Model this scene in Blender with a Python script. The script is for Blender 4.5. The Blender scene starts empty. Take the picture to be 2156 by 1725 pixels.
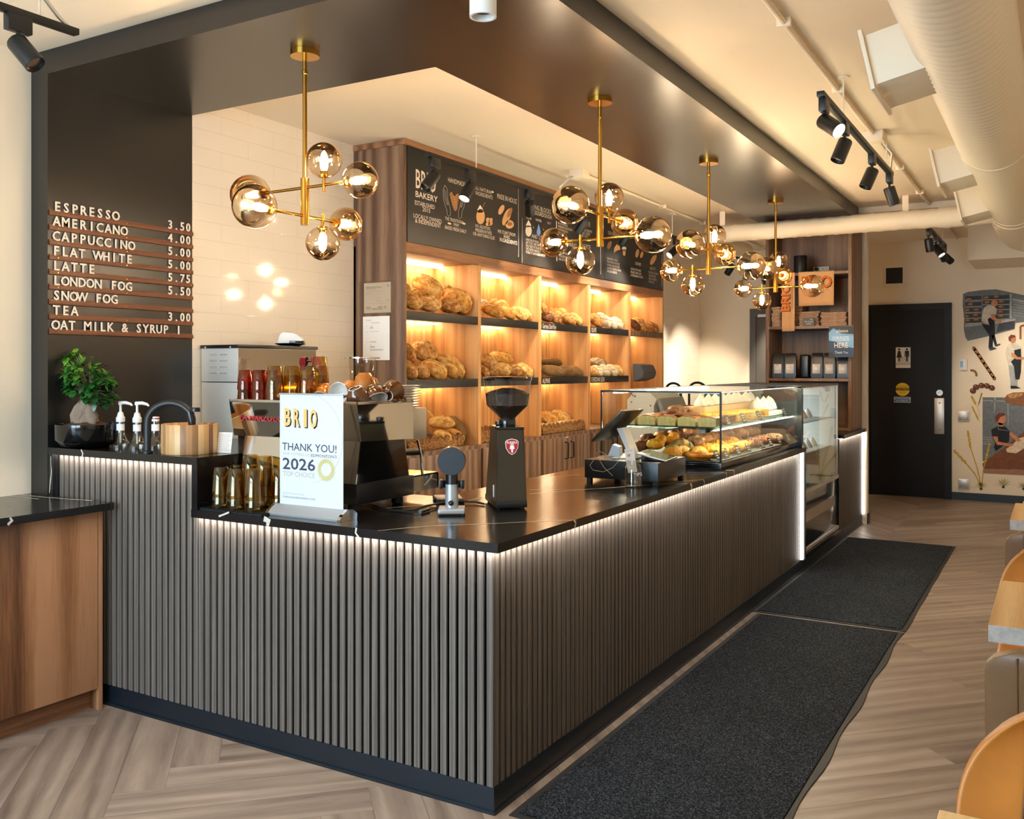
import bpy, bmesh, math, random
from mathutils import Matrix, Vector, noise
C = bpy.context.scene
COL = C.collection
PI = math.pi
R = math.radians
random.seed(7)

# ---------------------------------------------------------------- camera
F_PX, HOR, THETA, CX = 1962.25, 774.07, R(30.464), 1078.0
CAM = Vector((1.639, -2.661, 1.5))
cam = bpy.data.cameras.new('camera')
cam.sensor_width = 36.0; cam.sensor_fit = 'HORIZONTAL'
cam.lens = 36.0 * F_PX / 2156.0
cam.shift_y = -(862.5 - HOR) / 2156.0
cam.clip_start = 0.05
cam_o = bpy.data.objects.new('camera', cam); COL.objects.link(cam_o)
cam_o.location = CAM; cam_o.rotation_euler = (PI / 2, 0, THETA)
C.camera = cam_o

# ---------------------------------------------------------------- daylight, exposure
W = bpy.data.worlds.new('overcast_sky'); C.world = W; W.use_nodes = True
bg = W.node_tree.nodes['Background']
bg.inputs[0].default_value = (0.58, 0.80, 1.0, 1); bg.inputs[1].default_value = 9.0
C.view_settings.view_transform = 'Standard'; C.view_settings.look = 'None'
C.view_settings.gamma = 1.0; C.view_settings.use_curve_mapping = False
C.view_settings.exposure = 1.1
C.cycles.max_bounces = 10; C.cycles.diffuse_bounces = 5; C.cycles.glossy_bounces = 5
C.cycles.transmission_bounces = 8; C.cycles.transparent_max_bounces = 32
C.cycles.caustics_reflective = False; C.cycles.caustics_refractive = False
C.cycles.sample_clamp_indirect = 6.0
WINDOWS = [(-2.3, -1.0, 0.45, 2.7), (-0.85, 0.45, 0.45, 2.7)]   # x0, x1, z0, z1 in the street wall
YF = -4.4
for i, (a, b, c, d) in enumerate(WINDOWS):
    l = bpy.data.lights.new('window_portal', 'AREA'); l.shape = 'RECTANGLE'
    l.size = b - a; l.size_y = d - c; l.cycles.is_portal = True
    o = bpy.data.objects.new('window_portal', l); COL.objects.link(o)
    o.location = ((a + b) / 2, YF - 0.05, (c + d) / 2); o.rotation_euler = (PI / 2, 0, 0)

# ---------------------------------------------------------------- picture point -> place in the room
FW = Vector((-math.sin(THETA), math.cos(THETA), 0)); RT = Vector((math.cos(THETA), math.sin(THETA), 0)); UP = Vector((0, 0, 1))
def ray(px, py): return FW + RT * ((px - CX) / F_PX) + UP * ((HOR - py) / F_PX)
def onx(px, py, x): d = ray(px, py); return CAM + d * ((x - CAM.x) / d.x)
def ony(px, py, y): d = ray(px, py); return CAM + d * ((y - CAM.y) / d.y)
def onz(px, py, z): d = ray(px, py); return CAM + d * ((z - CAM.z) / d.z)
def depth(p): return (Vector(p) - CAM).dot(FW)
def mpp(p): return depth(p) / F_PX          # metres per pixel there

# ---------------------------------------------------------------- materials
def lin(h):
    if not isinstance(h, str): return h
    v = [int(h[i:i + 2], 16) / 255 for i in (0, 2, 4)]
    return tuple(x / 12.92 if x <= 0.04045 else ((x + 0.055) / 1.055) ** 2.4 for x in v)
class NT:
    def __init__(s, name):
        s.m = bpy.data.materials.new(name); s.m.use_nodes = True; s.t = s.m.node_tree; s.t.nodes.clear()
        s.out = s.n('ShaderNodeOutputMaterial')
    def n(s, typ, **kw):
        o = s.t.nodes.new(typ)
        for k, v in kw.items(): setattr(o, k, v)
        return o
    def l(s, a, b): s.t.links.new(a, b)
    def bsdf(s, rough=0.5, metal=0.0, spec=0.5):
        b = s.n('ShaderNodeBsdfPrincipled'); b.inputs['Roughness'].default_value = rough
        b.inputs['Metallic'].default_value = metal; b.inputs['Specular IOR Level'].default_value = spec
        s.l(b.outputs[0], s.out.inputs[0]); return b
    def coord(s, scale=(1, 1, 1), kind='Object', rot=(0, 0, 0)):
        c = s.n('ShaderNodeTexCoord'); m = s.n('ShaderNodeMapping'); m.inputs['Scale'].default_value = scale
        m.inputs['Rotation'].default_value = rot
        s.l(c.outputs[kind], m.inputs[0]); return m.outputs[0]
    def noise(s, vec, scale=1, detail=4, rough=0.55, dist=0.0):
        n = s.n('ShaderNodeTexNoise'); n.inputs['Scale'].default_value = scale; n.inputs['Detail'].default_value = detail
        n.inputs['Roughness'].default_value = rough; n.inputs['Distortion'].default_value = dist
        if vec is not None: s.l(vec, n.inputs['Vector'])
        return n.outputs['Fac']
    def ramp(s, fac, stops, interp='LINEAR'):
        r = s.n('ShaderNodeValToRGB'); r.color_ramp.interpolation = interp
        e = r.color_ramp.elements
        while len(e) < len(stops): e.new(0.5)
        for q, (p, c) in zip(e, stops):
            c = lin(c); q.position = p; q.color = (*c[:3], 1)
        s.l(fac, r.inputs[0]); return r.outputs[0]
    def mix(s, fac, a, b, mode='MIX'):
        m = s.n('ShaderNodeMix', data_type='RGBA', blend_type=mode)
        for sock, v in ((m.inputs[0], fac), (m.inputs[6], a), (m.inputs[7], b)):
            if hasattr(v, 'is_output'): s.l(v, sock)
            elif isinstance(v, (int, float)): sock.default_value = v
            else: sock.default_value = (*lin(v)[:3], 1)
        return m.outputs[2]
    def math(s, op, a, b=0.0, clamp=False):
        m = s.n('ShaderNodeMath', operation=op, use_clamp=clamp)
        for sock, v in ((m.inputs[0], a), (m.inputs[1], b)):
            if hasattr(v, 'is_output'): s.l(v, sock)
            else: sock.default_value = v
        return m.outputs[0]
    def bump(s, h, b, strength=0.2, dist=0.01):
        n = s.n('ShaderNodeBump'); n.inputs['Strength'].default_value = strength; n.inputs['Distance'].default_value = dist
        s.l(h, n.inputs['Height']); s.l(n.outputs[0], b.inputs['Normal'])
M = {}
def pbr(name, col, rough=0.5, metal=0.0, spec=0.5, var=0.0, vs=3.0, bump=0.0, bs=60.0, coat=0.0):
    t = NT(name); b = t.bsdf(rough, metal, spec)
    b.inputs['Coat Weight'].default_value = coat
    c = lin(col)
    if var:
        f = t.noise(t.coord(), vs, 5)
        t.l(t.ramp(f, [(0.3, tuple(x * (1 - var) for x in c)), (0.7, tuple(min(1, x * (1 + var)) for x in c))]), b.inputs['Base Color'])
    else: b.inputs['Base Color'].default_value = (*c[:3], 1)
    if bump: t.bump(t.noise(t.coord(), bs, 3), b, bump, 0.004)
    M[name] = t.m; return t.m
def glow(name, col, strength):
    t = NT(name); e = t.n('ShaderNodeEmission'); e.inputs[0].default_value = (*lin(col)[:3], 1); e.inputs[1].default_value = strength
    t.l(e.outputs[0], t.out.inputs[0]); M[name] = t.m; return t.m
def wood(name, cols, rough=0.45, sc=(26, 26, 1.1), fine=6.0, bump=0.08, spec=0.4, rot=(0, 0, 0), figure=0.35):
    t = NT(name); b = t.bsdf(rough, 0, spec)
    v = t.coord(sc, rot=rot)
    f1 = t.noise(v, 0.45, 4, 0.6, 0.6); f2 = t.noise(v, fine, 3, 0.6)
    v2 = t.coord(tuple(x * 0.22 for x in sc), rot=rot)
    w = t.n('ShaderNodeTexWave', wave_type='RINGS', rings_direction='Z'); w.inputs['Scale'].default_value = 0.7
    w.inputs['Distortion'].default_value = 6.0; w.inputs['Detail'].default_value = 2.5; w.inputs['Detail Scale'].default_value = 1.2
    t.l(v2, w.inputs[0])
    h = t.math('ADD', t.math('MULTIPLY', f1, 0.75), t.math('MULTIPLY', f2, 0.45))
    h = t.math('ADD', h, t.math('MULTIPLY', t.math('SUBTRACT', w.outputs['Fac'], 0.5), figure))
    n = len(cols)
    t.l(t.ramp(h, [(0.28 + 0.64 * i / (n - 1), c) for i, c in enumerate(cols)]), b.inputs['Base Color'])
    if bump: t.bump(f2, b, bump, 0.003)
    M[name] = t.m; return t.m
def clear(name, tint, blend=0.12, rough=0.0, gcol=(1, 1, 1), grad=None, mx=1.0):
    """thin glass: mostly see-through, mirror-like at grazing angles; grad=(z0,z1,k,tip tint) adds a metallised half along local Z"""
    t = NT(name); tr = t.n('ShaderNodeBsdfTransparent'); g = t.n('ShaderNodeBsdfGlossy'); g.inputs['Roughness'].default_value = rough
    lw = t.n('ShaderNodeLayerWeight'); lw.inputs[0].default_value = 0.5
    fac = t.math('ADD', t.math('MULTIPLY', t.math('POWER', lw.outputs['Facing'], 5.0 if blend < 0.2 else 3.4), mx * 0.92), 0.012 + blend * 0.22, True)
    tr.inputs[0].default_value = (*lin(tint)[:3], 1); g.inputs[0].default_value = (*lin(gcol)[:3], 1)
    if grad:
        z0, z1, k, tip = grad
        sx = t.n('ShaderNodeSeparateXYZ'); t.l(t.coord(), sx.inputs[0])
        mr = t.n('ShaderNodeMapRange', interpolation_type='SMOOTHSTEP'); mr.inputs[1].default_value = z0; mr.inputs[2].default_value = z1
        t.l(sx.outputs[2], mr.inputs[0]); gr = mr.outputs[0]
        fac = t.math('ADD', fac, t.math('MULTIPLY', gr, k), True)
        t.l(t.mix(gr, tint, tip), tr.inputs[0])
    mx_ = t.n('ShaderNodeMixShader'); t.l(fac, mx_.inputs[0]); t.l(tr.outputs[0], mx_.inputs[1]); t.l(g.outputs[0], mx_.inputs[2])
    t.l(mx_.outputs[0], t.out.inputs[0]); M[name] = t.m; return t.m

# ---------------------------------------------------------------- mesh building
class MB:
    def __init__(s): s.bm = bmesh.new(); s.X = Matrix(); s.mi = 0; s.uv = None
    def v(s, co): return s.bm.verts.new(s.X @ Vector(co))
    def f(s, vs):
        try: q = s.bm.faces.new(vs)
        except ValueError: return None
        q.material_index = s.mi; return q
    def box(s, x0, x1, y0, y1, z0, z1, bev=0.0, seg=2):
        a = [s.v((x, y, z)) for z in (z0, z1) for y in (y0, y1) for x in (x0, x1)]
        fs = [s.f([a[i] for i in q]) for q in ((0, 2, 3, 1), (4, 5, 7, 6), (0, 1, 5, 4), (2, 6, 7, 3), (0, 4, 6, 2), (1, 3, 7, 5))]
        if bev:
            es = list({e for q in fs for e in q.edges})
            r = bmesh.ops.bevel(s.bm, geom=es, offset=bev, segments=seg, profile=0.6, affect='EDGES', clamp_overlap=True)
            for q in r['faces']: q.material_index = s.mi
        return s
    def ring(s, c, u, w, r, n, ph=0.0):
        return [s.v(Vector(c) + Vector(u) * (r * math.cos(ph + 2 * PI * i / n)) + Vector(w) * (r * math.sin(ph + 2 * PI * i / n))) for i in range(n)]
    def skin(s, rings, cap0=True, cap1=True, close=True):
        for a, b in zip(rings, rings[1:]):
            n = len(a)
            for i in range(n if close else n - 1):
                j = (i + 1) % n; s.f([a[i], a[j], b[j], b[i]])
        if cap0: s.f(list(reversed(rings[0])))
        if cap1: s.f(rings[-1])
        return s
    def cyl(s, p0, p1, r0, r1=None, n=20, cap=True, ph=0.0):
        p0 = Vector(p0); p1 = Vector(p1); d = (p1 - p0).normalized(); r1 = r0 if r1 is None else r1
        u = d.orthogonal().normalized() if abs(d.z) < 0.99 else Vector((1, 0, 0)); w = d.cross(u)
        return s.skin([s.ring(p0, u, w, r0, n, ph), s.ring(p1, u, w, r1, n, ph)], cap, cap)
    def lathe(s, prof, n=28, c=(0, 0, 0), cap0=True, cap1=True):
        rings = [s.ring((c[0], c[1], c[2] + z), (1, 0, 0), (0, 1, 0), max(r, 1e-4), n) for r, z in prof]
        return s.skin(rings, cap0, cap1)
    def tube(s, pts, r, n=8, cap=True):
        pts = [Vector(p) for p in pts]; rings = []; u = None
        for i, p in enumerate(pts):
            d = (pts[min(i + 1, len(pts) - 1)] - pts[max(i - 1, 0)]).normalized()
            if u is None: u = d.orthogonal().normalized()
            u = (u - d * u.dot(d)).normalized(); w = d.cross(u)
            rr = r[i] if isinstance(r, (list, tuple)) else r
            rings.append(s.ring(p, u, w, rr, n))
        return s.skin(rings, cap, cap)
    def prism(s, pts, fn, d0, d1):
        """pts: 2D outline; fn(a, b, d) -> 3D"""
        a = [s.v(fn(x, y, d0)) for x, y in pts]; b = [s.v(fn(x, y, d1)) for x, y in pts]
        return s.skin([a, b])
    def poly(s, pts): s.f([s.v(p) for p in pts]); return s
    def sph(s, c, r, n=20, m=12, sz=(1, 1, 1)):
        rings = []
        for j in range(m + 1):
            a = PI * j / m
            rings.append(s.ring((c[0], c[1], 0), (sz[0], 0, 0), (0, sz[1], 0), max(1e-4, r * math.sin(a)), n))
            for q in rings[-1]: q.co = s.X @ Vector((0, 0, c[2] - r * sz[2] * math.cos(a))) + q.co - s.X @ Vector((0, 0, 0))
        return s.skin(rings, True, True)
    def text(s, body, size, X, align='LEFT', ext=0.0, xs=1.0, bold=0.0, spacing=1.0, fw=None):
        """size = cap height; X = matrix from (reading, up, out)"""
        c = bpy.data.curves.new('t', 'FONT'); c.body = body; c.size = size / 0.69; c.align_x = align; c.extrude = ext
        c.resolution_u = 2; c.offset = bold * size * 1.4; c.space_character = spacing
        o = bpy.data.objects.new('t', c); me = bpy.data.meshes.new_from_object(o)
        if fw and len(me.vertices):
            q = [v.co.x for v in me.vertices]; xs = fw / max(1e-6, max(q) - min(q))
            if align == 'LEFT': me.transform(Matrix.Translation((-min(q), 0, 0)))
        me.transform(s.X @ X @ Matrix.Diagonal((xs, 1, 1, 1)))
        k = len(s.bm.faces); s.bm.from_mesh(me); s.bm.faces.ensure_lookup_table()
        for i in range(k, len(s.bm.faces)): s.bm.faces[i].material_index = s.mi
        bpy.data.objects.remove(o); bpy.data.curves.remove(c); bpy.data.meshes.remove(me); return s
    def done(s, name, mat, parent=None, loc=None, rot=None, smooth=35, sub=0):
        me = bpy.data.meshes.new(name)
        bmesh.ops.recalc_face_normals(s.bm, faces=s.bm.faces)
        s.bm.to_mesh(me); s.bm.free()
        for m in (mat if isinstance(mat, (list, tuple)) else [mat]): me.materials.append(M[m] if isinstance(m, str) else m)
        if smooth:
            me.polygons.foreach_set('use_smooth', [True] * len(me.polygons))
            me.set_sharp_from_angle(angle=R(smooth))
        o = bpy.data.objects.new(name, me); COL.objects.link(o)
        if parent: o.parent = parent
        if loc is not None: o.location = loc
        if rot is not None: o.rotation_euler = rot
        if sub:
            q = o.modifiers.new('s', 'SUBSURF'); q.levels = sub; q.render_levels = sub
        return o
def tag(o, label=None, cat=None, group=None, kind=None):
    if label: o['label'] = label
    if cat: o['category'] = cat
    if group: o['group'] = group
    if kind: o['kind'] = kind
    return o
def thing(name, label, cat, loc=(0, 0, 0), rz=0.0, group=None):
    o = bpy.data.objects.new(name, None); COL.objects.link(o); o.location = loc; o.rotation_euler = (0, 0, rz)
    o.empty_display_size = 0.05
    return tag(o, label, cat, group)
def struct(name, mb, mat, **k): return tag(mb.done(name, mat, **k), kind='structure')
def copy_tree(o, parent=None):
    c = o.copy(); COL.objects.link(c)
    if parent is not None: c.parent = parent
    for ch in list(o.children): copy_tree(ch, c)
    return c
def FX(x, y, z): return Matrix(((0, 0, 1, x), (1, 0, 0, y), (0, 1, 0, z), (0, 0, 0, 1)))      # text facing +X, reading along +Y
def FY(x, y, z): return Matrix(((1, 0, 0, x), (0, 0, -1, y), (0, 1, 0, z), (0, 0, 0, 1)))     # text facing -Y, reading along +X
def arc(c, r, a0, a1, n, fn): return [fn(c[0] + r * math.cos(a0 + (a1 - a0) * i / n), c[1] + r * math.sin(a0 + (a1 - a0) * i / n)) for i in range(n + 1)]
ORD = 'first second third fourth fifth sixth seventh eighth ninth tenth eleventh twelfth thirteenth fourteenth fifteenth sixteenth'.split()
# ---------------------------------------------------------------- palette
pbr('wall_paint', 'e9dcc6', 0.75, spec=0.25, bump=0.05, bs=220)
pbr('ceiling_paint', 'ecdcc4', 0.85, spec=0.2, bump=0.05, bs=150)
pbr('matte_black', '191a1c', 0.42, spec=0.45, bump=0.03, bs=300)
pbr('portal_black', '1c1a19', 0.28, spec=0.6, bump=0.02, bs=120)
pbr('track_black', '101112', 0.4, spec=0.5)
pbr('navy_black', '08151f', 0.4, spec=0.5)
pbr('door_black', '0c1015', 0.55, spec=0.35)
pbr('grey_door', '4b4743', 0.5)
pbr('rubber', '0c0d0e', 0.6)
pbr('white_plastic', 'e4e2dd', 0.4)
pbr('white_card', 'efece8', 0.6)
pbr('black_plastic', '121416', 0.32)
pbr('gloss_black', '08090a', 0.12, coat=0.3)
pbr('duct_white', 'eadcc4', 0.5, spec=0.4)
pbr('steel', 'c9c4bc', 0.22, metal=1.0)
pbr('steel_matte', 'cfcac2', 0.42, metal=0.85)
pbr('mirror_steel', 'd8d3ca', 0.05, metal=1.0)
pbr('chrome', 'e6e6e6', 0.06, metal=1.0)
pbr('brass', 'c9963f', 0.22, metal=1.0)
pbr('cream_ink', 'f0dccb', 0.6)
pbr('chalk', 'e6d8cb', 0.8)
pbr('chalk_dim', 'a89c92', 0.85)
pbr('chalkboard', '211f1e', 0.42, spec=0.5, var=0.12, vs=2)
pbr('chalk_brown', 'a06f45', 0.85); pbr('chalk_tan', 'd6a372', 0.85); pbr('chalk_blue', '6f97dd', 0.8)
pbr('rail_brown', '6b3a1c', 0.5, var=0.2, vs=20)
pbr('red', 'b0202a', 0.35); pbr('ink', '33394f', 0.6); pbr('ink_faint', 'aaa598', 0.6); pbr('banner_sheet', 'd2d2d4', 0.6); pbr('ink_dark', '111111', 0.6)
pbr('gold_ink', 'e9b765', 0.6); pbr('shadow_ink', '4a4660', 0.6)
pbr('seal', 'c2b67c', 0.5); pbr('orange_ink', 'd7813a', 0.6)
pbr('paper', 'f2ece2', 0.7); pbr('print_grey', '9d968c', 0.7)
pbr('slate', '55585c', 0.7); pbr('silver_plastic', 'a9abae', 0.35, metal=0.4)
pbr('yellow', 'f2cf10', 0.5); pbr('sign_blue', '2f6fb4', 0.5); pbr('brushed', 'b7aa9c', 0.33, metal=0.9)
pbr('screen', '0e1114', 0.08, coat=0.5)
glow('led_white', (1.0, 0.92, 0.82), 34.0); glow('led_end', (1.0, 0.94, 0.86), 6.0)
glow('led_warm', (1.0, 0.76, 0.46), 21.0)
glow('bulb', (1.0, 0.81, 0.58), 190.0); glow('led_case', (1.0, 0.86, 0.64), 40.0)
glow('spot_face', (1.0, 0.88, 0.72), 16.0)
glow('led_cool', (0.85, 0.93, 1.0), 40.0)
clear('case_glass', 'f3f8f5', 0.10, mx=0.8)
clear('globe_glass', 'fdf6ea', 0.22, gcol='ffe4bd', grad=(-0.3, 0.8, 0.62, 'a98459'), mx=0.8)
clear('hopper_plastic', 'f3ece4', 0.25, rough=0.02, mx=0.7)
clear('bottle_glass', 'e8e6e0', 0.35)
clear('amber_glass', 'dcc27a', 0.30, gcol='fff3d0')
clear('red_glass', 'd9683a', 0.30, gcol='ffd9c0')
clear('sleeve', 'f4efe8', 0.3, rough=0.1, mx=0.8)
wood('walnut_flat', ['573620', '7f5537', '9a6c49', 'b08260'], .45, sc=(20, 1.0, 20))
pbr('print_light', 'c9c2b8', 0.7)
WAL = ['3b2a20', '5e4434', '7c5d48', '92735b']
wood('walnut', ['573620', '7f5537', '9a6c49', 'b08260'], 0.42, sc=(20, 20, 1.0), figure=0.6)
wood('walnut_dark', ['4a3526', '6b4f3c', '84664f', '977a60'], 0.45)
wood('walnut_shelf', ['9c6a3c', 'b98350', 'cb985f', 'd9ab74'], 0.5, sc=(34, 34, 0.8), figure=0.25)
wood('slat_wood', ['564e48', '5f5751', '675f58', '716961'], 0.6, sc=(110, 110, 4), fine=3, figure=0.5, bump=0.0, spec=0.2)
wood('oak', ['b98e5c', 'cfa671', 'dcb783', 'e6c797'], 0.45, sc=(22, 1.2, 22))
wood('stave', ['8a5c36', 'b07f50', 'c9995f', 'e0b881'], 0.4, sc=(9, 9, 0.8), fine=12)
def floor_mat():
    t = NT('floor_planks'); b = t.bsdf(0.42, 0, 0.4)
    uv = t.n('ShaderNodeUVMap'); uv.uv_map = 'plank'
    tone = t.n('ShaderNodeAttribute'); tone.attribute_name = 'tone'
    ad = t.n('ShaderNodeVectorMath', operation='ADD'); t.l(uv.outputs[0], ad.inputs[0])
    cb = t.n('ShaderNodeCombineXYZ'); t.l(t.math('MULTIPLY', tone.outputs['Fac'], 37.0), cb.inputs[0]); t.l(t.math('MULTIPLY', tone.outputs['Fac'], 91.0), cb.inputs[1])
    t.l(cb.outputs[0], ad.inputs[1])
    mp = t.n('ShaderNodeMapping'); mp.inputs['Scale'].default_value = (1.1, 9, 1); t.l(ad.outputs[0], mp.inputs[0])
    f1 = t.noise(mp.outputs[0], 0.9, 5, 0.62, 1.1); f2 = t.noise(mp.outputs[0], 7, 3, 0.6)
    w = t.n('ShaderNodeTexWave', wave_type='RINGS', rings_direction='X'); w.inputs['Scale'].default_value = 0.35
    w.inputs['Distortion'].default_value = 9; w.inputs['Detail'].default_value = 3; t.l(mp.outputs[0], w.inputs[0])
    h = t.math('ADD', t.math('MULTIPLY', f1, 0.8), t.math('MULTIPLY', f2, 0.25))
    h = t.math('ADD', h, t.math('MULTIPLY', t.math('SUBTRACT', w.outputs['Fac'], 0.5), 0.22))
    h = t.math('ADD', h, t.math('MULTIPLY', t.math('SUBTRACT', tone.outputs['Fac'], 0.5), 0.22))
    c = t.ramp(h, [(0.2, '5f4f45'), (0.42, '7f6e62'), (0.62, '917f71'), (0.9, 'a8978a')])
    s = t.n('ShaderNodeSeparateXYZ'); t.l(uv.outputs[0], s.inputs[0])
    e = t.math('LESS_THAN', t.math('MINIMUM', s.outputs[1], t.math('SUBTRACT', 0.175, s.outputs[1])), 0.0016)
    t.l(t.mix(t.math('MULTIPLY', e, 0.6), c, '3a302a'), b.inputs['Base Color'])
    t.bump(f2, b, 0.06, 0.003); M['floor_planks'] = t.m
floor_mat()
def tile_mat():
    t = NT('white_tile'); b = t.bsdf(0.08, 0, 0.5); b.inputs['Base Color'].default_value = (*lin('ece1d2'), 1)
    br = t.n('ShaderNodeTexBrick'); br.offset = 0.5
    v = t.coord((1, 1, 1), rot=(0, 0, 0)); s = t.n('ShaderNodeSeparateXYZ'); t.l(v, s.inputs[0])
    cb = t.n('ShaderNodeCombineXYZ'); t.l(s.outputs[1], cb.inputs[0]); t.l(s.outputs[2], cb.inputs[1]); t.l(cb.outputs[0], br.inputs[0])
    for k, x in (('Scale', 1.0), ('Mortar Size', 0.0022), ('Brick Width', 0.40), ('Row Height', 0.10), ('Mortar Smooth', 0.6)): br.inputs[k].default_value = x
    br.inputs['Color1'].default_value = br.inputs['Color2'].default_value = (1, 1, 1, 1); br.inputs['Mortar'].default_value = (0, 0, 0, 1)
    t.l(t.mix(br.outputs[0], 'ddd1c0', 'ece1d2'), b.inputs['Base Color'])
    h = t.math('ADD', br.outputs[0], t.math('MULTIPLY', t.noise(v, 9, 2), 0.35)); t.bump(h, b, 0.10, 0.003); M['white_tile'] = t.m
tile_mat()
def marble_mat():
    t = NT('black_marble'); b = t.bsdf(0.16, 0, 0.5)
    n = t.noise(t.coord((1, 1, 1)), 3, 5); t.l(t.ramp(n, [(0.3, '0d0e10'), (0.8, '1d1c1c')]), b.inputs['Base Color'])
    t.l(t.ramp(t.noise(t.coord(), 40, 3), [(0.3, (0.14,) * 3), (0.8, (0.22,) * 3)]), b.inputs['Roughness']); M['black_marble'] = t.m
marble_mat(); pbr('vein', 'cdc3b6', 0.3, var=0.2, vs=30)
def mat_carpet():
    t = NT('carpet'); b = t.bsdf(0.95, 0, 0.1)
    n = t.noise(t.coord(), 170, 2, 0.7); big = t.noise(t.coord(), 2.4, 4)
    c = t.ramp(n, [(0.42, '121418'), (0.52, '2b2e33'), (0.66, '5f646b')])
    t.l(t.mix(t.math('MULTIPLY', big, 0.55), c, '0c0d10'), b.inputs['Base Color']); t.bump(n, b, 0.8, 0.006); M['carpet'] = t.m
mat_carpet()

# ---------------------------------------------------------------- shell of the room
def build_floor():
    mb = MB(); bm = mb.bm; L, Wd, n = 1.05, 0.175, 6
    uvl = bm.loops.layers.uv.new('plank'); tl = bm.faces.layers.float.new('tone'); q = math.sqrt(0.5); SX = 0.32
    def plank(p, w_, flip):
        f = mb.f([mb.v((a, b, 0)) for a, b in p]); f[tl] = random.random()
        for lp, c in zip(f.loops, [(0, 0), (0, Wd), (w_, Wd), (w_, 0)] if flip else [(0, 0), (w_, 0), (w_, Wd), (0, Wd)]): lp[uvl].uv = c
    out = lambda p: max(a for a, b in p) < -2.6 or min(a for a, b in p) > 2.75 or max(b for a, b in p) < YF or min(b for a, b in p) > 9.1
    rot = lambda x, y: ((x - y) * q - 1.11, (x + y) * q + 1.06)          # herringbone up to the middle seam
    for k in range(-60, 70):
        for m in range(-9, 10):
            for h in (0, 1):
                x0, y0 = k * Wd + 2 * L * m, k * Wd + h * Wd
                w_, l_ = (L, Wd) if h == 0 else (Wd, L)
                p = [rot(x0, y0), rot(x0 + w_, y0), rot(x0 + w_, y0 + l_), rot(x0, y0 + l_)]
                if not out(p) and min(a for a, b in p) < SX: plank(p, L, h == 1)
    bmesh.ops.bisect_plane(bm, geom=bm.verts[:] + bm.edges[:] + bm.faces[:], plane_co=(SX, 0, 0), plane_no=(1, 0, 0), clear_outer=True)
    mb2 = mb; right = []
    r2 = lambda x, y: ((x - y) * q + SX, (x + y) * q)
    k0 = len(bm.faces)
    old = set(bm.faces)
    for k in range(-70, 70):
        off = random.random() * 1.3
        for m in range(-8, 12):
            x0 = m * 1.3 + off; p = [r2(x0, k * Wd), r2(x0 + 1.3, k * Wd), r2(x0 + 1.3, (k + 1) * Wd), r2(x0, (k + 1) * Wd)]
            if not out(p) and max(a for a, b in p) > SX: plank(p, 1.3, False)
    new = [f for f in bm.faces if f not in old]
    bmesh.ops.bisect_plane(bm, geom=list({v for f in new for v in f.verts}) + list({e for f in new for e in f.edges}) + new, plane_co=(SX, 0, 0), plane_no=(-1, 0, 0), clear_outer=True)
    for co, no in (((-2.523, 0, 0), (-1, 0, 0)), ((2.7, 0, 0), (1, 0, 0)), ((0, YF, 0), (0, -1, 0)), ((0, 9.03, 0), (0, 1, 0))):
        bmesh.ops.bisect_plane(bm, geom=bm.verts[:] + bm.edges[:] + bm.faces[:], plane_co=co, plane_no=no, clear_outer=True)
    struct('floor', mb, 'floor_planks', smooth=0)
build_floor()
struct('ceiling', MB().box(-2.65, 2.8, -4.5, 9.15, 2.97, 3.07), 'ceiling_paint')
struct('wall_left', MB().box(-2.65, -2.523, -4.5, -0.035, 0, 2.97), 'wall_paint')
struct('wall_bar', MB().box(-2.65, -2.396, 0.797, 9.03, 0, 2.97), 'white_tile')
struct('wall_rear', MB().box(-2.65, 2.8, 9.03, 9.15, 0, 2.97), 'wall_paint')
struct('wall_right', MB().box(2.7, 2.8, -4.5, 9.03, 0, 2.97), 'wall_paint')
struct('wall_partition', MB().box(-0.9, 0.045, 6.745, 6.83, 0, 2.97), 'wall_paint')
def front_wall():
    mb = MB(); x = -2.523
    for a, b, c, d in WINDOWS:
        mb.box(x, a, YF - 0.12, YF, 0, 2.97); mb.box(a, b, YF - 0.12, YF, 0, c); mb.box(a, b, YF - 0.12, YF, d, 2.97); x = b
    mb.box(x, 2.7, YF - 0.12, YF, 0, 2.97); struct('wall_front', mb, 'wall_paint')
    for i, (a, b, c, d) in enumerate(WINDOWS):
        mb = MB(); w = 0.035
        for q in ((a, a + w, c, d), (b - w, b, c, d), (a, b, c, c + w), (a, b, d - w, d), ((a + b) / 2 - 0.02, (a + b) / 2 + 0.02, c, d), (a, b, d - 0.55, d - 0.51)):
            mb.box(q[0], q[1], YF - 0.09, YF - 0.03, q[2], q[3])
        struct('window_%d' % (i + 1), mb, 'matte_black')
front_wall()
# black portal around the menu wall and the dropped soffit over the counter
mb = MB(); mb.box(-2.65, -2.396, -0.035, 0.797, 0, 2.86)
struct('wall_menu', mb, 'portal_black')
mb = MB(); L_ = [(-2.523, -0.035), (0.04, -0.035), (0.04, 6.745), (-0.797, 6.745), (-0.797, 0.797), (-2.523, 0.797)]
mb.prism(L_, lambda x, y, d: (x, y, d), 2.86, 2.9695)
struct('ceiling_soffit', mb, 'portal_black', smooth=0)
mb = MB(); mb.box(0.82, 2.7, 7.98, 9.03, 2.605, 2.97); struct('ceiling_bulkhead', mb, 'wall_paint')
mb = MB(); mb.box(0.04, 2.7, 6.35, 6.55, 2.915, 2.97); struct('ceiling_beam', mb, 'ceiling_paint')
mb = MB(); mb.box(0.575, 2.7, 9.015, 9.03, 0.0, 0.085); struct('baseboard_rear', mb, 'navy_black')
mb = MB(); mb.box(-0.9, 0.055, 6.83, 6.845, 0, 0.1); mb.box(0.045, 0.057, 6.745, 6.845, 0, 0.1); struct('baseboard_partition', mb, 'navy_black')
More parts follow.
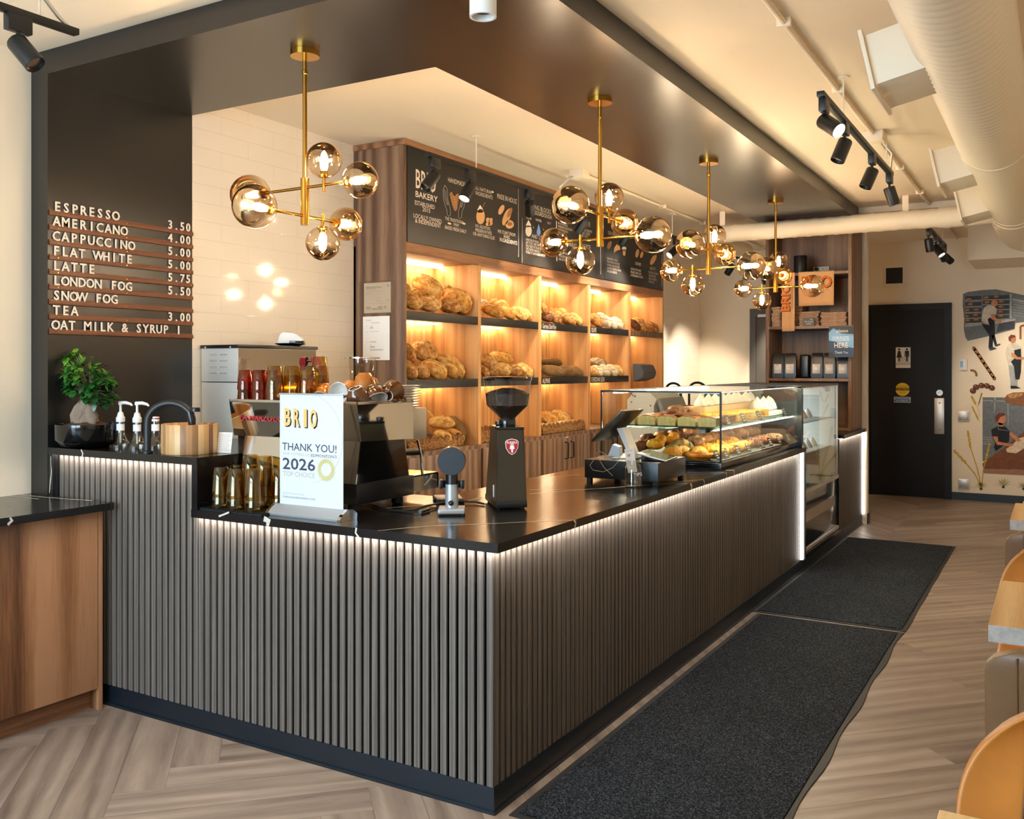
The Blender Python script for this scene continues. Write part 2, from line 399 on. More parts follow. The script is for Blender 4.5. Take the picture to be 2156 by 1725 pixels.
# restroom door
mb = MB(); mb.box(-0.30, 0.50, 8.992, 9.022, 0.006, 2.165, 0.003)
d1 = struct('door_1', mb, 'door_black')
mb = MB(); mb.box(-0.38, -0.30, 8.985, 9.03, 0, 2.165); mb.box(0.50, 0.575, 8.985, 9.03, 0, 2.165); mb.box(-0.38, 0.575, 8.985, 9.03, 2.165, 2.238)
mb.done('door_frame', 'door_black', d1)
mb = MB(); mb.box(-1.66, -0.95, 8.995, 9.022, 0.006, 2.13, 0.003)
d2 = struct('door_2', mb, 'grey_door')
mb = MB(); mb.box(-1.735, -1.66, 8.985, 9.03, 0, 2.24); mb.box(-0.95, -0.9, 8.985, 9.03, 0, 2.24); mb.box(-1.66, -0.95, 8.985, 9.03, 2.14, 2.24); mb.done('door_frame', 'grey_door', d2)
mb = MB(); mb.box(-1.62, -1.0, 8.94, 8.985, 2.13, 2.165, 0.004); mb.done('door_closer', 'white_plastic', d2)
def restroom_signs():
    y = 8.9915
    s = thing('restroom_sign', 'small white restroom sign with two figures on the black door', 'sign', (0.064, y, 1.615))
    mb = MB(); mb.box(-0.08, 0.08, -0.004, 0, -0.12, 0.12, 0.004); mb.done('panel', 'white_card', s)
    mb = MB()
    for q, x in ((0, -0.042), (1, 0.042)):
        mb.cyl((x, -0.0042, 0.097), (x, -0.0052, 0.097), 0.012, n=16)
        P = [(-.012, .08), (.012, .08), (.03, -.0), (.012, -.0), (.012, -.045), (.002, -.045), (.002, 0), (-.002, 0), (-.002, -.045), (-.012, -.045), (-.012, 0), (-.03, 0)] if q == 0 else \
            [(-.022, .08), (.022, .08), (.026, .01), (.017, .01), (.014, .055), (.012, -.045), (.002, -.045), (.001, .01), (-.001, .01), (-.002, -.045), (-.012, -.045), (-.014, .055), (-.017, .01), (-.026, .01)]
        mb.prism([(x + a, b) for a, b in P], lambda a, b, d: (a, d, b), -0.0052, -0.0042)
    mb.tube([(0.0 + 0.014 * math.cos(t), -0.005, -0.02 + 0.014 * math.sin(t)) for t in [2.2 + i * 0.42 for i in range(11)]], 0.002, 5)
    mb.tube([(-0.002, -0.005, 0.012), (-0.002, -0.005, -0.008), (0.01, -0.005, -0.009), (0.016, -0.005, -0.026)], 0.002, 5)
    mb.text('RESTROOM', 0.02, FY(0, -0.0045, -0.083), 'CENTER', xs=1.05); mb.box(-0.07, 0.07, -0.0046, -0.004, -0.054, -0.051)
    mb.done('lettering', 'ink_dark', s)
    c = thing('caution_sticker', 'round yellow CAUTION automatic door sticker', 'sticker', (0.058, y, 1.245))
    mb = MB(); mb.cyl((0, 0, 0), (0, -0.002, 0), 0.077, n=40); mb.done('disc', 'yellow', c)
    mb = MB(); mb.box(-0.078, 0.078, -0.0026, -0.0018, -0.013, 0.018); mb.text('AUTOMATIC', 0.013, FY(0, -0.0024, 0.028), 'CENTER'); mb.text('DOOR', 0.014, FY(0, -0.0024, -0.04), 'CENTER'); mb.done('lettering', 'ink_dark', c)
    mb = MB(); mb.text('CAUTION', 0.022, FY(0, -0.003, -0.009), 'CENTER', bold=0.012); mb.done('banner_lettering', 'yellow', c)
    b = thing('switch_sticker', 'blue and white sticker under the round yellow sticker', 'sticker', (0.054, y, 1.125))
    mb = MB(); mb.box(-0.09, 0.09, -0.0015, 0, -0.033, 0.033); mb.done('border', 'white_card', b)
    mb = MB(); mb.box(-0.084, 0.084, -0.002, -0.001, -0.028, 0.028); mb.done('field', 'sign_blue', b)
    mb = MB(); mb.text('ACTIVATE SWITCH', 0.016, FY(0, -0.0024, 0.004), 'CENTER', xs=0.85, bold=0.01); mb.text('TO OPERATE', 0.016, FY(0, -0.0024, -0.021), 'CENTER', xs=0.95, bold=0.01); mb.done('lettering', 'white_card', b)
    k = thing('deadbolt', 'round steel lock above the push plate on the black door', 'lock', (0.452, y, 1.212))
    mb = MB(); mb.cyl((0, 0, 0), (0, -0.012, 0), 0.038, 0.034, n=28); mb.done('rose', 'steel_matte', k)
    mb = MB(); mb.box(-0.014, 0.014, -0.02, -0.012, -0.004, 0.004, 0.002); mb.done('thumb_turn', 'steel', k)
    p = thing('push_plate', 'tall brushed metal push plate on the black door', 'push plate', (0.452, y, 0.945))
    mb = MB(); mb.box(-0.055, 0.055, -0.003, 0, -0.205, 0.205, 0.002); mb.done('plate', 'brushed', p)
    mb = MB()
    for z in (-0.155, 0.15): mb.sph((0, -0.004, z), 0.011, 12, 8)
    mb.done('screw', 'steel', p)
restroom_signs()

# ---------------------------------------------------------------- bar counter
pbr('backing', '050b13', 0.8, spec=0.1)
def slats(mb, a0, a1, z0, z1, fn, pitch=0.0378, w=0.0258, dp=0.0055):
    n = int(round((a1 - a0 - w) / pitch)); p = (a1 - a0 - w) / n
    for i in range(n + 1):
        a = a0 + i * p
        mb.prism([(a, -0.0006), (a + 0.0006, 0), (a + w - 0.0006, 0), (a + w, -0.0006), (a + w, -dp - 0.004), (a, -dp - 0.004)], fn, z0, z1)
bar = thing('bar_counter', 'long corner bar counter with dark slatted wood front', 'counter', (-1.0, 0.4, 0))
def rel(o, p): return tuple(-x for x in p)
def at0(o): o.location = tuple(-x for x in o.parent.location) if o.parent else (0, 0, 0); return o
mb = MB()
mb.box(-2.39, -1.43, 0.016, 0.78, 0.0, 1.10); mb.box(-1.43, -0.016, 0.016, 0.78, 0.0, 0.885)
mb.box(-0.74, -0.016, 0.78, 4.245, 0.0, 0.885); mb.box(-0.78, -0.016, 4.245, 5.68, 0.0, 0.085); mb.box(-0.78, -0.016, 5.68, 6.735, 0, 0.89)
at0(mb.done('carcass', 'backing', bar))
mb = MB(); slats(mb, -2.36, -1.432, 0.09, 1.10, lambda a, d, z: (a, -d, z)); at0(mb.done('slat_panel', 'slat_wood', bar, smooth=0))
mb = MB(); slats(mb, -1.428, 0.0, 0.09, 0.886, lambda a, d, z: (a, -d, z)); at0(mb.done('slat_panel', 'slat_wood', bar, smooth=0))
mb = MB(); slats(mb, 0.0135, 4.24, 0.09, 0.886, lambda a, d, z: (d, a, z)); at0(mb.done('slat_panel', 'slat_wood', bar, smooth=0))
mb = MB(); slats(mb, 5.69, 6.735, 0.09, 0.886, lambda a, d, z: (d, a, z)); at0(mb.done('slat_panel', 'slat_wood', bar, smooth=0))
mb = MB(); mb.prism([(-2.39, 0.0), (0.004, 0.0), (0.004, 6.735), (-0.012, 6.735), (-0.012, 0.016), (-2.39, 0.016)], lambda x, y, z: (x, y, z), 0.0, 0.089)
mb.box(-2.39, 0.0055, -0.006, 0.0, 0, 0.012); mb.box(0.004, 0.0105, -0.006, 6.735, 0, 0.012)
at0(mb.done('kick_plate', 'navy_black', bar))
mb = MB()
mb.box(-2.36, -1.435, -0.022, -0.010, 1.0983, 1.0996); mb.box(-1.425, 0.012, -0.022, -0.010, 0.8835, 0.8857)
mb.box(0.010, 0.022, -0.022, 4.24, 0.8830, 0.8857); mb.box(0.008, 0.02, 5.69, 6.73, 0.8835, 0.8872)
at0(mb.done('led_strip', 'led_white', bar)); mb = MB()
mb.box(0.004, 0.026, 4.247, 4.27, 0.1, 0.884); mb.box(0.003, 0.016, 6.737, 6.744, 0.1, 0.885)
at0(mb.done('led_strip', 'led_end', bar))

def vein(mb, pts, w, lift=0.0006, fn=None):
    """a thin stripe of quartz along a polyline lying in the slab's surface"""
    mb.mi = 1
    P = [Vector(p) for p in pts]; Q = []
    for a, b in zip(P, P[1:]):
        k = max(2, int((b - a).length / 0.04))
        for i in range(k): Q.append(a.lerp(b, i / k))
    Q.append(P[-1]); up = fn or Vector((0, 0, 1)); l = []; r = []
    for i, p in enumerate(Q):
        d = (Q[min(i + 1, len(Q) - 1)] - Q[max(i - 1, 0)]).normalized(); s = d.cross(up).normalized()
        ww = w * (0.6 + 0.9 * noise.noise(p * 9.0 + Vector((3, 1, 0))) ** 2 * 3) * 0.5
        j = s * (noise.noise(p * 14.0) * w * 0.9)
        l.append(mb.v(p + j + s * ww + up * lift)); r.append(mb.v(p + j - s * ww + up * lift))
    for i in range(len(Q) - 1): mb.f([l[i], l[i + 1], r[i + 1], r[i]])
    mb.mi = 0
ct = thing('countertop', 'black stone countertop with thin pale veins wrapping the corner', 'countertop', (-0.4, 0.4, 0.886))
mb = MB()
mb.prism([(-1.432, -0.035), (0.04, -0.035), (0.04, 4.292), (-0.77, 4.292), (-0.77, 0.795), (-1.432, 0.795)], lambda x, y, z: (x, y, z), 0.886, 0.918)
zt = 0.918
def V(*px): return [onz(x, y, zt) for x, y in px]
vein(mb, V((795, 1118), (900, 1108), (1010, 1104), (1185, 1096), (1214, 1096)), 0.007)
vein(mb, [Vector((-0.556, -0.0352, 0.918)), Vector((-0.562, -0.0352, 0.9)), Vector((-0.548, -0.0352, 0.886))], 0.012, fn=Vector((0, -1, 0)))
vein(mb, [Vector((-1.02, -0.0352, 0.918)), Vector((-0.99, -0.0352, 0.91)), Vector((-1.0, -0.0352, 0.886))], 0.013, fn=Vector((0, -1, 0)))
vein(mb, [Vector((-1.27, -0.0352, 0.905)), Vector((-1.21, -0.0352, 0.918))], 0.012, fn=Vector((0, -1, 0)))
vein(mb, V((1115, 1032), (1230, 1031), (1400, 1020), (1447, 1018)), 0.007); vein(mb, V((1115, 1040), (1300, 1026), (1482, 1010)), 0.007)
vein(mb, V((1115, 1008), (1170, 1004), (1222, 1000)), 0.007); vein(mb, V((1445, 996), (1525, 995)), 0.008); vein(mb, V((1440, 1000), (1523, 997)), 0.006)
vein(mb, V((812, 1070), (925, 1062)), 0.006); vein(mb, V((980, 1056), (1015, 1048)), 0.006); vein(mb, V((1530, 991), (1546, 990)), 0.008)
for x, y in ((1214, 1096), (1447, 1018), (1482, 1010), (1525, 995), (1546, 990)):
    p = onz(x, y, zt); vein(mb, [Vector((0.0402, p.y, 0.918)), Vector((0.0402, p.y + 0.02, 0.905)), Vector((0.0402, p.y + 0.01, 0.886))], 0.01, fn=Vector((1, 0, 0)))
at0(mb.done('slab', ['black_marble', 'vein'], ct, smooth=0))
mb = MB(); mb.box(-0.77, 0.04, 4.272, 4.292, 0.1, 0.886)
for z in (0.82, 0.6): vein(mb, [Vector((0.0402, 4.275, z)), Vector((0.0402, 4.29, z - 0.05))], 0.008, fn=Vector((1, 0, 0)))
at0(mb.done('end_panel', ['black_marble', 'vein'], ct, smooth=0))
rc = thing('raised_ledge', 'raised black stone ledge carrying the bonsai and wooden drum', 'countertop', (-1.9, 0.4, 1.1))
mb = MB(); mb.box(-2.394, -1.398, -0.035, 0.79, 1.1, 1.131); vein(mb, [Vector((-2.15, -0.0352, 1.131)), Vector((-2.135, -0.0352, 1.115)), Vector((-2.14, -0.0352, 1.1))], 0.012, fn=Vector((0, -1, 0)))
at0(mb.done('slab', ['black_marble', 'vein'], rc, smooth=0))
mb = MB(); mb.box(-1.43, -1.398, -0.033, 0.79, 0.9185, 1.1); vein(mb, [Vector((-1.397, 0.05, 1.05)), Vector((-1.397, 0.11, 1.03)), Vector((-1.397, 0.13, 1.06))], 0.006, fn=Vector((1, 0, 0)))
at0(mb.done('end_panel', ['black_marble', 'vein'], rc, smooth=0))
mb = MB(); mb.box(-2.394, -2.363, -0.033, -0.001, 0.1, 1.1); vein(mb, [Vector((-2.385, -0.0335, 0.92)), Vector((-2.37, -0.0335, 1.02)), Vector((-2.375, -0.0335, 1.09))], 0.006, fn=Vector((0, -1, 0))); at0(mb.done('end_panel', ['black_marble', 'vein'], rc, smooth=0))
fc = thing('far_countertop', 'short black stone countertop and plinth around the drinks fridge', 'countertop', (-0.4, 6.0, 0.89))
mb = MB(); mb.box(-0.78, 0.04, 5.665, 6.735, 0.888, 0.92); vein(mb, [Vector((0.0402, 5.74, 0.92)), Vector((0.0402, 5.76, 0.89))], 0.012, fn=Vector((1, 0, 0))); vein(mb, [Vector((-0.3, 5.7, 0.92)), Vector((0.04, 5.75, 0.92))], 0.01)
at0(mb.done('slab', ['black_marble', 'vein'], fc, smooth=0))
mb = MB(); mb.box(-0.78, 0.0, 5.662, 5.684, 0.1, 0.888)
o_ = Vector((0, -1, 0)); vy = 5.6615
for P in ([(-0.02, .52), (-.06, .42), (-.075, .36), (-.13, .33)], [(-.075, .36), (-.07, .27), (-.1, .2), (-.16, .15), (-.2, .11)], [(-.1, .2), (-.05, .16), (-.03, .13)], [(-.01, .29), (-.06, .26), (-.08, .23)]):
    vein(mb, [Vector((x, vy, z)) for x, z in P], 0.012, fn=o_)
at0(mb.done('end_panel', ['black_marble', 'vein'], fc, smooth=0))
mb = MB(); mb.box(-0.6, 0.018, 4.293, 5.66, 0.089, 0.118); vein(mb, [Vector((-.2, 4.9, .118)), Vector((-.02, 5.05, .118)), Vector((.018, 5.0, .118))], 0.01); at0(mb.done('plinth', ['black_marble', 'vein'], fc, smooth=0))
# floor mats
for nm, lab, (x0, x1, y0, y1) in (('entrance_mat', 'dark carpet mat reaching the corner of the counter', (0.05, 0.875, 0.02, 2.985)),
                                  ('entrance_mat', 'dark carpet mat in front of the drinks fridge', (0.01, 0.885, 3.02, 5.93))):
    t = thing(nm, lab, 'mat', ((x0 + x1) / 2, (y0 + y1) / 2, 0), group='carpet mats along the counter')
    a, b = (x1 - x0) / 2, (y1 - y0) / 2
    mb = MB(); e = 0.025
    N = 40; L1 = [(-a, -b + 2 * b * i / N) for i in range(N + 1)]
    wob = lambda y: 0.008 * math.sin(y * 9) * (1 if 'corner' in lab else 0.2)
    out = [(-a, -b), (a + wob(-b), -b)] + [(a + wob(-b + 2 * b * i / N), -b + 2 * b * i / N) for i in range(1, N + 1)] + [(-a, b)]
    mb.prism(out, lambda x, y, d: (x, y, d), 0.0005, 0.0045); mb.done('rubber_border', 'rubber', t)
    mb = MB(); mb.box(-a + e, a - e, -b + e, b - e, 0.0047, 0.0095, 0.003, 1); mb.done('pile', 'carpet', t, smooth=0)
# ---------------------------------------------------------------- bread shelving unit against the tiled wall
XF, XB, Y0, Y1 = -1.98, -2.394, 2.126, 6.654
DIV = [(2.126, 2.156), (3.012, 3.05), (3.914, 3.962), (4.825, 4.873), (5.735, 5.782), (6.628, 6.654)]
su = thing('bread_shelf_unit', 'tall walnut bread shelving unit with lit bays and black shelf edges', 'shelving unit', ((XF + XB) / 2, (Y0 + Y1) / 2, 0))
for i, (a, b) in enumerate(DIV):
    mb = MB(); mb.box(XB, XF, a, b, 0.06 if i in (0, 5) else 0.935, 2.93 if i in (0, 5) else 2.245, 0.0015)
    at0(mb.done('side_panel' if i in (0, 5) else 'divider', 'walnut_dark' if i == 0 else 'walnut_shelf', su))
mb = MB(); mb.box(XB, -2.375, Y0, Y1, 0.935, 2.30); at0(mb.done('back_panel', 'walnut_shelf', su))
mb = MB(); mb.box(XB, XF + 0.012, Y0 - 0.006, Y1 + 0.006, 2.93, 2.966, 0.002); at0(mb.done('crown_board', 'walnut_flat', su))
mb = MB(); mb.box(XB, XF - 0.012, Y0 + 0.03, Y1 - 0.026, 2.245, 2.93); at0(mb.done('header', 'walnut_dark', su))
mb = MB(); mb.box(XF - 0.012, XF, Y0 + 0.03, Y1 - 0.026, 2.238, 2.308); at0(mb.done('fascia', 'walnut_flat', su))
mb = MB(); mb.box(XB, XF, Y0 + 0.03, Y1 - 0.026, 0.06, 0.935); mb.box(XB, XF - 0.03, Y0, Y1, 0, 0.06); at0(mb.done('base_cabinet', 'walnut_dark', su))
mb = MB(); mb.box(XB, XF + 0.004, Y0 + 0.03, Y1 - 0.026, 0.9352, 0.945); at0(mb.done('ledge', 'walnut_dark', su))
NAMES = {(2, 0): 'German Dark Rye', (3, 0): 'OLIVE', (2, 1): 'ALPINE', (3, 1): 'CHEDDAR LEEK'}
for i in range(5):
    a, b = DIV[i][1], DIV[i + 1][0]
    for lv, (z0, z1) in enumerate(((1.808, 1.866), (1.362, 1.42))):
        if i == 4 and lv == 1: continue
        mb = MB(); mb.box(-2.375, XF - 0.02, a, b, z1 - 0.03, z1 - 0.012); mb.box(XF - 0.02, XF - 0.002, a, b, z0, z1, 0.001)
        sh = at0(mb.done('shelf', 'walnut_dark' if i == 4 else 'matte_black', su))
        if (i, lv) in NAMES:
            mb = MB(); mb.text(NAMES[i, lv], 0.04, FX(XF - 0.0012, a + 0.02, z0 + 0.01), xs=0.55 if lv == 0 and i == 2 else 0.7); o = mb.done('lettering', 'chalk', sh); at0(o); o.location = tuple(-x for x in su.location) if False else o.location
            o.location = (0, 0, 0)
        mb = MB(); mb.box(-2.345, -2.325, a + 0.01, b - 0.01, z0 + 0.008, z0 + 0.018); at0(mb.done('led_strip', 'led_warm', su))
    mb = MB(); mb.box(-2.315, -2.285, a + 0.005, b - 0.005, 2.228, 2.244); at0(mb.done('led_strip', 'led_warm', su))
    c = (a + b) / 2
    for s, (p, q) in enumerate(((a, c - 0.001), (c + 0.001, b))):
        mb = MB(); mb.box(XF, XF + 0.018, p + 0.001, q - 0.001, 0.07, 0.915, 0.0015)
        d = at0(mb.done('door', 'walnut_dark', su))
        h = c - 0.05 if s == 0 else c + 0.05
        mb = MB(); mb.tube([(XF + 0.018, h, 0.87), (XF + 0.05, h, 0.865), (XF + 0.05, h, 0.735), (XF + 0.018, h, 0.73)], 0.006, 6); o = mb.done('handle', 'track_black', d); o.location = (0, 0, 0)
mb = MB(); mb.box(XF + 0.0185, XF + 0.0195, 4.36, 4.4, 0.905, 0.913); at0(mb.done('sticker', 'white_card', su))

# chalk boards above the bays
class Board:
    """writes on the board plane; places are given as points of the photograph and carried onto the plane"""
    def __init__(s, name, label, ya, yb):
        s.x = -1.972; s.t = thing(name, label, 'chalkboard', (s.x, (ya + yb) / 2, 2.62), group='chalkboards over the bread shelves')
        mb = MB(); mb.box(-1.99, s.x, ya, yb, 2.309, 2.928, 0.001); at0(mb.done('panel', 'chalkboard', s.t))
        s.ink = {}
    def mb(s, ink): return s.ink.setdefault(ink, MB())
    def p(s, px, py): return onx(px, py, s.x + 0.0012)
    def w(s, body, px, py, h, ink='chalk', align='LEFT', xs=0.72, bold=0.0):
        q = s.p(px, py); s.mb(ink).text(body, h * mpp(q), FX(q.x, q.y, q.z), align, xs=xs, bold=bold)
    def line(s, pts, ink='chalk', wd=1.2):
        P = [s.p(*a) for a in pts]; s.mb(ink).tube(P, wd * mpp(P[0]) * 0.5, 5)
    def blob(s, pts, ink, lift=0.0):
        P = [s.p(*a) for a in pts]; b = s.mb(ink); b.prism([(q.y, q.z) for q in P], lambda y, z, d: (s.x + d, y, z), 0.0004 + lift, 0.0012 + lift)
    def ell(s, cx, cy, a, b, ang, ink, lift=0.0):
        t = R(ang); s.blob([(cx + a * math.cos(u) * math.cos(t) - b * math.sin(u) * math.sin(t), cy + a * math.cos(u) * math.sin(t) + b * math.sin(u) * math.cos(t)) for u in [2 * PI * i / 20 for i in range(20)]], ink, lift)
    def done(s):
        nm = {'chalk': 'lettering', 'chalk_dim': 'faint_lettering', 'chalk_brown': 'brown_drawing', 'chalk_tan': 'tan_drawing', 'chalk_blue': 'blue_drawing', 'led': 'x'}
        for k, b in s.ink.items(): at0(b.done(nm[k], k, s.t, smooth=0))
Z8 = lambda x, y: (850 + x / 8.292, 320 + y / 8.292)      # reading frame of the first board
b = Board('chalkboard', 'chalkboard headed BRIO BAKERY with hands cradling a heart of bread', 2.158, 3.636)
for tx, x, y, h, xs in (('BRIO', 200, 618, 39, .46), ('BAKERY', 200, 778, 12.5, .95), ('ESTABLISHED', 190, 915, 9, .72), ('2015', 325, 1032, 9, .85), ('LOCALLY OWNED', 168, 1140, 9, .72), ('& INDEPENDENT', 200, 1230, 9, .72),
                        ('HANDMADE', 770, 520, 10, .62), ('THE TRADITIONAL', 722, 1185, 7, .62), ('WAY', 870, 1290, 6.5, .75), ('BAKED FRESH DAILY', 720, 1340, 7.5, .62),
                        ('ALL NATURAL', 1235, 648, 7.5, .75), ('INGREDIENTS', 1255, 745, 8, .72), ('MADE IN HOUSE', 1630, 808, 10.5, .55), ('NO ADDITIVES,', 1250, 1310, 6.5, .72), ('PRESERVATIVES', 1250, 1385, 7, .72), ('OR ANYTHING ELSE', 1210, 1450, 7, .72),
                        ('WE START FROM', 1640, 1408, 7, .72), ('BASIC', 1745, 1495, 6.5, .8), ('INGREDIENTS', 1675, 1560, 8, .78)):
    b.w(tx, *Z8(x, y), h, xs=xs * 1.32, bold=0.012 if h > 12 else 0.0)
def hand(b, flip):
    f = (lambda x, y: Z8(x, y)) if not flip else (lambda x, y: Z8(1770 - x, y + 40))
    o = [(715, 580), (690, 660), (690, 800), (720, 930), (755, 1010), (760, 1095), (790, 1125), (815, 1100), (815, 1010), (790, 900), (770, 820), (770, 700), (755, 640), (715, 580)]
    b.line([f(*q) for q in o], 'chalk_dim', 1.0)
    for k in range(3): b.line([f(705 + k * 18, 640 + 20 * k), f(712 + k * 20, 800), f(760 + 10 * k, 930)], 'chalk_dim', 0.8)
hand(b, False); hand(b, True)
b.blob([Z8(*q) for q in ((800, 740), (815, 705), (845, 700), (870, 760), (895, 780), (915, 740), (945, 725), (970, 760), (945, 900), (930, 1010), (905, 1035), (880, 1020), (845, 920))], 'chalk_brown')
for k in range(5): b.line([Z8(862 + k * 12, 770 + k * 50), Z8(890 + k * 9, 790 + k * 48)], 'chalk_tan', 1.2)
b.ell(*Z8(1343, 1130), 9, 16, 0, 'chalk_tan'); b.blob([Z8(*q) for q in ((1285, 1010), (1335, 925), (1390, 1010), (1375, 1060), (1300, 1060))], 'chalk'); b.line([Z8(1285, 1015), Z8(1340, 1035), Z8(1392, 1015)], 'chalk_brown', 1); b.line([Z8(1375, 960), Z8(1420, 880)], 'chalk_brown', 2)
for k in range(4): b.ell(*Z8(1495 + (-25, 25, -25, 20)[k], 1222 + (-35, -30, 35, 30)[k]), 4, 5, 20 * k, 'chalk_tan')
b.ell(*Z8(1705, 1010), 5, 11, 25, 'chalk_tan'); b.ell(*Z8(1800, 1135), 7, 19, 22, 'chalk_tan'); b.ell(*Z8(1850, 1060), 4, 11, 22, 'chalk_brown', .0008); b.ell(*Z8(1850, 1265), 9, 9, 0, 'chalk_tan'); b.ell(*Z8(1850, 1258), 5, 4, 0, 'chalk_brown', .0008)
for x0, s in ((800, 1), (1050, 1), (1550, .6), (1210, .4)): b.ell(*Z8(x0, 1250 if x0 < 1200 else 700 if x0 > 1300 else 605), 3 * s + 1, 2, 20, 'chalk')
b.line([Z8(2000, 650), (1092, 541)], 'chalk_dim', 1.4); b.done()
Z6 = lambda x, y: (1080 + x / 6.341, 420 + y / 6.341)
b = Board('chalkboard', 'chalkboard about the building blocks of sourdough with a blue water drop', 3.64, 5.150)
for tx, x, y, h, xs in (('BUILDING BLOCKS', 175, 100, 10, .72), ('OF SOURDOUGH', 232, 185, 9, .75), ('FLOUR', 180, 255, 4.5, .85), ('WATER', 302, 285, 5, .85), ('SALT', 458, 325, 5, .85), ('+', 265, 390, 6, 1), ('+', 400, 420, 6, 1), ('AND  LEAVEN', 250, 510, 8, .8), ('RYE', 975, 350, 9, .75), ('WHEAT', 735, 625, 9, .7), ('BAGUETTE', 905, 640, 9, .6)):
    b.w(tx, *Z6(x, y), h, xs=xs * 1.25)
for k, s in enumerate(('A MIXTURE OF FLOUR, WATER', 'LEFT TO SIT. OVER TIME', 'WILD YEAST IN THE AIR &', 'THE STARTER. MAKING IT', 'POSSIBLE TO LEAVEN BREAD WITH IT')): b.w(s, *Z6(172, 548 + 42 * k), 5.3, xs=0.72 if k < 4 else 0.66, bold=.01)
for k, s in enumerate(('MIX OF WHITE &', 'PRESERVED FLOUR BLEND', 'OF SOURDOUGH,', 'SEEDS, SALT,')): b.w(s, *Z6(600, 330 + 42 * k), 5, xs=.8, bold=.01)
for k, s in enumerate(('LIGHTER, OUTER RYE', 'BREAD . GLUTEN', 'FREE . NUTTY')): b.w(s, *Z6(912, 410 + 42 * k), 5, xs=.75, bold=.01)
for k, s in enumerate(('A MIX OF WHEAT', 'WHOLEGRAIN FLOUR', 'AND POTATO')): b.w(s, *Z6(610, 720 + 45 * k), 5, xs=.8, bold=.01)
b.ell(*Z6(210, 420), 6.5, 12, 0, 'chalk'); b.blob([Z6(*q) for q in ((175, 340), (208, 275), (243, 340), (240, 370), (178, 370))], 'chalk'); b.line([Z6(178, 350), Z6(240, 358)], 'chalk_brown', 1)
b.blob([Z6(*q) for q in ((343, 325), (360, 390), (370, 440), (360, 475), (343, 488), (325, 475), (317, 440), (328, 390))], 'chalk_blue')
for x, a, c in ((580, 290, 385), (895, 355, 490), (585, 770, 825)): b.line([Z6(x, a), Z6(x, c)], 'chalk', 2.0)
b.line([Z6(125, 250), Z6(122, 850)], 'chalk_dim', 1); b.line([Z6(1170, 640), Z6(1172, 1000)], 'chalk', 1.6); b.done()
b = Board('chalkboard', 'chalkboard about viennoiserie and cookies at the end over the lit bays', 5.155, 6.626)
for tx, x, y, h, xs in (('OUR VIENNOISERIE', 1268, 465, 7.5, .8), ('COOKIES', 1632, 870, 6, .85), ('BISCOTTI', 1830, 935, 6, .85)): b.w(tx, *Z6(x, y), h, xs=xs)
for k, s in enumerate(('VIENNOISERIE IS A FRENCH', 'STYLE OF BAKING WITH YEAST', 'IN VIENNA, & INCLUDES SWEET', '& SAVOURY CROISSANTS, PAIN AU', 'CHOCOLAT & BRIOCHE')): b.w(s, *Z6(1256, 800 + 42 * k), 4.8, xs=.66, bold=.008)
for k, s in enumerate(('CHOCOLATE CHIP, GINGER', 'MOLASSES, OATMEAL, RAISIN,', '& OTHER SEASONAL FAVOURITES')): b.w(s, *Z6(1572, 938 + 42 * k), 4.6, xs=.66, bold=.008)
for k, s in enumerate(('FRESH TOASTY, CRUNCHY', 'ORANGE COVERED,', 'PERFECT FOR DIPPING', 'IN YOUR LATTE')): b.w(s, *Z6(1812, 985 + 42 * k), 4.6, xs=.66)
b.ell(*Z6(1288, 610), 4, 9, 20, 'chalk_brown'); b.blob([Z6(*q) for q in ((1350, 720), (1352, 650), (1385, 600), (1425, 625), (1435, 670), (1405, 680), (1375, 690))], 'chalk_tan'); b.ell(*Z6(1486, 658), 4.5, 4.5, 0, 'chalk'); b.ell(*Z6(1486, 710), 3, 7, 0, 'chalk_tan'); b.ell(*Z6(1660, 720), 3.5, 9, 12, 'chalk_tan'); b.ell(*Z6(1720, 740), 3, 7, 15, 'chalk_tan'); b.ell(*Z6(1875, 805), 4.5, 12, 28, 'chalk_tan')
b.line([Z6(1990, 740), Z6(1988, 1165)], 'chalk_dim', 1.4); b.done()

# notices taped on the end of the unit
def notice(name, label, x0, x1, z0, z1, sleeve=None, rows=()):
    t = thing(name, label, 'notice', ((x0 + x1) / 2, Y0, (z0 + z1) / 2)); a, c = (x1 - x0) / 2, (z1 - z0) / 2
    mb = MB(); mb.box(-a, a, -0.003, -0.001, -c, c); mb.done('sheet', 'paper', t)
    if sleeve:
        mb = MB(); mb.box(sleeve[0] - (x0 + x1) / 2, sleeve[1] - (x0 + x1) / 2, -0.0042, -0.0034, sleeve[2] - (z0 + z1) / 2, sleeve[3] - (z0 + z1) / 2); mb.done('plastic_sleeve', 'sleeve', t)
    mb = MB()
    for x, z, w, h in rows: mb.box(-a + x * 2 * a, -a + (x + w) * 2 * a, -0.0034, -0.0031, c - z * 2 * c - h * 2 * c, c - z * 2 * c)
    return t, mb, a, c
t, mb, a, c = notice('certificate', 'printed certificate in a clear plastic sleeve, upper sheet on the unit end', -2.303, -2.083, 1.856, 2.053, (-2.343, -2.056, 1.838, 2.068),
    [(.08, .12, .5, .022), (.08, .2, .38, .012), (.25, .225, .2, .012), (.06, .285, .7, .008), (.08, .34, .12, .014), (.08, .375, .12, .012), (.48, .36, .08, .012), (.46, .5, .15, .014), (.46, .6, .2, .014), (.05, .68, .9, .008), (.08, .78, .18, .1), (.3, .84, .2, .06), (.52, .78, .18, .12), (.75, .78, .1, .08), (.86, .06, .09, .1), (.87, .57, .08, .05)])
mb.done('printing', 'print_light', t)
mb = MB(); mb.text('Business Licence Certificate', 0.008, FY(-a + .02, -0.0034, c - .035)); mb.done('heading', 'ink_dark', t)
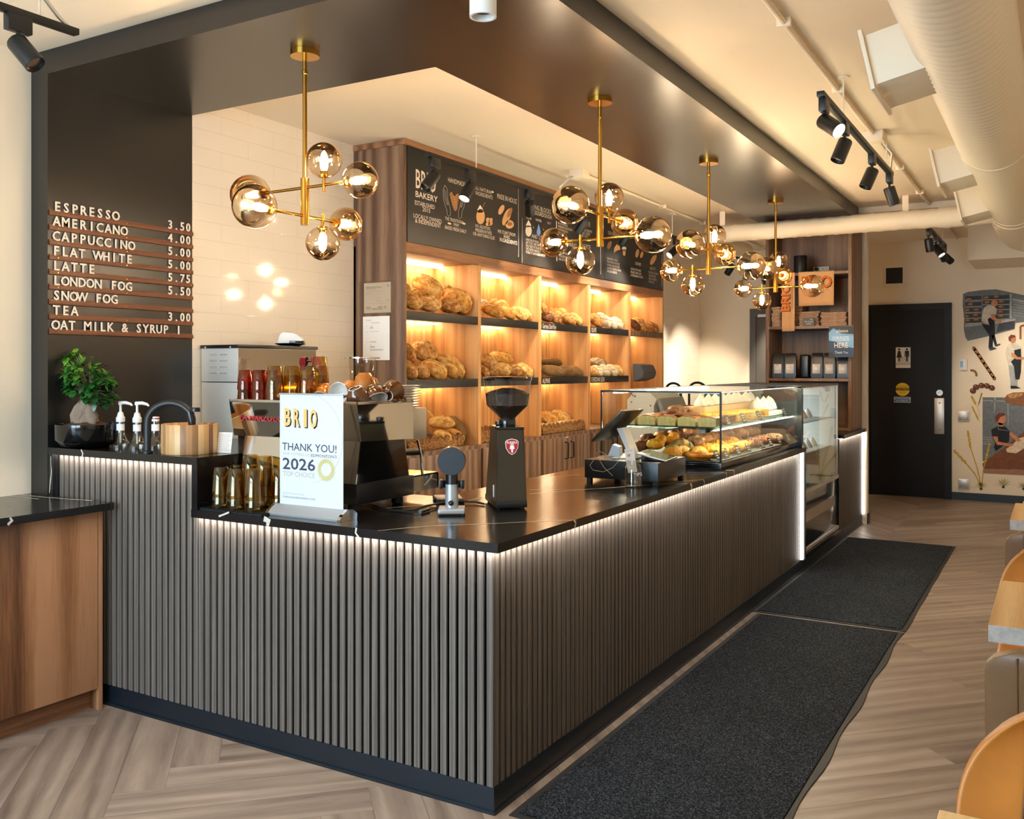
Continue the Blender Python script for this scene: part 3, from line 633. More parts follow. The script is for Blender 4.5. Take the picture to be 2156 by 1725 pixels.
t, mb, a, c = notice('permit', 'plain white permit letter below the sleeved certificate', -2.312, -2.092, 1.548, 1.834, None,
    [(.12, .07, .05, .03), (.2, .075, .14, .012), (.2, .095, .1, .01), (.32, .13, .3, .012), (.3, .155, .34, .01), (.12, .21, .05, .01), (.27, .21, .1, .01), (.27, .24, .12, .04), (.12, .35, .08, .01), (.27, .34, .34, .01), (.12, .58, .1, .01), (.27, .57, .24, .025), (.27, .65, .06, .01), (.27, .68, .18, .04), (.27, .75, .5, .03)])
mb.done('printing', 'print_light', t)

# ---------------------------------------------------------------- ceiling: pendants, tracks, ducts, conduit
def globe(parent, c, axis, r, small):
    """glass ball on a socket; the ball's own Z runs from socket to tip"""
    z = Vector(axis).normalized(); q = Vector((0, 0, 1)).rotation_difference(z).to_matrix().to_4x4()
    mb = MB(); mb.sph((0, 0, 0), 1.0, 40, 24); g = mb.done('glass_globe', 'globe_glass', parent, smooth=80)
    g.matrix_local = Matrix.Translation(Vector(c)) @ q @ Matrix.Scale(r, 4)
    mb = MB(); mb.lathe([(0.008, -r - 0.035), (0.008, -r + 0.004), (0.022, -r + 0.002), (0.024, -r + 0.012), (0.016, -r + 0.016), (0.015, -r + 0.03), (0.0, -r + 0.03)], 24); s = mb.done('socket', 'brass', parent)
    s.matrix_local = Matrix.Translation(Vector(c)) @ q
    L = 0.085; mb = MB(); mb.lathe([(0.010, -r + 0.03), (0.0165, -r + 0.05), (0.017, -r + 0.03 + L * 0.5), (0.011, -r + 0.03 + L * 0.85), (0.002, -r + 0.03 + L)], 20); l = mb.done('bulb', 'bulb', parent); l.matrix_local = Matrix.Translation(Vector(c)) @ q
def pendant(loc, rz, label):
    t = thing('globe_pendant', label, 'pendant light', (loc[0], loc[1], 2.8595), rz, 'brass globe pendants under the soffit')
    Z = lambda z: z - 2.8595
    mb = MB(); mb.lathe([(0.0, 0), (0.062, 0), (0.062, -0.026), (0.0, -0.027)], 36); mb.done('canopy', 'brass', t)
    mb = MB(); mb.cyl((0, 0, -0.026), (0, 0, -0.085), 0.0095, n=14); mb.lathe([(0.007, -0.083), (0.0125, -0.088), (0.0125, -0.1), (0.009, -0.104)], 16); mb.cyl((0, 0, -0.1), (0, 0, Z(2.3)), 0.0095, n=14); mb.done('rod', 'brass', t)
    mb = MB(); mb.lathe([(0.0, Z(2.111)), (0.018, Z(2.111)), (0.018, Z(2.312)), (0.0, Z(2.312))], 24); mb.done('column', 'brass', t)
    for z, d, br, sm in ((2.272, (0, -1, 0), 0.33, 0.31), (2.15, (1, 0, 0), 0.285, 0.262)):
        d = Vector(d); o = Vector((0, 0, Z(z)))
        mb = MB(); mb.tube([o + d * (br - 0.09), o - d * (sm - 0.075)], 0.0065, 10); mb.done('arm', 'brass', t)
        globe(t, o + d * br, d, 0.09, False); globe(t, o - d * sm, -d, 0.075, True)
        s = 1 if z > 2.2 else -1; q = o - d * 0.11
        mb = MB(); mb.tube([q - Vector((0, 0, 0.055 * s * 0.5)), q + Vector((0, 0, 0.035 * s))], 0.0075, 10); mb.done('stem', 'brass', t)
        globe(t, q + Vector((0, 0, 0.105 * s)), (0, 0, s), 0.075, True)
pendant((-1.155, 0.336), R(-91), 'six-globe brass pendant over the espresso machine')
pendant((-0.364, 1.62), 0, 'six-globe brass pendant over the cash drawer')
pendant((-0.346, 3.255), R(-2), 'six-globe brass pendant over the middle of the glass pastry case')
pendant((-0.35, 4.938), R(3), 'six-globe brass pendant over the drinks fridge')

def spot_head(parent, p, aim, energy, lit, name='spot_head', r=0.036, ln=0.11):
    """adapter on the rail, stem, can aimed along `aim`"""
    p = Vector(p); aim = Vector(aim).normalized()
    mb = MB(); mb.box(p.x - 0.017, p.x + 0.017, p.y - 0.045, p.y + 0.045, p.z - 0.06, p.z - 0.0, 0.005); h = mb.done('adapter', 'track_black', parent)
    piv = p + Vector((0, 0, -0.10))
    mb = MB(); mb.tube([p + Vector((0, 0, -0.06)), piv], 0.007, 10); mb.sph(piv, 0.012, 12, 8); mb.done('stem', 'track_black', parent)
    q = Vector((0, 0, -1)).rotation_difference(aim).to_matrix().to_4x4()
    mb = MB(); mb.X = Matrix.Translation(piv) @ q @ Matrix.Translation((0, 0, -0.045)); mb.lathe([(r * 0.9, 0.06), (r, 0.052), (r, -ln + 0.055), (r * 0.94, -ln + 0.052), (r * 0.9, -ln + 0.07)], 28, cap1=False); o = mb.done(name, 'track_black', parent)
    mb = MB(); mb.X = Matrix.Translation(piv) @ q @ Matrix.Translation((0, 0, -0.045)); mb.lathe([(0.0, -ln + 0.066), (r * 0.9, -ln + 0.066)], 24, cap0=False, cap1=False); mb.done('lens', 'spot_face' if lit else 'steel', o).parent = o
    if energy:
        l = bpy.data.lights.new('spot_lamp', 'SPOT'); l.energy = energy; l.color = (1.0, 0.86, 0.68); l.spot_size = R(58); l.spot_blend = 0.7; l.shadow_soft_size = 0.03
        lo = bpy.data.objects.new('spot_lamp', l); COL.objects.link(lo); lo.parent = parent
        lo.matrix_local = Matrix.Translation(piv + aim * (ln - 0.005)) @ q
def track(label, x, y0, y1, z, heads, rods=(), feed=None):
    t = thing('track_light', label, 'track light', (x, (y0 + y1) / 2, z), 0, 'black track lights on the ceiling')
    h = (y1 - y0) / 2
    mb = MB(); mb.box(-0.017, 0.017, -h, h, -0.012, 0.012, 0.002); mb.box(-0.006, 0.006, -h + .01, h - .01, -0.0135, -0.0115); mb.done('rail', 'track_black', t)
    for y in rods:
        mb = MB(); mb.cyl((0, y - t.location.y, 0.012), (0, y - t.location.y, 2.968 - z), 0.004, n=8); mb.lathe([(0.03, 2.962 - z), (0.03, 2.9695 - z)], 16, c=(0, y - t.location.y, 0)); mb.done('hanger_rod', 'duct_white', t)
    for (y, aim, e, lit) in heads: spot_head(t, (0, y - t.location.y, -0.01), aim, e, lit)
    if feed:
        mb = MB(); mb.tube([Vector(p) - t.location for p in feed], 0.008, 8); mb.done('feed_conduit', 'steel_matte', t)
    return t
P = lambda px, py, x: onx(px, py, x).y
track('track light over the menu end with one unlit head', -1.53, -1.6, -0.483, 2.752, [(-0.71, (0.6, 0.25, -0.75), 0, False)], (-0.63,), [(-1.53, -0.52, 2.765), (-1.53, -0.56, 2.79), (-1.5, -0.66, 2.85), (-1.5, -0.74, 2.91), (-1.5, -0.78, 2.968)])
track('long track light in front of the chalkboards', -1.56, 1.79, 5.95, 2.752, [(1.87, (-0.25, -0.55, -0.8), 0, False), (2.26, (-0.12, -0.5, -0.85), 28, True), (3.02, (-0.4, 0.72, -0.5), 26, False), (3.9, (-0.6, 0.1, -0.7), 28, True), (4.75, (-0.6, 0.15, -0.7), 28, True), (5.45, (-0.6, 0.2, -0.7), 24, True), (5.9, (-0.4, -0.6, -0.6), 24, True)], (2.33, 4.3, 5.8), [(-1.56, 3.5, 2.765), (-1.56, 3.48, 2.84), (-1.5, 3.5, 2.9), (-1.45, 3.55, 2.93)])
track('four-headed track light over the customer side of the counter', 0.695, 1.72, 3.785, 2.752, [(1.8, (0.72, -0.35, -0.6), 42, True), (2.28, (-0.3, -0.25, -0.9), 0, False), (3.08, (-0.35, -0.2, -0.9), 0, False), (3.72, (0.25, 0.3, -0.93), 30, False)], (2.246, 3.6), [(0.70, 3.72, 2.765), (0.72, 3.65, 2.86), (0.67, 3.58, 2.93)])
track('short track light beside the duct near the mural', 0.62, 6.35, 7.85, 2.752, [(6.45, (0.1, 0.25, -0.9), 24, True), (7.0, (0.55, -0.2, -0.8), 24, True), (7.45, (0.3, 0.6, -0.7), 30, False), (7.8, (0.55, 0.55, -0.55), 30, False)], (6.6, 7.6))
track('track light on the kitchen side past the bread shelves', -1.35, 6.9, 8.4, 2.68, [(7.0, (-0.6, 0.3, -0.75), 110, True), (7.6, (-0.5, 0.5, -0.75), 110, False), (8.2, (0.1, 0.5, -0.7), 110, False)], (7.2, 8.2))
# unseen track added behind the camera as general fill light
track('track light over the street-side seating', 0.5, -4.0, -1.9, 2.752, [(-3.7, (0.2, 0.3, -0.9), 25, True), (-3.0, (-0.5, 0.4, -0.8), 25, True), (-2.2, (0.5, 0.3, -0.85), 25, True)])

def conduit(label, x, y0, y1, z, boxes, arms=()):
    t = thing('ceiling_conduit', label, 'conduit', (x, (y0 + y1) / 2, z)); c = t.location.y
    mb = MB(); mb.tube([(0, y0 - c, 0), (0, y1 - c, 0)], 0.013, 10); mb.done('pipe', 'ceiling_paint', t)
    mb = MB()
    for y in [y0 + 0.6 + i * 1.1 for i in range(int((y1 - y0) / 1.1))]: mb.box(-0.03, 0.03, y - c - 0.012, y - c + 0.012, -0.016, 0.02, 0.004)
    mb.done('strap', 'ceiling_paint', t)
    for y in boxes:
        mb = MB(); mb.box(-0.06, 0.06, y - c - 0.06, y - c + 0.06, -0.045, 0.018, 0.005); mb.done('junction_box', 'ceiling_paint', t)
conduit('pale conduit with a junction box beside the four-headed track', 0.637, -1.5, 8.9, 2.952, (3.5,))
conduit('pale conduit with a junction box above the chalkboards', -1.45, 3.58, 8.9, 2.952, (3.58,))
mb = MB(); mb.tube([(0, 0, 0), (0, 0, -0.012)], 0.03, 16)

# downlight can hanging at the soffit corner
t = thing('ceiling_downlight', 'black cylinder downlight with a white rim below the soffit', 'downlight', (0.02, -0.10, 2.969))
p_ = onz(1017, 36, 2.62); t.location = (p_.x, p_.y, 2.969)
mb = MB(); mb.cyl((0, 0, 0), (0, 0, -0.19), 0.006, n=8); mb.lathe([(0.04, 0), (0.04, -0.02)], 20); mb.done('cord', 'track_black', t)
mb = MB(); mb.lathe([(0.0, -0.18), (0.038, -0.18), (0.038, -0.328), (0.034, -0.328)], 28); mb.done('can', 'track_black', t)
mb = MB(); mb.lathe([(0.0435, -0.20), (0.0435, -0.349), (0.036, -0.349), (0.036, -0.325), (0.0385, -0.325), (0.0385, -0.2)], 28, cap0=False, cap1=False); mb.done('rim', 'white_plastic', t)
l = bpy.data.lights.new('spot_lamp', 'SPOT'); l.energy = 25; l.color = (1, .9, .76); l.spot_size = R(80); l.spot_blend = .6; l.shadow_soft_size = .03
lo = bpy.data.objects.new('spot_lamp', l); COL.objects.link(lo); lo.parent = t; lo.location = (0, 0, -0.355)

# spiral duct
def spiral(mb, r, y0, y1, c, pitch=0.06, n=44, step=0.02, ax='y'):
    rings = []; k = int((y1 - y0) / step)
    for i in range(k + 1):
        y = y0 + (y1 - y0) * i / k; ring = []
        for j in range(n):
            a = 2 * PI * j / n; ph = ((y / pitch) + j / n) % 1.0
            rr = r + (0.0035 if ph < 0.34 else 0.0)
            ring.append(mb.v((c[0] + rr * math.cos(a), y, c[1] + rr * math.sin(a)) if ax == 'y' else (y, c[0] + rr * math.cos(a), c[1] + rr * math.sin(a))))
        rings.append(ring)
    mb.skin(rings)
dt = thing('spiral_duct', 'big white spiral air duct running along the ceiling', 'duct', (1.328, 2.5, 2.752))
mb = MB(); spiral(mb, 0.179, -3.8, 5.55, (1.328, 2.752)); at0(mb.done('duct_pipe', 'duct_white', dt, smooth=25))
mb = MB(); mb.tube([(1.328, 5.5, 2.752), (1.328, 6.6, 2.752), (1.34, 6.95, 2.75), (1.45, 7.25, 2.74), (1.7, 7.4, 2.735), (2.7, 7.4, 2.735)], 0.186, 36); at0(mb.done('elbow', 'duct_white', dt))
mb = MB()
for y in (-1.0, 3.05, 5.35): mb.lathe([(0.184, -.02), (0.187, 0), (0.184, .02)], 44, cap0=False, cap1=False) if False else mb.tube([(1.328, y - 0.03, 2.752), (1.328, y + 0.03, 2.752)], 0.1855, 44)
at0(mb.done('joint_band', 'duct_white', dt))
for y in (1.32, 3.55, 5.0):
    mb = MB(); mb.X = Matrix.Translation((1.328, y, 2.752)) @ Matrix.Rotation(R(-12), 4, 'Y'); mb.box(-0.33, -0.1, -0.19, 0.19, -0.10, 0.10, 0.003); mb.box(-0.345, -0.33, -0.215, 0.215, -0.12, 0.12, 0.002)
    mb.mi = 0; at0(mb.done('side_register', 'duct_white', dt))
bd = thing('branch_duct', 'thin white spiral branch duct crossing under the soffit end', 'duct', (0, 5.9, 2.757))
mb = MB(); spiral(mb, 0.079, -1.02, 0.78, (5.9, 2.757), 0.12, 32, 0.02, 'x'); at0(mb.done('duct_pipe', 'duct_white', bd, smooth=25))
mb = MB(); mb.tube([(0.76, 5.9, 2.757), (0.9, 5.9, 2.757), (0.98, 5.88, 2.757), (1.1, 5.82, 2.755), (1.17, 5.8, 2.755)], 0.088, 24)
mb.tube([(-1.0, 5.9, 2.757), (-1.14, 5.92, 2.757), (-1.24, 6.0, 2.757), (-1.28, 6.14, 2.757), (-1.29, 6.5, 2.757), (-1.29, 7.3, 2.757)], 0.0825, 28); at0(mb.done('elbow', 'duct_white', bd))
mb = MB()
for x in (-1.1, 0.5): mb.box(x - 0.025, x + 0.025, 5.9 - 0.004, 5.9 + 0.004, 2.83, 2.969 if x > .1 or x < -.85 else 2.859)
at0(mb.done('hanger_strap', 'ceiling_paint', bd))
# ---------------------------------------------------------------- menu rails on the black wall
MENU = [('ESPRESSO', '3.50'), ('AMERICANO', '4.00'), ('CAPPUCCINO', '5.00'), ('FLAT WHITE', '5.00'), ('LATTE', '5.75'), ('LONDON FOG', '5.50'), ('SNOW FOG', ''), ('TEA', '3.00'), ('OAT MILK & SYRUP 1', '')]
for i, (nm, pr) in enumerate(MENU):
    z = 2.228 - i * (2.228 - 1.676) / 8
    t = thing('menu_rail', 'brown ledge rail holding white letters %s' % nm + (' and %s' % pr if pr else ''), 'menu rail', (-2.396, 0.38, z), 0, 'menu ledges on the black wall')
    mb = MB(); mb.box(0.0005, 0.012, -0.41, 0.415, -0.02, -0.001, 0.001); mb.box(0.0005, 0.004, -0.41, 0.415, -0.004, 0.006); mb.done('ledge', 'rail_brown', t)
    mb = MB()
    for y in (-0.37, 0.0, 0.4): mb.cyl((0.012, y, -0.01), (0.0128, y, -0.01), 0.003, n=8)
    mb.done('screw', 'brass', t)
    def letters(name, s, px0, px1):
        mb = MB(); zz = t.location.z
        ya = onx(px0, 500, -2.39).y - 0.38; yb = onx(px1, 500, -2.39).y - 0.38; st = (yb - ya) / max(1, len(s) - 1)
        for k, ch in enumerate(s):
            if ch != ' ': mb.text(ch, 0.043, FX(0.006, ya + st * k, 0.0015), 'CENTER', ext=0.002, bold=0.016, xs=0.92 if ch != '.' else 1)
        mb.done(name, 'cream_ink', t)
    letters('item_lettering', nm, *((121, 244), (119.4, 261.4), (118.6, 277), (118.6, 272.4), (119, 193), (119.4, 271.4), (119, 240.7), (119, 157), (117.5, 376))[i])
    if pr: letters('price_lettering', pr, 358.5, 396.2)

# ---------------------------------------------------------------- things on the raised ledge
ZL = 1.1315
pbr('bark', '8d7763', 0.85, var=0.25, vs=18, bump=0.5, bs=60); pbr('soil', '5a4130', 0.95, var=0.5, vs=90, bump=0.8, bs=200)
def leaf_mat():
    t = NT('leaf'); b = t.bsdf(0.32, 0, 0.5); oi = t.n('ShaderNodeAttribute'); oi.attribute_name = 'tone'
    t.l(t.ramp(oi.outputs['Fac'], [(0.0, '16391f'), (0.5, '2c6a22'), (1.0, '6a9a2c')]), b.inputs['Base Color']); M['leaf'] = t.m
leaf_mat()
def bonsai():
    t = thing('bonsai_plant', 'small bonsai tree with glossy green leaves in a round black bowl', 'plant', (-2.25, 0.065, ZL))
    mb = MB(); mb.lathe([(0.0, 0), (0.09, 0), (0.117, 0.012), (0.132, 0.03), (0.138, 0.038), (0.1385, 0.108), (0.133, 0.108), (0.13, 0.05), (0.0, 0.05)], 48); mb.done('bowl', 'gloss_black', t, smooth=50)
    mb = MB(); mb.lathe([(0.132, 0.088), (0.1, 0.1), (0.05, 0.118), (0.0, 0.125)], 32, cap0=True)
    for v in mb.bm.verts: v.co.z += 0.012 * noise.noise(v.co * 40)
    mb.done('soil', 'soil', t)
    mb = MB()
    def limb(p, r, n=14): mb.tube(p, r, n)
    limb([(-0.005, 0, 0.11), (-0.012, 0, 0.16), (-0.003, 0, 0.215), (0.006, 0, 0.235), (0.012, 0.0, 0.25)], [0.058, 0.046, 0.034, 0.022, 0.014])
    limb([(-0.062, -0.02, 0.1), (-0.048, -0.015, 0.135), (-0.025, -0.008, 0.175), (-0.008, 0, 0.215)], [0.02, 0.034, 0.034, 0.024])
    limb([(0.055, -0.01, 0.105), (0.05, -0.01, 0.14), (0.03, -0.005, 0.175), (0.008, 0, 0.205)], [0.014, 0.027, 0.022, 0.012])
    limb([(0.0, -0.05, 0.1), (0.0, -0.035, 0.14), (0, -0.012, 0.18)], [0.014, 0.022, 0.02])
    for v in mb.bm.verts: v.co += Vector((noise.noise(v.co * 25), noise.noise(v.co * 25 + Vector((5, 0, 0))), 0)) * 0.007
    mb.done('trunk', 'bark', t)
    rnd = random.Random(4); mb = MB(); tw = MB(); tl = mb.bm.faces.layers.float.new('tone')
    def leaf(p, d, s, tone):
        d = d.normalized(); sd = d.cross(Vector((0, 0, 1))); sd = sd.normalized() if sd.length > .1 else Vector((1, 0, 0)); up = sd.cross(d)
        prof = [(0, 0), (.25, .24), (.5, .31), (.75, .25), (1, 0)]
        c = [mb.v(p + d * (s * a) + up * (-s * 0.28 * a * a)) for a, w in prof]
        for sg in (1, -1):
            e = [c[0]] + [mb.v(p + d * (s * a) + sd * (sg * s * w) + up * (s * 0.06 - s * 0.28 * a * a)) for a, w in prof[1:-1]] + [c[-1]]
            for k in range(4):
                q = [c[k], e[k], e[k + 1], c[k + 1]]; q = list(dict.fromkeys(q)); f = mb.f(q if sg > 0 else q[::-1])
                if f: f[tl] = tone
    for k in range(74):
        u = rnd.uniform(-1, 1); a = rnd.uniform(0, 2 * PI)
        c = Vector((0.012 + 0.13 * u, 0.085 * math.cos(a) * math.sqrt(1 - u * u), 0.298 + 0.078 * math.sin(a) * math.sqrt(1 - u * u * .6) - 0.03 * (u + .3) + (0.045 if u < -0.5 else 0)))
        base = Vector((0.012, 0, 0.245)); tw.tube([base, base.lerp(c, .5) + Vector((0, 0, .015)), c], [0.004, 0.0028, 0.0012], 5)
        for j in range(8):
            d = Vector((rnd.uniform(-1, 1) + u * .8, rnd.uniform(-1, 1), rnd.uniform(-.65, .55)))
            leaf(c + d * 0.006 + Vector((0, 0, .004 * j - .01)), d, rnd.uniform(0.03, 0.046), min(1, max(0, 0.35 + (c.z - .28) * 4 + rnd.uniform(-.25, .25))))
    for v in mb.bm.verts:
        if v.co.x < -0.155: v.co.x = -0.155 + (v.co.x + 0.155) * 0.15
    tw.done('twig', 'bark', t); mb.done('foliage', 'leaf', t, smooth=60)
bonsai()
def syrup(x, y, pump, label, cap=None):
    t = thing('syrup_bottle', label, 'bottle', (x, y, ZL), 0, 'syrup bottles beside the black tap')
    mb = MB(); mb.lathe([(0.0, 0), (0.046, 0), (0.047, 0.012), (0.034, 0.028), (0.022, 0.05), (0.0165, 0.08), (0.0155, 0.125), (0.0, 0.125)], 28); mb.done('glass_body', 'bottle_glass', t)
    mb = MB(); mb.lathe([(0.0176, 0.078), (0.0176, 0.108)], 24, cap0=False, cap1=False); mb.done('paper_label', 'white_card', t)
    mb = MB()
    if pump:
        mb.lathe([(0.0, 0.118), (0.020, 0.118), (0.020, 0.138), (0.016, 0.142), (0.012, 0.16), (0.0055, 0.165), (0.0055, 0.2), (0.0, 0.2)], 24); mb.done('pump_collar', 'white_plastic', t)
        mb = MB(); mb.lathe([(0.0, 0.196), (0.010, 0.196), (0.011, 0.207), (0.0, 0.21)], 16); mb.tube([(-0.006, -0.004, 0.205), (0.02, 0.012, 0.206), (0.042, 0.022, 0.2), (0.05, 0.025, 0.192)], [0.008, 0.008, 0.006, 0.004], 10); mb.done('pump_head', 'white_plastic', t)
        mb = MB(); mb.cyl((0, 0, 0.118), (0, 0, 0.02), 0.004, n=8); mb.done('dip_tube', 'white_plastic', t)
    else:
        mb.lathe([(0.0, 0.122), (0.017, 0.122), (0.017, 0.142), (0.0, 0.144)], 24); mb.done('cap', 'white_plastic', t)
        mb = MB(); mb.lathe([(0.0174, 0.132), (0.0174, 0.137)], 24, cap0=False, cap1=False); mb.done('cap_band', 'red', t)
syrup(-2.105, 0.135, True, 'syrup bottle with a white pump next to the bonsai')
syrup(-1.995, 0.14, True, 'syrup bottle with a white pump standing by the black tap')
syrup(-1.945, 0.20, False, 'syrup bottle with a white and red cap behind the black tap')
t = thing('gooseneck_tap', 'matte black gooseneck tap rising beside the wooden drum', 'tap', (-1.752, 0.005, ZL))
mb = MB(); pts = [(0, 0, 0), (0, 0, 0.12)] + [(0.092 - 0.092 * math.cos(a), 0.045 - 0.045 * math.cos(a), 0.128 + 0.088 * math.sin(a)) for a in [PI * i / 16 for i in range(1, 14)]]
mb.tube(pts, 0.0155, 16); mb.lathe([(0.024, 0), (0.024, 0.008), (0.016, 0.012)], 20); mb.done('neck', 'matte_black', t)
e = Vector(pts[-1]); mb = MB(); mb.tube([e + Vector((0, 0, .004)), e + Vector((.008, .004, -.03)), e + Vector((.01, .005, -.055))], [0.0165, 0.0175, 0.015], 14); mb.done('spray_head', 'black_plastic', t)
mb = MB(); mb.lathe([(0.0, 0.0), (0.02, 0.0), (0.021, 0.008), (0.018, 0.018), (0, .018)], 14, c=(e.x + .022, e.y + .012, e.z + .002)); mb.done('spray_button', 'black_plastic', t)
t = thing('wooden_drum', 'round open drum of glued light and dark wood staves', 'drum', (-1.603, 0.105, ZL))
for k, nm in ((0, 'staves'),):
    mb = MB(); mb.lathe([(0.0, 0), (0.1165, 0), (0.118, 0.004), (0.118, 0.124), (0.1165, 0.126), (0.107, 0.126), (0.105, 0.122), (0.105, 0.03), (0.0, 0.03)], 60)
    at = mb.bm.faces.layers.float.new('tone'); rnd = random.Random(11); tn = [rnd.random() for _ in range(30)]
    for f in mb.bm.faces: c = f.calc_center_median(); f[at] = tn[int((math.atan2(c.y, c.x) + PI) / (2 * PI) * 29.99)]
    def stv():
        q = NT('stave_tone'); b = q.bsdf(0.42, 0, 0.4); a_ = q.n('ShaderNodeAttribute'); a_.attribute_name = 'tone'
        n_ = q.noise(q.coord((40, 40, 5)), 1.5, 4, .6, .6)
        q.l(q.ramp(q.math('ADD', q.math('MULTIPLY', a_.outputs['Fac'], .75), q.math('MULTIPLY', n_, .3)), [(.1, '7a5233'), (.45, 'b58558'), (.7, 'cfa36d'), (.95, 'e4c491')]), b.inputs['Base Color']); M['stave_tone'] = q.m
    stv(); mb.done('staves', 'stave_tone', t, smooth=50)
t = thing('ingredient_card', 'small beige printed card leaning behind the wooden drum', 'card', (-1.462, 0.165, ZL), R(4))
mb = MB(); mb.X = Matrix.Rotation(R(-8), 4, 'X'); mb.box(-0.04, 0.04, 0, 0.002, 0.001, 0.09); mb.done('card_sheet', 'chalk', t)
mb = MB(); mb.X = Matrix.Rotation(R(-8), 4, 'X')
for k in range(10): mb.box(-0.033, 0.033 - 0.006 * (k % 3), -0.0006, 0, 0.078 - k * 0.0072, 0.0795 - k * 0.0072)
mb.done('printing', 'print_grey', t)

# ---------------------------------------------------------------- espresso corner
ZC = 0.9185
pbr('satin_panel', 'd6d0c6', 0.4, metal=0.35)
bt = thing('brewer_cabinet', 'tall steel cabinet with louvred side and black top behind the espresso machine', 'brewer', (-2.2, 1.15, 0))
mb = MB(); mb.box(-2.385, -2.11, 0.85, 1.455, 0.0, 1.42, 0.004); at0(mb.done('lower_body', 'satin_panel', bt))
mb = MB(); mb.box(-2.385, -2.1095, 0.849, 1.456, 1.424, 1.603, 0.003); at0(mb.done('upper_body', 'satin_panel', bt))
mb = MB(); mb.box(-2.1085, -2.107, 0.853, 1.45, 0.93, 1.60); at0(mb.done('mirror_side', 'mirror_steel', bt))
mb = MB(); mb.box(-2.39, -2.10, 0.843, 1.462, 1.603, 1.622, 0.006); at0(mb.done('top_tray', 'black_plastic', bt))
for r_ in range(4):
    for c_ in range(2):
        mb = MB(); x, z = -2.315 + c_ * 0.075, 1.577 - r_ * 0.033
        mb.prism([(0.849, 0), (0.843, -0.002), (0.843, -0.006), (0.849, -0.012)], lambda y, zz, d, x=x, z=z: (x + d, y, z + zz), 0, 0.058); at0(mb.done('louvre', 'satin_panel', bt))
mb = MB()
for x in (-2.345, -2.155): mb.sph((x, 0.843, 1.608), 0.006, 10, 6)
at0(mb.done('screw', 'chrome', bt))
p_ = ony(600, 724, 1.2)
pd = thing('black_dish', 'flat dark dish on top of the steel brewer cabinet', 'dish', (-2.195, 1.33, 1.6225))
mb = MB(); mb.lathe([(0.0, 0), (0.05, 0), (0.085, 0.012), (0.088, 0.016), (0.08, 0.015), (0.05, 0.005), (0, 0.005)], 32); mb.done('dish', 'gloss_black', pd)
pt = thing('card_terminal', 'white wedge-shaped payment terminal lying on the dark dish', 'card reader', (-2.195, 1.33, 1.6365), R(35))
mb = MB(); mb.prism([(-0.068, 0), (0.075, 0), (0.08, 0.022), (0.03, 0.06), (-0.045, 0.066), (-0.055, 0.05)], lambda x, z, d: (x, d, z), -0.04, 0.04)
bmesh.ops.bevel(mb.bm, geom=mb.bm.edges[:], offset=0.007, segments=2, affect='EDGES'); mb.done('body', 'white_plastic', pt)
mb = MB(); mb.box(0.0, 0.081, -0.0405, 0.0405, 0.004, 0.018, 0.003); mb.done('screen', 'gloss_black', pt)

em = thing('espresso_machine', 'polished steel espresso machine with mirrored back panel and black base', 'espresso machine', (-1.1, 0.38, ZC))
ex0, ex1 = -1.455, -0.745
mb = MB(); mb.prism([(0.19, 1.352), (0.56, 1.352), (0.56, 1.196), (0.217, 1.206)], lambda y, z, d: (d, y, z), ex0, ex1); at0(mb.done('upper_shell', 'mirror_steel', em, smooth=0))
mb = MB()
for q in ((ex0, ex1, .19, .196), (ex0, ex1, .554, .56), (ex0, ex0 + .006, .19, .56), (ex1 - .006, ex1, .19, .56)): mb.box(*q, 1.352, 1.364, 0.0015)
at0(mb.done('cup_rail', 'steel', em))
mb = MB(); mb.prism([(0.222, 1.205), (0.5, 1.198), (0.535, 1.04), (0.195, 1.04)], lambda y, z, d: (d, y, z), -1.385, ex1 - 0.004); at0(mb.done('lower_shell', 'gloss_black', em, smooth=0))
mb = MB(); mb.prism([(0.2135, 1.206), (0.2195, 1.206), (0.1925, 1.04), (0.1865, 1.04)], lambda y, z, d: (d, y, z), -1.385, ex1 - 0.004); at0(mb.done('back_panel', 'mirror_steel', em, smooth=0))
mb = MB(); mb.box(-1.385, ex1, 0.187, 0.565, 0.957, 1.04, 0.003); at0(mb.done('base_box', 'black_plastic', em))
for x in (-1.33, -0.80):
    for y in (0.235, 0.52):
        mb = MB(); mb.lathe([(0.02, ZC), (0.026, ZC + 0.008), (0.022, 0.958)], 20, c=(x, y, 0)); at0(mb.done('foot', 'rubber', em))
mb = MB(); mb.box(-1.40, -0.79, 0.56, 0.72, 1.185, 1.322, 0.004); at0(mb.done('front_panel', 'steel_matte', em))
mb = MB(); mb.box(-1.36, -0.765, 0.565, 0.775, 0.962, 0.972); mb.box(-1.36, -0.765, 0.765, 0.775, 0.972, 1.03); mb.box(-0.775, -0.765, 0.565, 0.775, 0.972, 1.03); mb.box(-1.36, -0.765, 0.57, 0.77, 1.026, 1.034); at0(mb.done('drip_tray', 'mirror_steel', em, smooth=0))
for x in (-1.22, -0.92):
    mb = MB(); mb.cyl((x, 0.62, 1.19), (x, 0.62, 1.13), 0.036, n=28); mb.cyl((x, 0.62, 1.135), (x, 0.62, 1.10), 0.033, n=28); gh = at0(mb.done('group_head', 'chrome', em))
    mb = MB(); mb.tube([(x, 0.645, 1.118), (x + .01, 0.70, 1.118), (x + .02, 0.76, 1.116), (x + .028, 0.82, 1.112)], [0.008, 0.014, 0.017, 0.014], 14); o = mb.done('portafilter_handle', 'black_plastic', gh)
mb = MB(); mb.tube([(-0.775, 0.63, 1.185), (-0.77, 0.65, 1.12), (-0.77, 0.66, 1.03)], 0.006, 10); at0(mb.done('steam_wand', 'chrome', em))
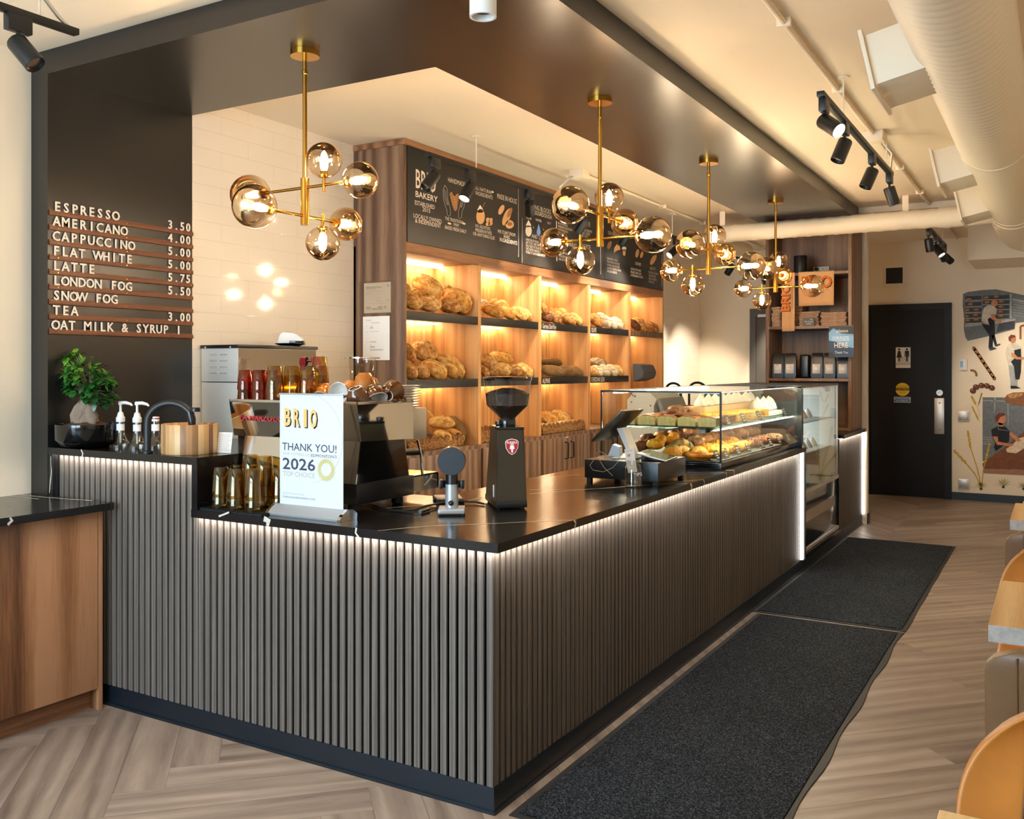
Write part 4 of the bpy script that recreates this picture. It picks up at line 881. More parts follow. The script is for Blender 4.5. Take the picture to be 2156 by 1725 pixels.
mb = MB(); mb.X = Matrix.Translation((-1.402, 0.2005, 1.273)) @ Matrix.Rotation(R(-9.8), 4, 'X') @ Matrix.Translation((0, -0.002, 0)); mb.text('LA MARZOCCO', 0.026, FY(0, 0, 0), ext=0.0015, xs=0.98, bold=0.02, spacing=1.08); at0(mb.done('badge_lettering', 'red', em))
def zrow(px, base, y): p = ony(px, base, y); return p.x
def tumbler(mb_parent, z, r0, r1, h, mat, th=0.0022):
    """upside-down tumbler: rim (r0) below, foot (r1) on top"""
    mb = MB(); mb.lathe([(r0, z), (r0 + .0006, z + .006), (r1, z + h - .006), (r1 - .004, z + h), (0.0, z + h)], 26, cap0=False, cap1=True)
    pass; return mb
def glass_stack(name, px_label, x, y, z0, n, r0, r1, h, step, mat, group, cat='glass', start=None):
    for k in range(n):
        mb = tumbler(None, 0, r0, r1, h, mat); o = mb.done(name, mat, loc=(x, y, z0 + k * step), smooth=50)
        tag(o, '%s, %s of %s' % (px_label[0], ('lowest', 'second', 'third', 'topmost')[k] if k < n - 1 else 'topmost', px_label[1]), cat, group)
gm = thing('bar_mat', 'black ribbed rubber bar mat under the olive tumblers', 'bar mat', (-1.21, 0.095, ZC))
mb = MB(); mb.box(-0.185, 0.16, -0.118, 0.14, 0.0002, 0.004); mb.done('sheet', 'rubber', gm, smooth=0)
mb = MB()
for k in range(40): mb.box(-0.182 + k * 0.0086, -0.182 + k * 0.0086 + 0.004, -0.115, 0.137, 0.004, 0.0085)
mb.done('rib', 'rubber', gm, smooth=0)
G = 'olive tumblers stacked upside down on the bar mat'
for i, (x, y, n) in enumerate(((-1.331, 0.03, 2), (-1.236, 0.025, 2), (-1.137, 0.028, 2), (-1.095, 0.125, 2))):
    glass_stack('tumbler', ('olive amber tumbler', 'the %s front stack counted from the raised ledge' % ORD[i]), x, y, ZC + 0.0087, n, 0.0395, 0.0315, 0.122, 0.044, 'amber_glass', G)
for i, (x, y, n) in enumerate(((-1.345, 0.135, 2), (-1.262, 0.13, 3), (-1.178, 0.125, 3))):
    glass_stack('tumbler', ('olive amber tumbler', 'the %s rear stack counted from the raised ledge' % ORD[i]), x, y, ZC + 0.0087, n, 0.0395, 0.0315, 0.122, 0.044, 'amber_glass', G)
ZT = 1.3525
G = 'red glasses stacked on the espresso machine'
for i, (x, y) in enumerate(((-1.405, 0.235), (-1.395, 0.305), (-1.318, 0.235), (-1.31, 0.305))):
    glass_stack('red_glass', ('small red espresso glass', 'the %s stack on the machine top' % ORD[i]), x, y, ZT, 2, 0.0345, 0.028, 0.085, 0.052, 'red_glass', G)
G = 'amber tumblers on the espresso machine'
for i, (x, y, n) in enumerate(((-1.235, 0.24, 2), (-1.225, 0.33, 2), (-1.145, 0.34, 2), (-1.155, 0.43, 3))):
    glass_stack('amber_tumbler', ('amber tumbler', 'the %s amber stack on the machine top' % ORD[i]), x, y, ZT, n, 0.0395, 0.0315, 0.115, 0.04, 'amber_glass', G)
pbr('glaze_brown', '5d3413', 0.12, coat=0.6, var=.25, vs=12); pbr('glaze_caramel', 'b0661c', 0.12, coat=0.6, var=.25, vs=12); pbr('porcelain', 'ece6de', 0.15, coat=0.5)
def cup(label, px, py, y, mat, rot, s=1.0):
    p = ony(px, py, y); t = thing('coffee_cup', label, 'cup', p, 0, 'glazed cups heaped on the espresso machine'); t.rotation_euler = [R(a) for a in rot]; t.scale = (s,) * 3
    c0 = 0.03
    mb = MB(); mb.lathe([(0.0, 0.003 - c0), (0.021, 0.003 - c0), (0.0225, 0 - c0), (0.0245, 0 - c0), (0.026, 0.004 - c0), (0.038, 0.018 - c0), (0.045, 0.038 - c0), (0.0475, 0.06 - c0)], 36, cap1=False); mb.done('bowl', mat, t, smooth=60)
    mb = MB(); mb.lathe([(0.0475, 0.06 - c0), (0.0462, 0.0615 - c0), (0.0448, 0.06 - c0), (0.042, 0.036 - c0), (0.034, 0.016 - c0), (0.0, 0.009 - c0)], 36, cap0=False); mb.done('lining', 'porcelain', t, smooth=60)
    mb = MB(); mb.tube([(0.043, 0, 0.05 - c0), (0.06, 0, 0.052 - c0), (0.068, 0, 0.042 - c0), (0.064, 0, 0.028 - c0), (0.042, 0, 0.022 - c0)], 0.0045, 10); mb.done('handle', mat, t)
    mb = MB(); mb.lathe([(0.0205, -0.0005 - c0), (0.0245, -0.0005 - c0)], 30, cap0=False, cap1=False); mb.done('foot_ring', 'porcelain', t)
cup('caramel coffee cup tipped on its side against the amber tumblers', 650, 823, 0.36, 'glaze_caramel', (0, 75, 150))
cup('caramel coffee cup leaning behind the banner top', 686, 826, 0.40, 'glaze_caramel', (150, 20, 40))
cup('coffee cup turned to show its white inside', 719, 829, 0.33, 'glaze_caramel', (88, -28, 12))
cup('caramel coffee cup upside down at the back of the heap', 738, 818, 0.47, 'glaze_caramel', (165, 8, 20))
cup('caramel coffee cup upside down on top of the heap', 768, 800, 0.40, 'glaze_caramel', (180, 0, 0))
cup('brown coffee cup upside down in front with its foot ring showing', 752, 833, 0.28, 'glaze_brown', (158, 12, 200), 1.08)
cup('brown coffee cup leaning upside down beside the front one', 787, 830, 0.35, 'glaze_brown', (150, -28, 30), 1.05)
cup('dark brown coffee cup lying with its round foot facing out', 823, 828, 0.42, 'glaze_brown', (-72, 30, 20), 1.02)
q = 1.3225
for k in range(9):
    o = MB().lathe([(0.0, 0), (0.03, 0), (0.036, 0.003), (0.062, 0.0085), (0.0635, 0.0098), (0.06, 0.0096), (0.034, 0.0048), (0, 0.004)], 36).done('saucer', 'porcelain', loc=(-0.845, 0.645, q + 0.0112 * k), smooth=50)
    tag(o, 'white saucer, %s from the bottom of the stack by the cups' % ORD[k], 'saucer', 'saucers stacked behind the cups')
g2 = thing('second_grinder', 'coffee grinder with an empty clear hopper behind the cups', 'coffee grinder', (-1.62, 1.28, ZC))
mb = MB(); mb.box(-0.08, 0.08, -0.11, 0.11, 0, 0.44, 0.012); mb.done('body', 'black_plastic', g2)
mb = MB(); mb.lathe([(0.075, 0.44), (0.09, 0.45), (0.1, 0.475), (0.1, 0.485), (0.02, 0.492)], 28); mb.done('collar', 'chrome', g2)
mb = MB(); mb.lathe([(0.05, 0.492), (0.068, 0.52), (0.072, 0.63)], 28, cap0=False, cap1=False); mb.done('hopper', 'hopper_plastic', g2)
mb = MB(); mb.lathe([(0.0, 0.63), (0.095, 0.63), (0.095, 0.637), (0.03, 0.642), (0, .642)], 28); mb.done('lid', 'chrome', g2)
p_ = ony(683, 771, 1.5); t = thing('red_lever', 'small red tap lever sticking out behind the amber tumblers', 'lever', (-2.105, 1.40, 1.53))
mb = MB(); mb.X = Matrix.Rotation(R(12), 4, 'X'); mb.prism([(0.0, 0.03), (0.04, 0.03), (0.052, 0.0), (0.05, -0.05), (0.03, -0.04), (0, 0)], lambda a, z, d: (a + 0.02, d, z), -0.012, 0.012); mb.done('grip', 'red', t)
mb = MB(); mb.cyl((0.0, 0, 0.01), (0.03, 0, 0.01), 0.008, n=12); mb.done('spindle', 'chrome', t)

# roll-up banner
rb = thing('roll_up_banner', 'white tabletop roll-up banner reading THANK YOU on a silver base', 'banner', (-0.88, 0.07, ZC))
mb = MB(); mb.prism([(-0.045, 0), (0.05, 0), (0.052, 0.02), (0.03, 0.036), (0.0, 0.04), (-0.03, 0.022), (-0.046, 0.008)], lambda y, z, d: (d, y, z), -0.178, 0.178); mb.done('base', 'silver_plastic', rb)
mb = MB()
for s in (-1, 1): mb.prism([(-0.047, 0), (0.052, 0), (0.054, 0.022), (0.03, 0.039), (0.0, 0.043), (-0.032, 0.024), (-0.048, 0.008)], lambda y, z, d, s=s: (s * (0.178 + d), y, z), 0, 0.014)
mb.done('end_cap', 'chrome', rb)
mb = MB(); mb.box(-0.164, 0.164, 0.004, 0.0052, 0.034, 0.478); mb.done('sheet', 'banner_sheet', rb)
mb = MB(); mb.box(-0.166, 0.166, 0.001, 0.009, 0.474, 0.48, 0.001); mb.tube([(0, 0.012, 0.03), (0, 0.012, 0.476)], 0.004, 8); mb.done('pole', 'silver_plastic', rb)
BX = lambda px: -0.164 + (px - 240) / (985 - 240) * 0.328
def BZ(px, py): return 0.478 - (py - 75 - (px - 250) * 0.02) / 1425 * 0.444
def btx(mb, s, px, py, h, xs=1.0, bold=0, y=0.0037, fw=None): mb.text(s, h / 1425 * 0.444, FY(BX(px), y, BZ(px, py)), xs=xs, bold=bold, fw=fw / 745 * 0.328 if fw else None)
mb = MB(); btx(mb, 'THANK YOU!', 270, 795, 94, fw=640, bold=.006); btx(mb, "EDMONTON'S", 615, 868, 36, fw=298); btx(mb, '2026', 275, 1035, 140, fw=390, bold=.016); btx(mb, 'TOPCHOICEAWARDS.COM', 275, 1402, 22, fw=388); mb.done('dark_lettering', 'ink', rb)
mb = MB(); btx(mb, 'FOR VOTING US', 283, 858, 36, fw=315); btx(mb, 'TOP CHOICE', 280, 1125, 62, fw=380); btx(mb, '#TOPCHOICE2026', 272, 1355, 20, fw=262)
A = [(BX(540 + 440 * math.sin(a)), 0.0037, BZ(600, 640 - 570 * math.cos(a))) for a in [0.05 + i * 0.1 for i in range(30)] if 540 + 440 * math.sin(a) < 978 and 640 - 570 * math.cos(a) > 78]
mb.tube(A, 0.0006, 4); mb.done('faint_lettering', 'ink_faint', rb)
mb = MB()
for k, ch in enumerate('BRIO'):
    for j, (dx, dz) in enumerate(((14, 14), (8, 8))): btx(mb, ch, (296, 405, 528, 600)[k] + dx, 478 + dz + 6 * k, 215, bold=.03, y=0.0038, fw=(75, 75, 38, 84)[k])
mb.done('logo_shadow', 'shadow_ink', rb)
mb = MB()
for k, ch in enumerate('BRIO'): btx(mb, ch, (296, 405, 528, 600)[k], 478 + 6 * k, 215, bold=.03, y=0.0034, fw=(75, 75, 38, 84)[k])
mb.done('logo_lettering', 'gold_ink', rb)
mb = MB(); c = (BX(792), 0, BZ(792, 1020)); mb.tube([(c[0] + 0.034 * math.cos(a), 0.0036, c[2] + 0.034 * math.sin(a)) for a in [2 * PI * i / 40 for i in range(41)]], [0.0105] * 41, 4, False)
for v in mb.bm.verts: v.co.y = 0.0036 + (v.co.y - 0.0036) * 0.04
for k in range(30):
    a = 2 * PI * k / 30; mb.box(c[0] + .047 * math.cos(a) - .0015, c[0] + .047 * math.cos(a) + .0015, 0.0034, 0.0037, c[2] + .047 * math.sin(a) - .0015, c[2] + .047 * math.sin(a) + .0015)
mb.done('seal', 'seal', rb)

# grinder with bean hopper
gr = thing('coffee_grinder', 'tall dark bronze coffee grinder with a clear hopper of beans', 'coffee grinder', (-0.385, 0.725, ZC), R(42))
pbr('bronze', '3d3529', 0.34, metal=0.55, spec=0.5, coat=0.15)
def loft(mb, secs, bev=0):
    rings = [[mb.v((x, y, z)) for x, y in ((x0, y0), (x1, y0), (x1, y1), (x0, y1))] for (x0, x1, y0, y1, z) in secs]; mb.skin(rings); return mb
mb = MB(); loft(mb, [(-0.063, 0.063, -0.135, 0.125, 0.022), (-0.063, 0.063, -0.132, 0.118, 0.05), (-0.057, 0.057, -0.11, 0.05, 0.325)]); bmesh.ops.bevel(mb.bm, geom=[e for e in mb.bm.edges if abs((e.verts[0].co - e.verts[1].co).z) > .02], offset=0.008, segments=3, affect='EDGES'); mb.done('body', 'bronze', gr)
mb = MB(); mb.box(-0.066, 0.066, -0.138, 0.13, 0.006, 0.036, 0.008); mb.done('plinth', 'black_plastic', gr)
for x in (-.05, .05):
    for y in (-.11, .1): mb = MB(); mb.lathe([(0.008, 0), (0.01, 0.008)], 12, c=(x, y, 0)); mb.done('foot', 'rubber', gr)
mb = MB(); mb.box(-0.058, 0.058, -0.112, 0.052, 0.325, 0.336, 0.004); mb.lathe([(0.034, 0.336), (0.036, 0.345), (0.036, 0.362), (0.033, 0.368)], 24, c=(0, -0.045, 0)); mb.done('top_plate', 'gloss_black', gr)
mb = MB(); mb.lathe([(0.015, 0.336), (0.018, 0.34), (0.018, 0.352), (0.0, 0.354)], 16, c=(-0.02, 0.035, 0)); mb.done('knob', 'black_plastic', gr)
hc = (0, -0.045)
mb = MB(); mb.lathe([(0.032, 0.362), (0.034, 0.372), (0.088, 0.424), (0.0995, 0.525), (0.101, 0.533)], 40, c=(*hc, 0), cap0=False, cap1=False); mb.done('hopper', 'hopper_plastic', gr)
mb = MB(); mb.lathe([(0.103, 0.528), (0.104, 0.536), (0.098, 0.543), (0.0, 0.545), ], 40, c=(*hc, 0)); mb.done('hopper_lid', 'gloss_black', gr)
pbr('beans', '231812', 0.45, var=0.5, vs=160, bump=1.0, bs=170)
mb = MB(); mb.lathe([(0.031, 0.366), (0.033, 0.373), (0.0865, 0.425), (0.0925, 0.472), (0.07, 0.482), (0.03, 0.494), (0.0, 0.496)], 48, c=(*hc, 0))
bmesh.ops.subdivide_edges(mb.bm, edges=mb.bm.edges[:], cuts=2, use_grid_fill=True)
for v in mb.bm.verts:
    if v.co.z > 0.47: v.co.z += 0.004 * noise.noise(v.co * 130)
tag(mb.done('coffee_beans', 'beans', gr), kind='stuff')
def shield(s): return [(x * s, z * s) for x, z in ((0, -.036), (.014, -.027), (.025, -.008), (.028, .018), (.02, .026), (0, .031), (-.02, .026), (-.028, .018), (-.025, -.008), (-.014, -.027))]
lx = lambda y, z: y
mb = MB(); mb.X = Matrix.Translation((0.004, -0.1165, 0.258)) @ Matrix.Rotation(R(4.6), 4, 'X').inverted(); mb.prism(shield(1.0), lambda x, z, d: (x, d, z), -0.0035, 0.002); bd_ = mb.done('emblem', 'white_card', gr)
mb = MB(); mb.X = Matrix.Translation((0.004, -0.1165, 0.258)) @ Matrix.Rotation(R(4.6), 4, 'X').inverted(); mb.prism(shield(0.92), lambda x, z, d: (x, d, z), -0.0042, -0.003); mb.done('emblem_field', 'red', bd_)
mb = MB(); mb.X = Matrix.Translation((0.004, -0.1165, 0.258)) @ Matrix.Rotation(R(4.6), 4, 'X').inverted(); mb.text('EUREKA', 0.0085, FY(0, -0.0046, 0.011), 'CENTER', bold=.02)
mb.prism([(0, -.028), (.004, -.022), (.003, -.014), (.011, -.010), (.008, -.003), (.009, .003), (.003, .003), (0, .008), (-.003, .003), (-.009, .003), (-.008, -.003), (-.011, -.010), (-.003, -.014), (-.004, -.022)], lambda x, z, d: (x, d, z), -0.0048, -0.0042); mb.box(-.008, .008, -.0048, -.0042, .0065, .0095); mb.done('emblem_lettering', 'white_card', bd_)
mb = MB(); mb.box(-0.0655, -0.064, -0.085, -0.062, 0.045, 0.095, .001); mb.done('sticker', 'white_card', gr)

# little tamper
tp = thing('coffee_tamper', 'small automatic tamper with a round black head on a silver post', 'tamper', (-0.448, 0.415, ZC), R(32))
mb = MB(); mb.box(-0.053, 0.053, -0.06, 0.05, 0.006, 0.026, 0.006, 3); mb.done('base_plate', 'silver_plastic', tp)
for x in (-.045, .045): mb = MB(); mb.lathe([(0.006, 0), (0.006, 0.007)], 10, c=(x, -0.048, 0)); mb.done('foot', 'rubber', tp)
mb = MB(); mb.lathe([(0.026, 0.026), (0.0255, 0.118), (0.022, 0.118)], 32); mb.done('post', 'silver_plastic', tp)
mb = MB(); mb.lathe([(0.0235, 0.118), (0.0235, 0.17)], 32); mb.box(-0.05, -0.035, -0.02, 0.03, 0.10, 0.135, .004); mb.box(0.035, 0.05, -0.02, 0.03, 0.10, 0.135, .004); mb.box(-0.05, 0.05, 0.02, 0.03, 0.10, 0.13, .003); mb.done('fork', 'black_plastic', tp)
mb = MB(); mb.cyl((0, -0.045, 0.212), (0, 0.045, 0.212), 0.055, n=48); bmesh.ops.bevel(mb.bm, geom=[e for e in mb.bm.edges if abs(e.verts[0].co.y - e.verts[1].co.y) < 1e-5], offset=.004, segments=2, affect='EDGES'); mb.done('head', 'bronze', tp)
pbr('slate_blue', '2b3138', 0.45)
mb = MB(); mb.cyl((0, -0.0475, 0.212), (0, -0.045, 0.212), 0.0535, n=48); mb.done('face_disc', 'slate_blue', tp)
mb = MB(); mb.sph((-0.002, -0.031, 0.046), 0.011, 14, 10); mb.done('knob', 'black_plastic', tp)
sc = thing('coffee_scale', 'flat black scale lying between the tamper and the grinder', 'scale', (-0.74, 0.70, ZC), R(42)); sc.location = (-0.66, 0.70, ZC)
mb = MB(); mb.box(-0.06, 0.06, -0.075, 0.075, 0.0005, 0.016, 0.004); mb.done('body', 'black_plastic', sc); mb = MB(); mb.box(-.055, .055, -.05, .07, .0162, .0185, .002); mb.done('weighing_plate', 'steel_matte', sc)
cb = thing('power_cable', 'black cable snaking across the counter behind the tamper', 'cable', (-0.6, 0.4, ZC))
def cp(px, py, dz=0.005): v = onz(px, py, ZC); return Vector((v.x, v.y, ZC + dz)) - Vector((-0.6, 0.4, ZC))
mb = MB(); mb.tube([cp(784, 1067), cp(800, 1073), cp(828, 1078), cp(850, 1079), cp(868, 1077), cp(895, 1069, .006), cp(930, 1064, .01), cp(965, 1061, .012), cp(1000, 1061, .008), cp(1020, 1064)], 0.0042, 8); mb.done('cord', 'rubber', cb)
mb = MB(); mb.tube([cp(832, 1078), cp(860, 1081), cp(880, 1083), cp(900, 1077), cp(925, 1070)], 0.0025, 8); mb.done('thin_cord', 'rubber', cb)
mb = MB(); mb.tube([cp(884, 1083, .009), cp(902, 1077, .009)], 0.008, 12); mb.done('ferrite', 'black_plastic', cb)

# ---------------------------------------------------------------- till
dr = thing('cash_drawer', 'flat black cash drawer on short feet', 'cash drawer', (-0.26, 1.835, ZC))
mb = MB(); mb.box(-0.2, 0.2, -0.195, 0.195, 0.018, 0.112, 0.003); mb.done('case', 'black_plastic', dr)
mb = MB(); mb.box(-0.2035, -0.2, -0.18, 0.18, 0.026, 0.104); mb.done('drawer_front', 'matte_black', dr)
for x in (-.18, .18):
    for y in (-.175, .175): mb = MB(); mb.box(x - .012, x + .012, y - .012, y + .012, 0, 0.019); mb.done('foot', 'rubber', dr)
ZD = ZC + 0.1125
td = thing('tablet_stand', 'tablet till tilted on a pale angled stand, seen from behind', 'till', (-0.33, 1.79, ZD))
B_, T_ = Vector((-0.09, 0, 0.092)), Vector((0.07, 0, 0.248))
ax = (T_ - B_).normalized(); nrm = Vector((ax.z, 0, -ax.x))
mb = MB(); mb.X = Matrix.Translation((B_ + T_) / 2) @ Matrix(((ax.x, 0, nrm.x, 0), (0, 1, 0, 0), (ax.z, 0, nrm.z, 0), (0, 0, 0, 1))); X_ = mb.X.copy()
mb.box(-0.114, 0.114, -0.145, 0.145, -0.009, 0.004, 0.003); mb.done('tablet', 'bronze', td)
mb = MB(); mb.X = X_; mb.box(-0.108, 0.108, -0.139, 0.139, -0.0098, -0.009); mb.done('screen', 'screen', td)
mb = MB(); mb.X = X_; mb.box(-0.02, 0.02, -0.02, 0.02, 0.004, 0.0048, 0.0003); mb.box(-.012, .012, -.012, .012, .0048, .0052); mb.done('back_badge', 'black_plastic', td)
mb = MB(); mb.prism([(0.0, 0.155), (0.03, 0.16), (0.098, 0.006), (0.09, 0.0), (0.075, 0.0)], lambda x, z, d: (x, d, z), -0.04, 0.045); mb.done('leg', 'white_plastic', td)
mb = MB(); mb.box(-0.02, 0.10, -0.055, 0.06, 0.0005, 0.008, 0.003); mb.done('foot_plate', 'white_plastic', td)
ct2 = thing('customer_tablet', 'tablet lying face up at a slant on the cash drawer', 'tablet', (-0.145, 1.81, ZD + 0.001), R(8))
mb = MB(); mb.X = Matrix.Rotation(R(12), 4, 'Y'); mb.box(-0.075, 0.085, -0.115, 0.125, 0.017, 0.024, 0.003); mb.done('case', 'silver_plastic', ct2)
mb = MB(); mb.X = Matrix.Rotation(R(12), 4, 'Y'); mb.box(-0.069, 0.079, -0.108, 0.118, 0.0242, 0.025); mb.done('screen', 'screen', ct2)
mb = MB(); mb.prism([(-0.06, 0), (0.07, 0), (0.06, 0.006), (-0.055, 0.028)], lambda x, z, d: (x, d, z), -0.05, 0.06); mb.done('wedge', 'black_plastic', ct2)
p_ = onz(1290, 957, ZD); rd = thing('card_dock', 'small pale grey card reader at the staff side of the cash drawer', 'card reader', (-0.40, 1.885, ZD), R(10))
mb = MB(); mb.prism([(-0.03, 0), (0.035, 0), (0.03, 0.05), (-0.005, 0.062)], lambda x, z, d: (x, d, z), -0.035, 0.035); mb.done('body', 'silver_plastic', rd)
wr = thing('charging_wire', 'thin grey charging wire looping down over the drawer edge', 'wire', (-0.33, 1.62, ZC))
W_ = lambda px, py, y=1.632: ony(px, py, y) - Vector((-0.33, 1.62, ZC))
mb = MB(); mb.tube([W_(1316, 952), W_(1305, 958), W_(1302, 972, 1.625), W_(1290, 985, 1.62), W_(1270, 994, 1.62), W_(1248, 990, 1.62), W_(1242, 980, 1.62), W_(1252, 966, 1.622), W_(1262, 960), W_(1290, 958)], 0.0015, 6)
mb.tube([W_(1275, 957), W_(1262, 950), W_(1256, 953), W_(1258, 962, 1.626), W_(1272, 985, 1.62), W_(1290, 1002, 1.615)], 0.0015, 6); mb.done('cord', 'print_grey', wr)
jr = thing('tip_jar', 'small clear mason jar with a few coins and a card in it', 'jar', (-0.155, 1.555, ZC))
mb = MB(); mb.lathe([(0.0, 0), (0.038, 0), (0.043, 0.006), (0.043, 0.085), (0.036, 0.104), (0.031, 0.11), (0.031, 0.126), (0.033, 0.127), (0.033, 0.13), (0.030, 0.13)], 36, cap1=False); mb.done('glass_body', 'bottle_glass', jr)
mb = MB(); mb.X = Matrix.Rotation(R(30), 4, 'Z') @ Matrix.Rotation(R(-6), 4, 'Y'); mb.text('TIPS', 0.016, FY(0.002, -0.0436, 0.055), 'LEFT'); o = mb.done('embossed_lettering', 'white_card', jr)
tc = thing('card_in_jar', 'white business card with a tan drawing standing in the tip jar', 'card', (-0.158, 1.555, ZC + 0.07), R(30))
mb = MB(); mb.X = Matrix.Rotation(R(-9), 4, 'Y'); mb.box(-0.023, 0.023, -0.0005, 0.0005, 0.0, 0.118); mb.done('card_sheet', 'white_card', tc)
mb = MB(); mb.X = Matrix.Rotation(R(-9), 4, 'Y'); mb.cyl((-.006, -.0006, .085), (-.006, -.0012, .085), .008, n=14); mb.box(-.018, .015, -.0012, -.0006, .106, .108); mb.done('printing', 'chalk_tan', tc)
rnd = random.Random(3)
for k in range(6):
    a = rnd.uniform(0, 6.28); o = MB().cyl((0, 0, 0), (0, 0, 0.0018), 0.012, n=18).done('coin', 'steel' if k % 2 else 'brass', loc=(-0.155 + .022 * math.cos(a), 1.555 + .022 * math.sin(a), ZC + .0065 + .0022 * k), rot=(R(rnd.uniform(-8, 8)), R(rnd.uniform(-8, 8)), 0))
    tag(o, 'small coin lying at the bottom of the clear tip jar', 'coin', 'coins in the tip jar')
# ---------------------------------------------------------------- bread
def crust(name, cols, flour, sc=9.0, seeds=False):
    t = NT(name); b = t.bsdf(0.55, 0, 0.35)
    oi = t.n('ShaderNodeObjectInfo'); c = t.coord()
    va = t.n('ShaderNodeVectorMath', operation='ADD'); t.l(c, va.inputs[0]); k = t.n('ShaderNodeCombineXYZ')
    t.l(t.math('MULTIPLY', oi.outputs['Random'], 40.0), k.inputs[0]); t.l(k.outputs[0], va.inputs[1]); v = va.outputs[0]
    n1 = t.noise(v, 2.2, 5, 0.6); n2 = t.noise(v, sc, 4, 0.65)
    f = t.math('ADD', t.math('MULTIPLY', n1, 0.85), t.math('MULTIPLY', n2, 0.42)); f = t.math('ADD', f, t.math('MULTIPLY', t.math('SUBTRACT', oi.outputs['Random'], 0.5), 0.12))
    col = t.ramp(f, [(0.38 + 0.40 * i / (len(cols) - 1), x) for i, x in enumerate(cols)])
    a = t.n('ShaderNodeAttribute'); a.attribute_name = 'slash'
    col = t.mix(t.math('MULTIPLY', a.outputs['Fac'], 0.65), col, cols[-1])
    fl = t.ramp(t.noise(v, 3.5, 6, 0.75), [(0.52, (0, 0, 0)), (0.66, (flour,) * 3)])
    col = t.mix(fl, col, 'e3cfae')
    if seeds:
        vo = t.n('ShaderNodeTexVoronoi'); vo.inputs['Scale'].default_value = 24; t.l(v, vo.inputs['Vector'])
        col = t.mix(t.ramp(vo.outputs['Distance'], [(0.25, (1, 1, 1)), (0.5, (0, 0, 0))]), col, 'd9b27a'); t.bump(vo.outputs['Distance'], b, 0.9, 0.03)
    else: t.bump(n2, b, 0.5, 0.05)
    t.l(col, b.inputs['Base Color']); M[name] = t.m
crust('crust_brown', ['5e2c0c', '9c5a1c', 'cf8f3e', 'efc987'], 0.7)
crust('crust_gold', ['7a3f0f', 'c27c28', 'e5a74a', 'f7d893'], 0.4)
crust('crust_pale', ['c08845', 'e0b36c', 'f2dbac', 'fbf0da'], 0.9)
crust('crust_dark', ['2f190d', '4f2a14', '744322', '95602f'], 0.3)
crust('crust_seed', ['6b4420', '93632f', 'b08145', 'c79c60'], 0.1, seeds=True)
LOAF = {}
def loaf_mesh(kind, i):
    key = (kind, i)
    if key in LOAF: return LOAF[key]
    mb = MB(); mb.sph((0, 0, 0), 1.0, 36, 24); sl = mb.bm.verts.layers.float.new('slash'); off = Vector((i * 7.3, len(kind) * 3.1, 2.0))
    nsl = {'crust_pale': 3, 'crust_gold': 1, 'crust_brown': 1, 'crust_dark': 2, 'crust_seed': 0}[kind] + (1 if i == 2 else 0)
    for v in mb.bm.verts:
        p = v.co.copy(); s = 0.0
        p.x = math.copysign(abs(p.x) ** 0.92, p.x)
        if p.z < 0: p.z *= 0.72
        r = 1 + 0.07 * noise.noise(p * 1.6 + off) + 0.03 * noise.noise(p * 4 + off)
        for k in range(nsl):
            ang = (0.25 + 0.12 * i) if nsl < 2 else 0.9
            q = p.y * math.cos(ang) - (p.x - (k - (nsl - 1) / 2) * 0.62) * math.sin(ang) + 0.06 * math.sin(p.x * 3 + i)
            if p.z > 0.1 and abs(q) < 0.3 and (nsl > 1 or abs(p.x) < 0.8):
                g = math.exp(-(q / 0.085) ** 2); s = max(s, math.exp(-((q + .1) / 0.13) ** 2)); r += -0.16 * g + 0.10 * math.exp(-((q - 0.15) / 0.07) ** 2)
        v.co = p * r; v[sl] = s
    me = bpy.data.meshes.new('loaf'); mb.bm.to_mesh(me); mb.bm.free(); me.materials.append(M[kind]); me.polygons.foreach_set('use_smooth', [True] * len(me.polygons))
    LOAF[key] = me; return me
BAY = ['first', 'second', 'third', 'fourth', 'fifth']
DESC = {'crust_brown': 'crusty brown loaf', 'crust_gold': 'golden scored loaf', 'crust_pale': 'pale floured loaf', 'crust_dark': 'dark rye loaf', 'crust_seed': 'seed-crusted loaf'}
def loaves(level, bay, items, fr):
    """items: (x, y, length, thickness, slope in the picture, kind, how far in); fr maps the close-up onto the photograph"""
    items = sorted(items, key=lambda q: q[0]); s = fr[2]; cnt = {}
    for n, (x, y, L, T, a, kind, xd) in enumerate(items):
        kd = 'crust_' + kind; p = onx(fr[0] + x / s, fr[1] + y / s, xd); m = mpp(p) / s
        me = loaf_mesh(kd, n % 3); o = bpy.data.objects.new('bread_loaf', me); COL.objects.link(o)
        t = R(a); u = RT * math.cos(t) + UP * math.sin(t); v = -RT * math.sin(t) + UP * math.cos(t); w = v.cross(u) * -1
        tilt = R(28); vv = v * math.cos(tilt) - FW * math.sin(tilt); w = vv.cross(u)
        X = Matrix((u, w, vv)).transposed().to_4x4(); o.matrix_world = Matrix.Translation(p) @ X @ Matrix.Diagonal((L * m / 2, T * m / 2 * 0.95, T * m / 2 * 1.08, 1))
        bpy.context.view_layer.update(); co = [o.matrix_world @ v.co for v in me.vertices]
        zf = {'top shelf': 1.8545, 'middle shelf': 1.4085, 'ledge basket': 0.9585}[level]
        lo = [min(c[k] for c in co) for k in range(3)]; hi = [max(c[k] for c in co) for k in range(3)]; d = Vector((0, 0, max(0, zf - lo[2])))
        for k, (a_, b_) in ((0, (-2.372, -1.99)), (1, (DIV[bay][1] + .004, DIV[bay + 1][0] - .004))):
            if lo[k] < a_: d[k] = a_ - lo[k]
            elif hi[k] > b_: d[k] = b_ - hi[k]
        o.location += d
        tag(o, '%s, %s along the %s of the %s bay from the notices' % (DESC[kd], ORD[n], level, BAY[bay]), 'bread', 'loaves in the bread shelves')
